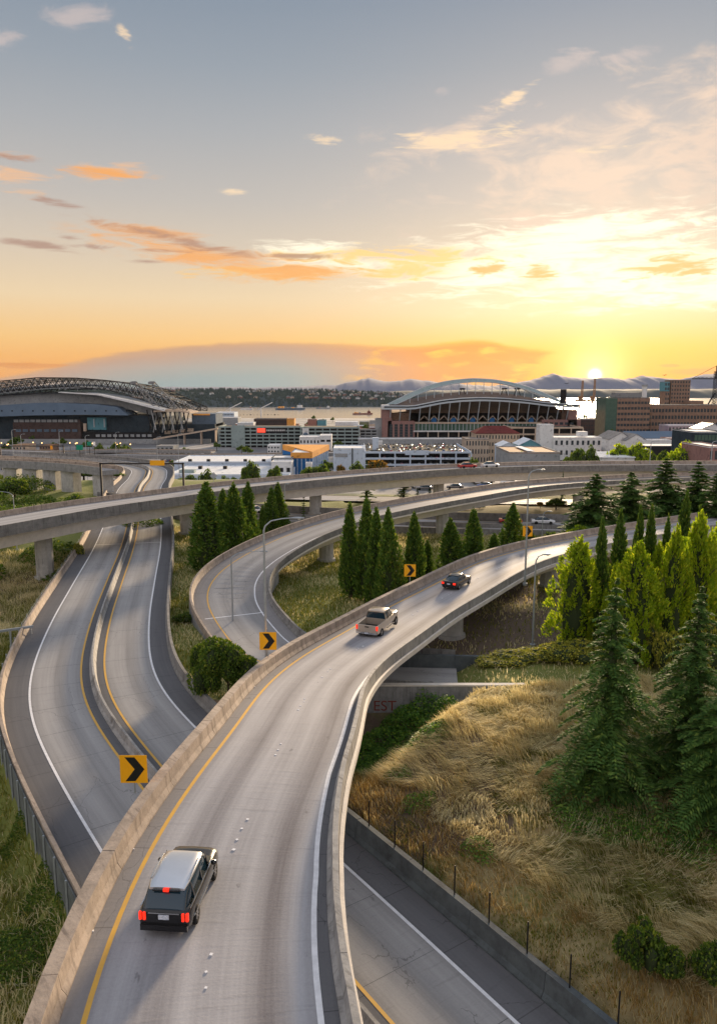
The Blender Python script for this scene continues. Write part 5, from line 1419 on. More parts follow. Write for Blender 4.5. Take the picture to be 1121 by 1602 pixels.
# ------------------------------------------------------------------ elevated roads further off
def viaduct(name, label, near_top, h, w, piers, pw=(3.4, 1.6), step=6, thick=1.1, rail='wallgrey'):
    pa = Path([P(u, v, h - .8) - Vector((0, 0, .8)) for u, v in near_top], 3, 5)
    t = thing(name, label, 'overpass', pa.pt(pa.L / 2, 0, -4))
    mb = MB(); sweep(mb, pa, [(-w, 0), (0, 0)], mats=0, step=step); mb.build('road_surface', M['lane2'], t, world=True)
    mb = MB(); sweep(mb, pa, [(.3, -.02), (.3, -thick), (-w - .3, -thick), (-w - .3, -.02)], step=step, closed=True); mb.build('girder', M['wallgrey'], t, world=True)
    barrier(t, pa, [(0, 0), (.1, .85), (.35, .85), (.36, -.3), (0, -.3)], 0, pa.L, 14, M[rail], step=step)
    barrier(t, pa, [(-w, 0), (-w + .1, .85), (-w - .25, .85), (-w - .36, -.3), (-w, -.3)], 0, pa.L, 14, M['barrier'], step=step)
    for u in piers:
        D = pa.p[np.argmin(np.abs(pa.p[:, 0] / pa.p[:, 1] - (u - CX) / F / math.cos(PITCH))), 1]; x = P(u, 735, 20).x; s = pa.near(*((u - CX) / F * D * 1.012, D)); c = pa.pt(s, -w / 2)
        pier(t, c, c.z - thick, square=pw, rotz=pa.head(s) + .3)
    return t, pa


nt = [(-60, 719), (0, 720), (37, 721.5), (93, 724.5), (140, 729), (158, 731.5)]
viaduct('elevated_ramp', 'elevated ramp on broad wall piers at the left, beyond the long viaduct', nt, 19.4, 4.5, (10, 52, 68, 104, 150), (3.4, 3.4), 3)
viaduct('elevated_road', 'far elevated road running across the left half before the city', [(-80, 703), (60, 707), (200, 712), (330, 713), (450, 711), (530, 708), (620, 703)], 46, 16, (250, 300, 360, 420, 480, 540), (2, 2), 10, 1.5)
viaduct('elevated_road', 'pale curving road rising to the far elevated road at the left edge', [(-60, 722), (30, 716), (90, 708), (160, 704), (240, 704), (330, 705)], 44, 9, (), (2, 2), 10)

# ------------------------------------------------------------------ the city
B = {}
for k, c, c2 in [('white', (.62, .62, .62), (.5, .5, .5)), ('bluewhite', (.48, .55, .64), (.40, .47, .56)), ('brick', (.30, .15, .12), (.22, .11, .09)), ('brown', (.26, .17, .12), (.19, .12, .09)), ('beige', (.46, .37, .29), (.36, .28, .22)),
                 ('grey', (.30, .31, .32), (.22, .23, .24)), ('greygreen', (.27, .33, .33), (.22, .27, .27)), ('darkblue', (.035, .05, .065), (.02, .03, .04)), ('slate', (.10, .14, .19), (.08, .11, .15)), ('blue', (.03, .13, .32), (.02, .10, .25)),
                 ('orange', (.75, .33, .08), (.65, .28, .07)), ('darkbrick', (.085, .055, .05), (.055, .04, .038)), ('purple', (.26, .20, .27), (.32, .26, .26)), ('roofwhite', (.70, .71, .72), (.58, .60, .62)), ('roofgrey', (.22, .22, .225), (.16, .16, .165)),
                 ('roofred', (.16, .04, .035), (.11, .03, .03)), ('roofbrown', (.32, .19, .11), (.24, .14, .08)), ('olive', (.16, .17, .10), (.12, .12, .08)), ('teal', (.10, .25, .30), (.08, .2, .24)), ('pink', (.27, .155, .14), (.21, .12, .11))]:
    c = tuple(min(.82, x * 1.22) for x in c); c2 = tuple(min(.8, x * 1.25) for x in c2); B[k] = mat('far_' + k, c, .85, c2, .15, .6, spec=.06, dirt=(tuple(x * .6 for x in c2), .5))
B['glass'] = mat('window_glass', (.03, .04, .05), .15, (.05, .06, .07), .4, .4)
B['glassg'] = mat('green_glass', (.05, .10, .08), .12, (.07, .13, .10), .3, .4)
B['dark'] = mat('dark_opening', (.015, .015, .018), .9)  # near-black, for dark parts and for shade painted into openings
B['warmlamp'] = mat('sodium_lamp', (.8, .45, .15), .4, emis=((1.0, .55, .2), 2.2))
B['roofblue'] = mat('metal_roof', (.13, .19, .27), .5, (.10, .15, .22), .1, .5, metal=.2)
B['frame'] = mat('white_steel', (.44, .49, .53), .6, spec=.1)
WIN = {}


def winmesh(w, h, m):
    k = (round(w, 1), round(h, 1), m)
    if k not in WIN: WIN[k] = MB().box(-w / 2, -.12, -h / 2, w / 2, .0, h / 2).mesh('window', B[m])
    return WIN[k]


def xs_at(u, D, z): 
    d = D * math.cos(PITCH) + (CAMZ - z) * math.sin(PITCH); return (u - CX) / F * d


def bld(name, label, u0, u1, vtop, D, depth, wall, roof='roofgrey', win=None, base=SODO, cat='building', rot=0.0, parapet=.7, group=None, bands=None):
    zt = PD((u0 + u1) / 2, vtop, D).z; x0, x1 = xs_at(u0, D, zt), xs_at(u1, D, zt); W_ = x1 - x0; H = zt - base
    t = thing(name, label, cat, ((x0 + x1) / 2, D, base), rot, group)
    MB().box(-W_ / 2, 0, 0, W_ / 2, depth, H - parapet).build('wall', B[wall], t)
    r = MB().box(-W_ / 2 - .15, -.15, H - parapet, W_ / 2 + .15, depth + .15, H - parapet + .25)
    r.build('roof', B[roof], t)
    if parapet > .4:
        p = MB(); p.box(-W_ / 2, 0, H - parapet + .25, W_ / 2, .3, H); p.box(-W_ / 2, depth - .3, H - parapet + .25, W_ / 2, depth, H); p.box(-W_ / 2, .3, H - parapet + .25, -W_ / 2 + .3, depth - .3, H); p.box(W_ / 2 - .3, .3, H - parapet + .25, W_ / 2, depth - .3, H); p.build('parapet', B[wall], t)
    if win:
        nx_, ny_, fw, fh, wm_ = win; cw, ch = W_ / nx_, (H - parapet) / ny_; me = winmesh(cw * fw, ch * fh, wm_)
        for j in range(ny_):
            for i in range(nx_): link('window', me, t, (-W_ / 2 + (i + .5) * cw, -.02, (j + .55) * ch))
    if bands:
        n, mm, fr = bands
        for j in range(n): ch = (H - parapet) / n; MB().box(-W_ / 2 - .12, -.25, (j + 1 - fr) * ch, W_ / 2 + .12, depth * .98, (j + 1) * ch - .02).build('spandrel', B[mm], t)
    return t, W_, H


def gable(name, label, u0, u1, veave, vridge, D, depth, wall, roof, base=SODO, axis_='x', group=None):
    zt = PD((u0 + u1) / 2, veave, D).z; x0, x1 = xs_at(u0, D, zt), xs_at(u1, D, zt); W_ = x1 - x0; H = zt - base; rz = max(.8, PD(u0, vridge, D + depth / 2).z - zt)
    t = thing(name, label, 'building', ((x0 + x1) / 2, D, base), 0, group); MB().box(-W_ / 2, 0, 0, W_ / 2, depth, H).build('wall', B[wall], t); mb = MB(); o = .5
    if axis_ == 'x': mb.prism([(-o, H), (depth / 2, H + rz), (depth + o, H), (depth + o, H + .3), (depth / 2, H + rz + .35), (-o, H + .3)], -W_ / 2 - o, W_ / 2 + o, 'x'); mb2 = MB().prism([(0, H), (depth / 2, H + rz), (depth, H)], -W_ / 2, W_ / 2, 'x')
    else: mb.prism([(-W_ / 2 - o, H), (0, H + rz), (W_ / 2 + o, H), (W_ / 2 + o, H + .3), (0, H + rz + .35), (-W_ / 2 - o, H + .3)], -o, depth + o, 'y'); mb2 = MB().prism([(-W_ / 2, H), (0, H + rz), (W_ / 2, H)], .0, depth, 'y')
    mb.build('roof', B[roof], t); mb2.build('gable_wall', B[wall], t)
    return t, W_, H


def garage(name, label, u0, u1, vtop, D, depth, floors, bays, m, base=SODO, rail=1.1):
    zt = PD((u0 + u1) / 2, vtop, D).z; x0, x1 = xs_at(u0, D, zt), xs_at(u1, D, zt); W_ = x1 - x0; H = zt - base; fh = H / floors
    t = thing(name, label, 'parking garage', ((x0 + x1) / 2, D, base))
    MB().box(-W_ / 2 + 1, 5, 0, W_ / 2 - 1, depth - 1, H - 1).build('core', B['dark'], t)  # near-black box stands in for the shade between the decks
    for k in range(1, floors + 1):
        z = k * fh; MB().box(-W_ / 2, 0, z - rail, W_ / 2, .3, z).build('rail', B[m], t); MB().box(-W_ / 2, .3, z - rail - .3, W_ / 2, depth, z - rail).build('floor_slab', B[m], t)
        MB().box(W_ / 2 - .3, .3, z - rail, W_ / 2, depth, z).build('rail', B[m], t); MB().box(-W_ / 2, .3, z - rail, -W_ / 2 + .3, depth, z).build('rail', B[m], t)
    for i in range(bays + 1): x = -W_ / 2 + W_ * i / bays; MB().box(x - .4, -.15, 0, x + .4, .7, H - rail).build('column', B[m], t)
    return t, W_, H


def on(t, m, name, x0, y0, z0, x1, y1, z1): return MB().box(x0, y0, z0, x1, y1, z1).build(name, B[m], t)


# warehouse with the long white roof at the left
t, w, h = bld('warehouse', 'long warehouse with a white roof behind the twin ramps', 262, 452, 742, 400, 50, 'bluewhite', 'roofwhite')
for x in (-22, -8, 8, 20): on(t, 'dark', 'roof_unit', x, 30, h - .3, x + 2, 33, h + 1.2)
on(t, 'greygreen', 'roof_unit', -28, 10, h - .4, -20, 15, h + 1.2)
t, w, h = bld('warehouse', 'second white roofed warehouse behind the first, reaching the blue store', 272, 470, 722, 455, 45, 'bluewhite', 'roofwhite')
for i in range(7): on(t, 'dark', 'roof_unit', -w / 2 + 8 + i * 11, 2, h - .3, -w / 2 + 10 + i * 11, 4, h + 1.2)
t, w, h = bld('store', 'blue store with an orange stripe along its top', 455, 488, 708, 440, 60, 'blue', 'roofwhite'); on(t, 'orange', 'fascia', -w / 2 - .2, -.4, h - 3.2, w / 2 + .2, .0, h + .1)
for i in range(5): on(t, 'bluewhite', 'pilaster', -w / 2 + 1 + i * w / 5, -.5, 0, -w / 2 + 1.4 + i * w / 5, -.2, h - 3.4)
mb = MB(); t2 = thing('store_wing', 'orange and blue side of the store running back to the right', 'building', (xs_at(488, 441, -5), 441, SODO)); wd = xs_at(514, 500, -5) - xs_at(488, 441, -5)
MB().prism([(0, 0), (wd, 58), (wd - 30, 58), (0, 2)], 0, h - 3.2, 'z').build('wall', B['blue'], t2); MB().prism([(.1, -.4), (wd + .4, 58), (wd - 30, 58.4), (0, 2)], h - 3.2, h + .3, 'z').build('fascia', B['orange'], t2)
for i in range(9): q = i / 9; MB().bar((wd * q + .6, 58 * q, 0), (wd * q + .6, 58 * q, h - 3.4), .35).build('pilaster', B['bluewhite'], t2)
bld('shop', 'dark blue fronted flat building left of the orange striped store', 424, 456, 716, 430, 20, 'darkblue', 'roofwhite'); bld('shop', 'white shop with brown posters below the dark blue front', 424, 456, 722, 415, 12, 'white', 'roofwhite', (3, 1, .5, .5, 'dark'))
bld('kiosk', 'small white tower like hut in front of the blue store', 478, 487, 724, 405, 6, 'white', 'roofwhite')
t, w, h = bld('building', 'tall blank pale blue building in the middle', 521, 569, 701, 430, 25, 'bluewhite', 'roofwhite'); on(t, 'grey', 'panel', -w / 2 + 1, -.2, h - 5, -w / 2 + 8, -.02, h - 3); on(t, 'dark', 'downpipe', 1.8, -.4, 0, 2.4, -.02, h)
gt, w, h = garage('parking_garage', 'open parking garage with cars parked on its roof', 570, 737, 706, 470, 70, 4, 7, 'bluewhite')
on(gt, 'bluewhite', 'sign_panel', -w * .12, -.5, h - 2.2, w * .10, -.32, h + .6); on(gt, 'bluewhite', 'stair_tower', -w * .42, 20, h - 1, -w * .36, 26, h + 7)
gl = (gt.location.x, gt.location.y, gt.location.z + h - .75)
cols = ['white', 'silver', 'dark', 'cream', 'grey', 'white', 'blue', 'red']
for r_ in range(5):
    for i in range(22):
        if random.random() < .62: far_car(random.choice(cols), (gl[0] - w / 2 + 3 + i * (w - 6) / 22, gl[1] + 5 + r_ * 13, gl[2]), random.choice((0, 3.14)) + random.uniform(-.05, .05), 'car parked on the roof of the open garage', 'cars on the garage roof')
for r_ in range(2):
    for i in range(16):
        if random.random() < .6: far_car(random.choice(cols), (gl[0] - w / 2 + 5 + i * (w - 8) / 16, gl[1] + 3.0, gl[2] - (r_ + 1) * (h / 4)), 0, 'car parked inside the open garage behind its railings', 'cars inside the open garage')
bld('hall', 'long low glass roofed hall behind the garage with cars on top', 560, 735, 686, 600, 14, 'grey', 'roofwhite', (30, 1, .7, .4, 'glass'))
bld('hall_tower', 'white square tower rising before the low hall', 588, 598, 690, 560, 8, 'white', 'roofwhite')
t, w, h = garage('parking_garage', 'big grey parking garage with a red lettered banner', 342, 470, 667, 700, 40, 6, 13, 'greygreen')
on(t, 'white', 'banner', -w * .30, -.5, 8, -w * .22, -.3, h - 1); on(t, 'dark', 'banner_figure', -w * .28, -.6, 11, -w * .24, -.5, h - 4); on(t, 'dark', 'sign_strip', -w * .0, -.5, h - 6, w * .32, -.3, h - 1.5)
on(t, 'greygreen', 'stair_tower', -w * .34, -1, 0, -w * .18, -.2, h + 1)
M['redsign'] = mat('red_sign_face', (.75, .05, .03), .4, emis=((1, .08, .04), .6))
MB().box(-w * .03, -.7, h - 5.5, w * .07, -.52, h - 1.6).build('sign_panel', M['redsign'], t)
for i in range(11): on(t, 'white', 'sign_letter', w * (.085 + i * .021), -.7, h - 4.3, w * (.085 + i * .021) + 1.0, -.52, h - 2.8)
t, w, h = garage('parking_garage', 'long grey parking garage left of the arched stadium', 470, 562, 668, 690, 45, 6, 8, 'greygreen')
on(t, 'white', 'banner', -w * .47, -.5, 9, -w * .36, -.3, h - 1); MB().ball((-w * .415, -.6, h - 7), 2.4, 10).build('banner_emblem', B['slate'], t)
garage('parking_garage', 'right end wing of the long grey garage', 562, 590, 671, 705, 30, 6, 3, 'grey')
bld('tower_block', 'plain grey stair block between garage and brick stadium wing', 587, 599, 655, 712, 20, 'grey')
t, w, h = bld('building', 'low white building with slanting window strips', 468, 500, 683, 610, 20, 'white', 'roofwhite', (6, 2, .4, .3, 'dark')); bld('building', 'white wing with sloping dark strips right of the low white building', 500, 518, 681, 608, 22, 'white', 'roofwhite', (2, 2, .7, .2, 'dark'))
# left of the garage: trees, port sheds
bld('warehouse', 'pale warehouse with a teal front before the port', 371, 396, 661, 820, 20, 'white', 'roofwhite'); bld('apartment_block', 'brown brick block behind the grey garage', 397, 448, 655, 860, 20, 'darkbrick', 'roofgrey', (14, 3, .4, .3, 'glass'))
bld('apartment_block', 'orange sunlit end of the brown brick block', 448.5, 460, 655, 860, 20, 'orange'); bld('terminal_shed', 'blue shed by the bay', 496, 510, 657, 1000, 20, 'teal', 'roofgrey'); bld('terminal_shed', 'brick red shed by the bay left of the blue one', 481, 495, 656, 1000, 20, 'brick')  # orange end: low sun on the brick block, put into its colour
bld('terminal_shed', 'long white roofed shed by the bay', 524, 560, 660, 980, 30, 'white', 'roofwhite'); bld('terminal_shed', 'green roofed shed by the bay', 562, 577, 659, 990, 20, 'olive', 'roofwhite'); bld('terminal_shed', 'grey shed at the foot of the grey tower block', 578, 588, 658, 990, 20, 'grey')
bld('ferry_terminal', 'wide white roofed terminal at the shore on the left', 338, 366, 645, 1250, 40, 'bluewhite', 'roofwhite', (12, 2, .6, .3, 'glass')); bld('ferry_terminal', 'lower terminal building in front of the wide one', 336, 372, 653, 1100, 30, 'grey', 'roofwhite')
for i in range(70):
    u = random.choice([random.uniform(332, 600), random.uniform(905, 1121), random.uniform(600, 900)]); D = random.uniform(800, 1060); wv_ = random.uniform(8, 26); cc_ = random.choice(['white', 'grey', 'bluewhite', 'beige', 'brick', 'slate', 'pink']); side_ = 'left of the arched stadium' if u < 598 else 'behind the arched stadium' if u < 905 else 'right of the arched stadium'; lab_ = {'bluewhite': 'pale blue', 'brick': 'brick red'}.get(cc_, cc_)
    bld('harbour_shed', 'low %s shed on the flats %s' % (lab_, side_), u, u + wv_, P(u, 640, 48).z * 0 + HOR + 1200 * math.tan(math.radians(0)) + (54 - random.uniform(4, 9)) / D * F * 1.0, D, random.uniform(12, 40), cc_, random.choice(['roofwhite', 'roofgrey', 'roofwhite', 'roofbrown']), group=lab_ + ' harbour sheds ' + side_, parapet=.3)
for i in range(60):
    D = random.uniform(380, 660); u = random.choice([random.uniform(-10, 1130), random.uniform(880, 1130)])
    if D < 520 and u < 900: continue
    cc_ = random.choice(['white', 'grey', 'beige', 'brick', 'bluewhite', 'brown']); lab_ = {'bluewhite': 'pale blue', 'brick': 'brick red'}.get(cc_, cc_); side_ = 'in front of the roofed stadium' if u < 330 else 'between the garages and the long viaduct' if u < 740 else 'on the right below the offices'
    bld('city_block', 'small %s flat roofed block %s' % (lab_, side_), u, u + random.uniform(14, 34), HOR + (54 - random.uniform(5, 10)) / D * F, D, random.uniform(12, 25), cc_, random.choice(['roofwhite', 'roofgrey', 'roofbrown']), (4, 2, .5, .4, 'glass'), group='small %s city blocks %s' % (lab_, side_), parapet=.5)

# ---------------- right hand city
t, w, h = bld('brick_hall', 'beige brick hall with a dark red hipped roof and arched windows', 744, 812, 678, 560, 24, 'beige', 'roofred', (14, 4, .42, .5, 'glass'), parapet=.3)
MB().add([(-w / 2 - 1, -1, h), (w / 2 + 1, -1, h), (w / 2 + 1, 25, h), (-w / 2 - 1, 25, h), (-w / 2 + 8, 12, h + 5), (w / 2 - 8, 12, h + 5)], [(0, 1, 5, 4), (1, 2, 5), (2, 3, 4, 5), (3, 0, 4)]).build('hipped_roof', B['roofred'], t)
bld('brick_hall', 'lower beige wing at the left of the red roofed hall', 728, 765, 686, 545, 20, 'beige', 'roofgrey', (8, 3, .45, .55, 'glass'))
t, w, h = garage('parking_garage', 'beige parking garage with long open decks behind the white building', 800, 912, 668, 640, 40, 4, 6, 'beige')
bld('stair_tower', 'tall blank pale tower at the left end of the white building', 845, 866, 664, 522, 12, 'white', 'roofwhite'); t, w, h = bld('apartment_block', 'white building with paired dark windows', 866, 941, 684, 520, 20, 'white', 'roofwhite', (9, 3, .42, .45, 'glass')); on(t, 'white', 'penthouse', 2, 5, h, 8, 12, h + 3.5)
t, w, h = gable('shed', 'blue grey peaked shed right of the lower beige wing', 812, 846, 697, 686, 480, 20, 'teal', 'bluewhite', axis_='y'); gable('shed', 'smaller blue grey peaked shed before the red roofed hall', 782, 808, 699, 691, 470, 18, 'bluewhite', 'bluewhite', axis_='y')
t, w, h = bld('warehouse', 'grey warehouse with a rusty flat roof just over the long viaduct', 797, 876, 707, 415, 42, 'grey', 'roofbrown', (8, 1, .4, .4, 'dark')); on(t, 'bluewhite', 'roof_panel', -w * .12, 4, h, w * .02, 38, h + .3)
bld('brick_block', 'dark red brick block left of the brown office', 908, 948, 655, 800, 25, 'darkbrick', 'roofwhite', (10, 5, .4, .35, 'glass'))
t, w, h = bld('office_block', 'brown banded office block with a green glass end', 966, 1017, 622, 690, 30, 'glass', 'roofgrey', None, bands=(9, 'brown', .55)); on(t, 'roofgrey', 'penthouse', -w * .5, 6, h, w * .28, 18, h + 4.5)
for i in range(10): on(t, 'brown', 'mullion', -w / 2 + w * i / 10, -.3, 0, -w / 2 + w * i / 10 + .5, -.05, h)
t, w, h = bld('office_wing', 'green glass end of the brown banded office', 948, 965.6, 622, 690, 30, 'glassg', 'roofgrey', (3, 9, .8, .7, 'glassg'))
t = thing('chimney', 'pale banded chimney right of the brown office roof', 'chimney', (xs_at(1006, 720, 10), 720, SODO)); MB().tube([(0, 0, 0), (0, 0, PD(1006, 602, 720).z - SODO)], [2.6, 2.2], 12).build('stack', B['white'], t); MB().tube([(0, 0, PD(1006, 602, 720).z - SODO - 1.5), (0, 0, PD(1006, 602, 720).z - SODO + .2)], 2.7, 12).build('rim', B['grey'], t)
t, w, h = bld('office_block', 'long brown office with dark window bands at the right edge', 1019, 1150, 633, 720, 30, 'glass', 'roofgrey', None, bands=(6, 'brown', .5))
for i in range(26): on(t, 'brown', 'mullion', -w / 2 + w * i / 26, -.3, 0, -w / 2 + w * i / 26 + .8, -.05, h)
bld('tower', 'dark brown tower block above the long office', 1050, 1080, 594, 900, 20, 'brown', 'roofgrey', (7, 14, .5, .5, 'glass'))
bld('tower', 'slim tower with a blue top left of the dark brown tower', 1040, 1047, 612, 900, 16, 'brown', 'roofgrey', (2, 9, .6, .5, 'glass')); bld('blue_tower', 'light blue top storeys of the slim tower', 1039.6, 1047.4, 597, 899, 15, 'teal', 'roofgrey', (2, 2, .7, .6, 'glass'), base=PD(1043, 612, 900).z + .05)
bld('building', 'low dark building in front of the tower foot', 1080, 1100, 627, 880, 20, 'brown')
gable('gabled_shed', 'white gabled shed with a grey roof right of the red brick block', 953, 990, 688, 675, 560, 30, 'white', 'roofgrey', axis_='y'); gable('gabled_shed', 'second white gable with brick front beside the first', 978, 1012, 690, 678, 552, 25, 'white', 'roofgrey', axis_='y')
gable('long_shed', 'long slate blue roofed building with white front', 985, 1062, 686, 675, 590, 30, 'white', 'roofblue'); bld('building', 'purplish painted brick building under the long office', 1045, 1100, 665, 640, 20, 'purple', 'roofwhite', (10, 4, .45, .5, 'glass'))
gable('shed', 'white shed with blue roof at the right edge', 1095, 1135, 672, 662, 600, 20, 'white', 'roofblue', axis_='y')
bld('building', 'dark glass building at the right edge', 1086, 1135, 675, 420, 30, 'darkblue', 'roofwhite', (9, 5, .8, .5, 'glassg')); bld('building', 'brick building in the right corner above the viaduct', 1109, 1140, 698, 350, 30, 'pink', 'roofwhite', (4, 3, .5, .5, 'glass'), base=-20)
gable('flat_house', 'low pale roofed building just over the viaduct on the right', 934, 992, 716, 707, 400, 26, 'white', 'roofwhite'); bld('canopy', 'long white canopy over parked cars on the right', 1010, 1062, 697, 480, 14, 'dark', 'roofwhite', parapet=.3)  # near-black block under the canopy roof stands in for the shade there
bld('brick_shed', 'low red brick building above the white canopy', 1042, 1072, 685, 560, 12, 'brick', 'roofwhite'); bld('white_row', 'low white row of fronts below the slate blue roof', 1005, 1050, 688, 545, 12, 'white', 'roofwhite', (7, 1, .5, .6, 'dark'))
for i in range(46):
    u = random.uniform(470, 1080); v = random.choice([random.uniform(748, 768), random.uniform(700, 716)]); p = P(u, v, 53.6)
    if (v < 720 and not 730 < u < 1075) or p.y < 345: continue
    far_car(random.choice(cols), (p.x, p.y, SODO), random.choice([1.57, 0, .4]), 'car parked in the lots beyond the long viaduct', 'cars parked beyond the long viaduct')
for i in range(30):
    u = random.uniform(585, 905); v = random.choice([756, 759, 763, 767]) + random.uniform(-.4, .4); p = P(u, v, 26.3); z_ = gz(p.x, p.y)
    if p.y > 186: far_car(random.choice(cols), (p.x, p.y, z_ + .05), random.choice([1.57, 1.4, .1]), 'car parked on the lot seen under the long viaduct', 'cars on the lot under the long viaduct')
for i in range(40):
    u = random.uniform(262, 350); p = P(u, random.uniform(708, 722), 53.6); far_car(random.choice(cols), (p.x, p.y, SODO), random.choice([1.57, 0]), 'car parked between the white warehouse and the far elevated road', 'cars parked behind the white warehouse')
for i, (u, vt, D, w, k, lab) in enumerate([(325, 737, 340, 34, 'round0', 'green tree before the white warehouse'), (357, 740, 335, 32, 'round1', 'green tree before the white warehouse, right of the first'), (294, 742, 330, 40, 'round2', 'dark shrubby tree next to the gantry post'),
    (392, 724, 350, 34, 'round0', 'taller tree before the white shop'), (428, 728, 350, 30, 'round2', 'tree before the white shop, right'), (497, 722, 370, 46, 'round1', 'broad tree in front of the blue store'), (535, 724, 400, 18, 'rusty', 'rusty tree before the pale blue building'),
    (560, 724, 400, 30, 'round0', 'tree at the right foot of the pale blue building'), (592, 716, 410, 40, 'rusty', 'orange brown tree before the open garage'), (741, 711, 400, 18, 'round1', 'olive tree beside the open garage'),
    (905, 700, 400, 46, 'round2', 'olive tree before the white building'), (928, 700, 395, 26, 'round0', 'dark tree at the right of the white building'), (968, 693, 410, 50, 'limeround', 'light green tree above the pale roof'), (1000, 692, 405, 44, 'limeround', 'taller light green tree right of the pale roof'),
    (1074, 690, 380, 66, 'limeround', 'big light green tree left of the dark glass building'), (1040, 708, 390, 34, 'round0', 'dark tree under the white canopy'), (1018, 704, 420, 26, 'round2', 'dark tree left of the white canopy'), (955, 668, 650, 12, 'round1', 'tree at the foot of the green glass end'),
    (815, 706, 420, 10, 'limeround', 'small lime tree by the rusty roofed warehouse'), (20, 742, 170, 46, 'round1', 'tree behind the left end of the long viaduct'), (116, 775, 150, 50, 'round0', 'tree rising over the left end of the long viaduct'), (60, 745, 210, 60, 'round2', 'tree behind the wall piers'),
    (130, 732, 225, 80, 'round0', 'dark tree seen through the gap between the wall piers'), (88, 732, 225, 50, 'round1', 'dark tree seen through the first gap between the wall piers'), (175, 738, 215, 40, 'round2', 'dark tree right of the wall piers'),
    (870, 780, 165, 34, 'round0', 'dark tree in the dry strip under the viaduct'), (750, 790, 165, 18, 'round2', 'small dark tree in the dry strip'), (728, 792, 163, 20, 'round1', 'small dark round tree left in the dry strip'), (845, 784, 166, 12, 'rusty', 'reddish bare shrub in the dry strip')]):
    tree(k, 'city_tree' if D > 300 else 'dark_tree', lab, 'tree', u, vt, D, w)
for i in range(150):
    D = random.uniform(420, 1300); u = random.uniform(-20, 1140)
    t = tree('small', 'far_tree', 'small tree among the far city roofs', 'tree', u, HOR + (54 - random.uniform(6, 10)) / D * F, D, 9 / D * F, 'small trees of the far city')
for i, (u, v0, D, lab) in enumerate([(1018, 690, 400, 'lamp mast before the pale roof'), (1114, 690, 330, 'twin headed lamp mast at the right edge')]):
    lamp(u, 0, v0, D, 12, lab, z0=SODO, r=.3)
for i, u in enumerate((18, 32, 92, 133, 180, 245, 278)): lamp(u, 0, 672 + (i * 7) % 12, 330, 6, ['leftmost', 'second', 'third', 'fourth', 'fifth', 'sixth', 'rightmost'][i] + ' of the dark lamp masts before the roofed stadium', z0=SODO, r=.16)

# ---------------- stadium with the rolling roof, left
D0 = 755
st = thing('roofed_stadium', 'dark stadium with a trussed rolling roof at the left', 'stadium', (xs_at(120, D0, 0), D0, SODO))
ox, oz = st.location.x, SODO


def sx(u, D=None): return xs_at(u, D or D0, 10) - ox
def sz(v, D=None): return PD(500, v, D or D0).z - oz


def strip(prof_top, prof_bot, y0, y1, m, name, parent=st):
    us = np.linspace(max(prof_top[0][0], prof_bot[0][0]), min(prof_top[-1][0], prof_bot[-1][0]), 26)
    tp = np.interp(us, *zip(*prof_top)); bt_ = np.interp(us, *zip(*prof_bot)); v = []; f = []
    for u, a, b in zip(us, tp, bt_): x = sx(u); v += [(x, y0, sz(a)), (x, y1, sz(a)), (x, y1, sz(b)), (x, y0, sz(b))]
    for i in range(len(us) - 1):
        for j in range(4): f.append((i * 4 + j, i * 4 + (j + 1) % 4, i * 4 + 4 + (j + 1) % 4, i * 4 + 4 + j))
    f += [(0, 3, 2, 1), (len(v) - 4, len(v) - 3, len(v) - 2, len(v) - 1)]
    return MB().add(v, f).build(name, B[m], parent)


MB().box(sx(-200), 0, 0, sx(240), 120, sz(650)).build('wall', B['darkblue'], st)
MB().box(sx(22), -5, 0, sx(128), -.1, sz(660)).build('brick_front', B['darkbrick'], st)
for i in range(12): on(st, 'grey', 'window_strip', sx(24 + i * 8.6), -5.5, sz(660), sx(31 + i * 8.6), -5.1, sz(656))
for i in range(9): on(st, 'slate', 'window_strip', sx(26 + i * 11), -5.5, sz(675), sx(34 + i * 11), -5.1, sz(671))
on(st, 'teal', 'glass_front', sx(137), -3, sz(672), sx(166), -.2, sz(653)); on(st, 'frame', 'mast', sx(147), -4, sz(668), sx(148.5), -3.2, sz(655)); on(st, 'frame', 'mast', sx(163), -4, sz(668), sx(164.5), -3.2, sz(655)); on(st, 'beige', 'pylon', sx(132), -6, sz(674), sx(136), -3.2, sz(662))
on(st, 'darkbrick', 'pylon', sx(124), -7, 0, sx(128), -5, sz(656)); on(st, 'grey', 'plinth', sx(-200), -8, 0, sx(330), -5.6, sz(686)); on(st, 'dark', 'colonnade_shade', sx(128), -4, sz(686), sx(250), -.2, sz(676))  # the near-black block among these stands in for shade inside the colonnade
for i in range(10): on(st, 'grey', 'window_strip', sx(150 + i * 9), -4.5, sz(683), sx(156 + i * 9), -4.05, sz(679))
strip([(-200, 640), (0, 634), (60, 630), (110, 630), (160, 632), (198, 637), (206, 648)], [(-200, 655), (0, 651), (60, 649), (140, 648), (206, 649)], -14, 20, 'roofblue', 'awning')
for i in range(14):
    x = sx(-4 + i * 16); on(st, 'dark', 'vent', x, -14.6, sz(643), x + 1.2, -14.02, sz(641))
arc = [(-220, 640), (-100, 627), (0, 619), (60, 615), (120, 614), (170, 620), (215, 631), (250, 641)]
strip(arc, [(u, v + 16 - max(0, u - 120) * .03) for u, v in arc], 4, 60, 'grey', 'upper_wall')
strip([(u, v - 1.2) for u, v in arc], [(u, v + .6) for u, v in arc], -2, 10, 'dark', 'roof_edge')
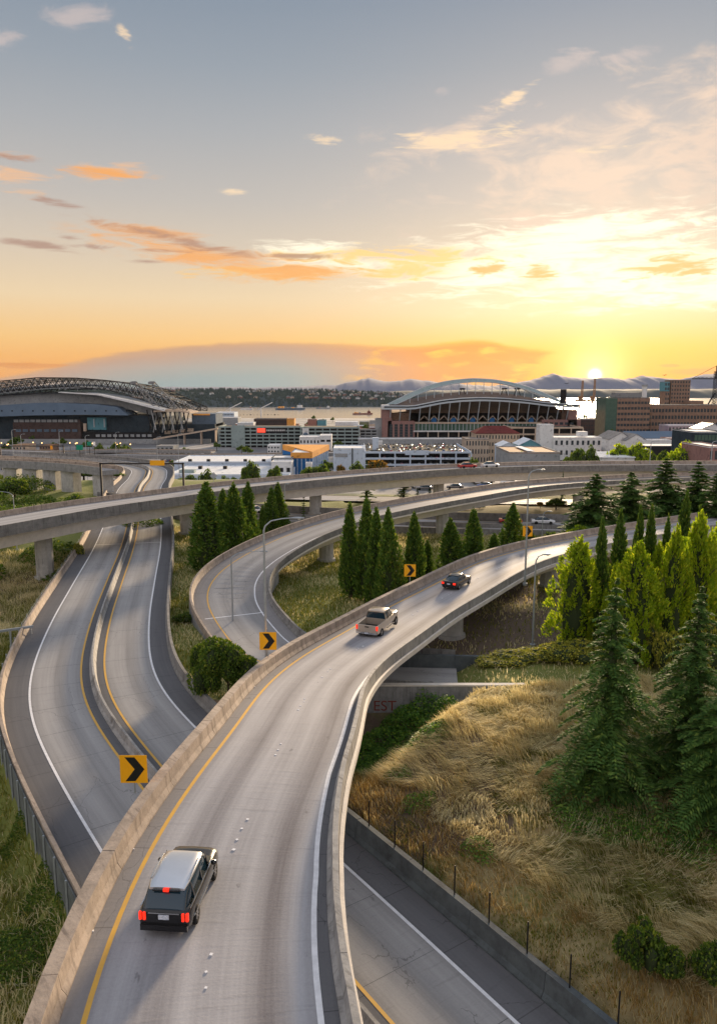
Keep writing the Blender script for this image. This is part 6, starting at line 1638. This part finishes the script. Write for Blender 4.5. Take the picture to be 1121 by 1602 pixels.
# roof leaves seen between the trusses, a slate one and a white one
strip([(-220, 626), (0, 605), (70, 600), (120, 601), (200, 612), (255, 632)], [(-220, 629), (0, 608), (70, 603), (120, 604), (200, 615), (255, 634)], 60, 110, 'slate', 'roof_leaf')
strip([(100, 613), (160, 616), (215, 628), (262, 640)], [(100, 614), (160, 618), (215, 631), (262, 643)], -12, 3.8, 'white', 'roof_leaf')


def truss(parent, top, bot, y, m, n, w=.9, name='truss'):
    mb = MB(); us = np.linspace(top[0][0], top[-1][0], n + 1); tv = np.interp(us, *zip(*top)); bv = np.interp(us, *zip(*bot))
    T = [Vector((sx(u), y, sz(v))) for u, v in zip(us, tv)]; Bt = [Vector((sx(u), y, sz(v))) for u, v in zip(us, bv)]
    for i in range(n):
        mb.bar(T[i], T[i + 1], w * 1.2); mb.bar(Bt[i], Bt[i + 1], w); mb.bar(T[i], Bt[i + 1], w * .7); mb.bar(Bt[i], T[i + 1], w * .7)
    mb.bar(T[-1], Bt[-1], w); mb.bar(T[0], Bt[0], w)
    return mb.build(name, B[m], parent)


topc = [(-220, 622), (-60, 604), (0, 596), (60, 590.5), (120, 591), (170, 595), (205, 600), (240, 612), (268, 626), (292, 636)]
botc = [(-220, 636), (0, 612), (60, 606), (120, 605), (170, 610), (220, 625), (268, 640), (292, 642)]
for y in (2, 26, 50, 74): truss(st, [(u + y * .12, v + y * .05) for u, v in topc], [(u + y * .12, v + y * .05) for u, v in botc], y, 'dark' if y != 26 else 'grey', 52, .7)
for i in range(26):
    u = -60 + i * 13; v = float(np.interp(u, *zip(*topc))); mb = MB(); mb.bar((sx(u), 2, sz(v)), (sx(u + 9), 74, sz(v + 4)), .8); mb.bar((sx(u), 74, sz(v + 4)), (sx(u + 13), 2, sz(float(np.interp(u + 13, *zip(*topc))))), .6); mb.build('cross_brace', B['dark'], st)
for u in (209, 237): # the two raised crane heads
    mb = MB(); mb.bar((sx(u), -2, sz(597)), (sx(u + 36), -2, sz(640)), .8); mb.bar((sx(u + 7), -2, sz(597)), (sx(u + 42), -2, sz(638)), .8)
    for k in range(9): q = k / 8; mb.bar((sx(u + 36 * q), -2, sz(597 + 43 * q)), (sx(u + 7 + 35 * q), -2, sz(597 + 41 * q)), .8)
    mb.box(sx(u - 2), -4, sz(601), sx(u + 7), 2, sz(597)); mb.build('roof_leg', B['roofgrey'], st)
for i in range(9):
    u = 232 + i * 7; mb = MB(); mb.bar((sx(u), -6, sz(641)), (sx(u + 6), -6, sz(672)), 1.1); mb.bar((sx(u + 9), -4, sz(641 + i * .2)), (sx(u + 1), -4, sz(676)), .9); mb.build('brace', B['grey' if i % 2 else 'dark'], st)
strip([(244, 642), (262, 640), (285, 641), (300, 644)], [(244, 644), (285, 643.5), (300, 646)], -10, 30, 'beige', 'roof_leaf'); MB().box(sx(240), 5, 0, sx(334), 60, sz(664)).build('wall', B['darkblue'], st)
MB().box(sx(296), 10, sz(668), sx(334), 50, sz(648)).build('wing', B['slate'], st); MB().box(sx(299), 8, sz(650), sx(325), 9.6, sz(647.5)).build('canopy', B['orange'], st)
for i in range(4): on(st, 'beige', 'window_strip', sx(255 + i * 12), 2, sz(679 - i * 1.2), sx(264 + i * 12), 4.8, sz(674 - i * 1.2))
mb = MB(); mb.add([(sx(246), -20, sz(684)), (sx(345), -20, sz(668)), (sx(345), -12, sz(668)), (sx(246), -12, sz(684)), (sx(246), -20, sz(686.5)), (sx(345), -20, sz(670)), (sx(345), -12, sz(670)), (sx(246), -12, sz(686.5))], [(0, 1, 2, 3), (7, 6, 5, 4), (0, 4, 5, 1), (1, 5, 6, 2), (2, 6, 7, 3), (3, 7, 4, 0)]); mb.build('access_ramp', B['beige'], st)
for u in (292, 318, 340): on(st, 'beige', 'ramp_pier', sx(u), -19, 0, sx(u + 1.6), -13, sz(677 - (u - 290) * .15))
for k in range(14): u = random.uniform(-5, 235); q = PD(u, random.uniform(691, 697), 640); t = thing('parked_bus' if False else 'street_lamp', 'lit yellow street lamp in front of the roofed stadium', 'street lamp', (q.x, 640, SODO), 0, 'lit lamps before the roofed stadium'); MB().tube([(0, 0, 0), (0, 0, q.z - SODO)], .15, 5).build('pole', M['darksteel'], t); MB().ball((0, 0, q.z - SODO), .5, 8).build('lamp_head', B['warmlamp'], t)

# ---------------- stadium with the white arch
D0 = 715
a_ = thing('arched_stadium', 'open stadium with a great pale arch over its roof, in the middle', 'stadium', (xs_at(750, D0, 0), D0, SODO)); st = a_; ox = a_.location.x
front = [(600, 640), (645, 640), (665, 636), (690, 631), (720, 628), (750, 627), (785, 628), (820, 631), (850, 635), (880, 637), (900, 638)]
ft = [(u, v - 2.6) for u, v in front]; strip(ft, front, -14, -11, 'frame', 'roof_fascia', a_); strip([(u, v - 6) for u, v in front], [(u, v - 4.6) for u, v in front], -10, -6, 'frame', 'roof_fascia', a_); strip([(u, v - 4.6) for u, v in front], ft, -9.5, -7, 'dark', 'roof_gap', a_)  # the dark strip between the fascias stands in for shade in the gap
rt = [(610, 632), (640, 626), (670, 620), (710, 614.5), (750, 612.5), (790, 613.5), (830, 618), (860, 624), (890, 631)]
us = np.linspace(610, 892, 30); mb = MB(); v = []
for u in us: v += [(sx(u), -6, sz(float(np.interp(u, *zip(*front)) - 6))), (sx(u), 55, PD(u, float(np.interp(u, *zip(*rt))), D0 + 55).z - SODO)]
mb.add(v, [(2 * i, 2 * i + 2, 2 * i + 3, 2 * i + 1) for i in range(29)] + [(2 * i + 1, 2 * i + 3, 2 * i + 2, 2 * i) for i in range(0)]); o = mb.build('roof', B['brown'] if False else mat('stadium_roof', (.15, .12, .115), .9, (.10, .085, .08), .2, .5, spec=.0), a_); o.modifiers.new('solid', 'SOLIDIFY').thickness = 1.2
# the arch: a triangular lattice of pale steel, drawn as top and bottom booms with web plates
at_ = [(604, 634), (625, 624), (650, 612), (680, 601), (710, 595), (745, 592), (780, 594), (810, 599), (840, 607), (870, 619), (898, 631)]
ab_ = [(610, 636), (630, 629), (655, 617), (685, 606), (712, 600), (745, 597), (780, 598), (808, 603), (836, 611), (864, 622), (892, 633)]


def boom(pts_, y, r, m='frame', name='arch_boom', n=44):
    us = np.linspace(pts_[0][0], pts_[-1][0], n); vs_ = np.interp(us, *zip(*pts_)); vs_[1:-1] = (vs_[:-2] + vs_[1:-1] * 2 + vs_[2:]) / 4; vs_[1:-1] = (vs_[:-2] + vs_[1:-1] * 2 + vs_[2:]) / 4
    p = [Vector((sx(u), y, PD(u, vv_, D0 + y).z - SODO)) for u, vv_ in zip(us, vs_)]; MB().tube(p, r, 8).build(name, B[m], a_); return p


pt_, pb1, pb2 = boom(at_, 26, .55), boom(ab_, 20, .4), boom(ab_, 34, .4)
mb = MB(); mb.add([tuple(p) for p in pt_] + [tuple(p) for p in pb1], [(i, i + 1, 44 + i + 1, 44 + i) for i in range(43)]); mb.build('arch_web', B['greygreen'], a_)
for i in range(0, 43): MB().bar(pb1[i], pb2[i + (1 if i % 2 else 0)], .35).build('arch_brace', B['frame'], a_)
for i in range(5, 40, 2):
    u = us[0] + (us[-1] - us[0]) * i / 43; uu = 604 + (898 - 604) * i / 43; zb = PD(uu, float(np.interp(uu, *zip(*rt))), D0 + 30).z - SODO
    MB().bar(pb1[i], (pb1[i].x, 20, zb - 2), .55).build('hanger', B['frame'], a_)
for u in (729, 797, 818): 
    q = PD(u, 612, D0 + 30); mb = MB(); x = sx(u); mb.bar((x - 3, 30, q.z - SODO - 4), (x - 1, 30, q.z - SODO + 2), .6); mb.bar((x + 3, 30, q.z - SODO - 4), (x + 1, 30, q.z - SODO + 2), .6); mb.box(x - 2.4, 28, q.z - SODO + 1.6, x + 2.4, 32, q.z - SODO + 3); mb.build('light_rig', B['dark'], a_)
on(a_, 'dark', 'scoreboard', sx(881), 10, sz(634), sx(889), 13, sz(609)); mb = MB(); MB().bar((sx(886), 12, sz(634)), (sx(886), 12, sz(650)), 1.4).build('scoreboard_post', B['frame'], a_)
# seating bowl back, raking columns, bracing, blue mesh
MB().box(sx(612), 4, 0, sx(893), 110, sz(646)).build('bowl', B['brown'], a_); MB().prism([(4, sz(660)), (4, sz(646)), (50, sz(628)), (54, sz(628)), (54, sz(660))], sx(640), sx(880), 'x').build('upper_stand', B['brown'], a_)
for i in range(19):
    u = 610 + i * 15.2; v1 = float(np.interp(u, *zip(*front)))
    MB().bar((sx(u), -12, sz(v1)), (sx(u + (.8 if i > 9 else -.8)), -1, sz(661)), .8).build('raking_column', B['frame'], a_)
    if 2 < i < 17: mb = MB(); mb.bar((sx(u + 1), -3, sz(657)), (sx(u + 7.6), -3, sz(650)), .55); mb.bar((sx(u + 7.6), -3, sz(650)), (sx(u + 14), -3, sz(657)), .55); mb.build('bracing', B['beige'], a_)
    if i in (4, 6, 8, 10, 12, 14): on(a_, 'blue', 'banner', sx(u + 3.5), -1.5, sz(660), sx(u + 11.5), -.8, sz(653.5))
on(a_, 'beige', 'concourse', sx(645), -4, sz(662.5), sx(885), 4, sz(660)); on(a_, 'glassg', 'glass_front', sx(648), -3, sz(673), sx(845), 3.9, sz(662.6))
for i in range(34): on(a_, 'frame', 'mullion', sx(648 + i * 5.8), -3.4, sz(673), sx(648.7 + i * 5.8), -3.05, sz(662.6))
on(a_, 'white', 'ledge', sx(646), -7, sz(675), sx(770), 3.9, sz(673.1)); on(a_, 'dark', 'colonnade_shade', sx(650), -2, 0, sx(840), 3.8, sz(675.1))  # near-black box stands in for shade behind the columns
for i in range(8): on(a_, 'beige', 'column', sx(652 + i * 16), -6, 0, sx(653.5 + i * 16), -4.5, sz(675.1))
for (u0, u1, vt) in ((606, 648, 658), (597, 612, 641), (846, 906, 656), (886, 900, 641)):
    MB().box(sx(u0), -6, 0, sx(u1), 3.9 if u1 < 700 and u0 > 600 else 30, sz(vt)).build('brick_wing', B['pink'], a_)
me = winmesh(3.0, 2.2, 'glass')
for i in range(5):
    for j in range(5): link('window', me, a_, (sx(611 + i * 8), -6.05, sz(681 - j * 4.0)))
for i in range(6):
    for j in range(2): link('window', me, a_, (sx(852 + i * 8), -6.05, sz(662 - j * 0 + j * 6)))
on(a_, 'white', 'turret', sx(596), -8, sz(640), sx(608), 6, sz(633))

# ---------------- harbour cranes, ships, far shore
def gantry_crane(u, vtop, vbody, vfoot, D, label, w=9):
    z1, z2, z3 = PD(u, vtop, D).z, PD(u, vbody, D).z, -26.0; x = xs_at(u, D, 0); k = w / F * D / 2; t = thing('harbour_crane', label, 'crane', (x, D, z3))
    for sx_ in (-1, 1): MB().bar((sx_ * k, 0, 0), (sx_ * k * .9, 0, z2 - z3), 2.0).build('leg', B['roofbrown'], t); MB().bar((sx_ * k, 22, 0), (sx_ * k * .9, 22, z2 - z3), 2.0).build('leg', B['roofbrown'], t)
    MB().box(-k * 1.7, 0, z2 - z3 - 2, k * 1.7, 22, z2 - z3 + 1.5).build('girder', B['roofbrown'], t); MB().box(-k * .6, 6, z2 - z3 + 1.5, k * .6, 16, z2 - z3 + 7).build('machine_house', B['roofbrown'], t); MB().box(-k, -.6, (z2 - z3) * .45, k, .6, (z2 - z3) * .45 + 1.6).build('cross_beam', B['roofbrown'], t)
    mb = MB(); mb.bar((-1.4, 4, z2 - z3), (-1.0, 2, z1 - z3), 1.3); mb.bar((1.4, 4, z2 - z3), (1.0, 2, z1 - z3), 1.3)
    for q in range(10): a = z2 + (z1 - z2) * q / 10 - z3; mb.bar((-1.4, 3, a), (1.4, 3, a + (z1 - z2) / 10), .7)
    mb.build('raised_boom', B['roofbrown'], t); return t


gantry_crane(910, 595, 626, 650, 1350, 'left of the two rust coloured harbour cranes with raised booms, near the sun')
gantry_crane(929, 592, 626, 650, 1350, 'right one of the two rust coloured harbour cranes, right under the sun')
for u, lab in ((360, 'small pale slewing crane at the shore, left'), (408, 'small pale slewing crane at the shore, right')):
    D = 1600; q = PD(u, 640, D); t = thing('jib_crane', lab, 'crane', (q.x, D, SEA)); MB().bar((0, 0, 0), (0, 0, q.z - SEA), 2.5).build('tower', B['white'], t); MB().bar((-8, 0, q.z - SEA - 2), (24, 0, q.z - SEA + 14), 1.8).build('jib', B['white'], t)
t = thing('tower_crane', 'tower crane with a lattice mast at the right edge', 'crane', (xs_at(1115, 850, 0), 850, SODO)); H = PD(1115, 572, 850).z - SODO; mb = MB(); k = 1.5
for a, b_ in ((-k, -k), (k, -k), (k, k), (-k, k)): mb.bar((a, b_, 0), (a, b_, H - 6), .5)
for i in range(26): z = i * (H - 6) / 26; s_ = (H - 6) / 26; mb.bar((-k, -k, z), (k, -k, z + s_), .35); mb.bar((k, k, z), (-k, k, z + s_), .35)
mb.build('mast', B['dark'], t); mb = MB(); hj = H - 14; mb.bar((-26, 0, hj), (30, 0, hj), .9); mb.bar((-26, 0, hj + .2), (0, 0, H), .35); mb.bar((30, 0, hj), (0, 0, H), .35); mb.bar((0, 0, hj), (0, 0, H), .8)
for i in range(12): mb.bar((-26 + i * 4.6, 0, hj), (-26 + i * 4.6 + 2.3, 0, hj + 1.6), .3); mb.bar((-26 + i * 4.6 + 2.3, 0, hj + 1.6), (-26 + (i + 1) * 4.6, 0, hj), .3)
mb.build('jib', B['dark'], t); mb = MB(); mb.bar((-18, 0, 14), (0, 0, H * .62), 1.2); mb.build('stay', B['dark'], t)


def ship(u0, u1, v, label, m1, m2, D=None, cargo=0):
    p = P((u0 + u1) / 2, v, CAMZ - SEA); D = p.y; x0, x1 = xs_at(u0, D, SEA), xs_at(u1, D, SEA); L_ = (x1 - x0) / 2; t = thing('ship', label, 'ship', (p.x, D, SEA)); hh_ = max(3, L_ * .10)
    MB().prism([(-L_, hh_), (-L_ * .93, -1), (L_ * .9, -1), (L_, hh_ * 1.25)], -L_ * .13, L_ * .13, 'y').build('hull', B[m1], t); MB().box(L_ * .45, -L_ * .1, hh_, L_ * .78, L_ * .1, hh_ + L_ * .20).build('deckhouse', B[m2], t)
    MB().tube([(L_ * .6, 0, hh_ + L_ * .2), (L_ * .6, 0, hh_ + L_ * .34)], L_ * .05, 8).build('funnel', B[m1], t)
    for i in range(cargo): MB().box(-L_ * .8 + i * L_ * .22, -L_ * .09, hh_, -L_ * .8 + i * L_ * .22 + L_ * .17, L_ * .09, hh_ + random.uniform(.05, .13) * L_).build('cargo', B[random.choice(['brick', 'slate', 'orange'])], t)
    return t


ship(551, 583, 648.5, 'rust red barge on the bay left of the arched stadium', 'brick', 'roofred', cargo=3); ship(430, 478, 641, 'large freighter under the far shore', 'slate', 'white', cargo=5); ship(494, 518, 639.5, 'grey freighter with a white deckhouse under the far shore', 'grey', 'white', cargo=2)
ship(376, 396, 640.5, 'small pale ship by the far shore at the left', 'white', 'brick'); 
t = thing('breakwater', 'dark floating breakwater on the bay', 'breakwater', P(400, 649, 58)); 
for i in range(14): MB().ball((-48 + i * 7.4, random.uniform(-2, 2), 0), random.uniform(1.2, 2.4), 6, 0, .8).build('float', B['dark'], t)
# wood on the far hill and its houses
def hilltop(u, k):
    D = 2700; v = float(np.interp(u, [-100, 0, 240, 330, 420, 500, 560, 620, 650, 672], [610, 610, 612, 611, 612, 612, 614, 617, 625, 634])); zc = CAMZ + (HOR - v) / F * D * 1.01
    f = 1 - (1 - k) ** 1.7; return Vector(((u - CX) / F * D * 1.01, D - 380 * (1 - k) - 6, SEA + (zc - SEA) * f))


n = 5200; us = RNG.uniform(-60, 655, n); ks = RNG.random(n) ** .7; V = []; Fc = []
for i in range(n):
    p = hilltop(us[i], ks[i]); hgt = RNG.uniform(5, 11) * (1.25 if ks[i] > .9 else 1); r = hgt * RNG.uniform(.3, .55); b = len(V)
    V += [(p.x + r * math.cos(a), p.y + r * math.sin(a), p.z - 2) for a in (0, 1.57, 3.14, 4.71)] + [(p.x, p.y, p.z + hgt)]; Fc += [(b, b + 1, b + 4), (b + 1, b + 2, b + 4), (b + 2, b + 3, b + 4), (b + 3, b, b + 4)]
M['farwood'] = mat('far_wood', (.026, .045, .042), .9, (.045, .065, .055), .02, .4)
tag(link('wood', np_mesh('wood', np.array(V), np.array(Fc), [M['farwood']])), 'dark wood covering the far shore hill', 'wood', kind='stuff')
hm_ = {}
for k in ('white', 'beige', 'grey', 'pink'): hm_[k] = (MB().box(-6, -5, 0, 6, 5, 5).mesh('wall', B[k]), MB().prism([(-6.6, 5), (0, 8.5), (6.6, 5)], -5.5, 5.5, 'y').mesh('roof', B['roofgrey']))
for i in range(120):
    u = random.choice([random.uniform(250, 640), random.uniform(480, 640)]); q = hilltop(u, random.choice([.97, .8, .55, .35])); k = random.choice(list(hm_)); t = thing('house', 'small house on the wooded far shore hill', 'house', q + Vector((0, -9, 1)), random.uniform(-.5, .5), 'houses on the far shore hill'); link('wall', hm_[k][0], t); link('roof', hm_[k][1], t)
# a gull or two near the sun
for u, v, lab in ((1039, 587, 'dark bird in the sky near the tower'), (886, 600, 'dark bird in the sky left of the cranes')):
    q = PD(u, v, 300); t = thing('bird', lab, 'bird', q, .6); MB().ball((0, 0, 0), .22, 6, 0, .7).build('body', B['dark'], t); MB().add([(0, -.2, 0), (0, .25, 0), (.9, .1, .35), (1.5, -.1, .2)], [(0, 1, 2), (0, 2, 3)]).build('wing', B['dark'], t); MB().add([(0, -.2, 0), (0, .25, 0), (-.9, .1, .25), (-1.5, -.1, .0)], [(2, 1, 0), (3, 2, 0)]).build('wing', B['dark'], t)

# ------------------------------------------------------------------ evening haze
hz = bpy.data.materials.new('haze'); hz.use_nodes = True; t = NT(hz.node_tree); t.n.remove(t.n['Principled BSDF'])
vol = t.node('ShaderNodeVolumePrincipled'); vol.inputs['Density'].default_value = 1.3e-5; vol.inputs['Color'].default_value = (.80, .88, 1.0, 1); vol.inputs['Anisotropy'].default_value = 0.0
t.l.new(vol.outputs[0], t.n['Material Output'].inputs['Volume'])
o = MB().box(-7400, -340, SEA - 12, 7400, 11900, 330).build('haze', hz); tag(o, 'evening haze', None, kind='stuff')
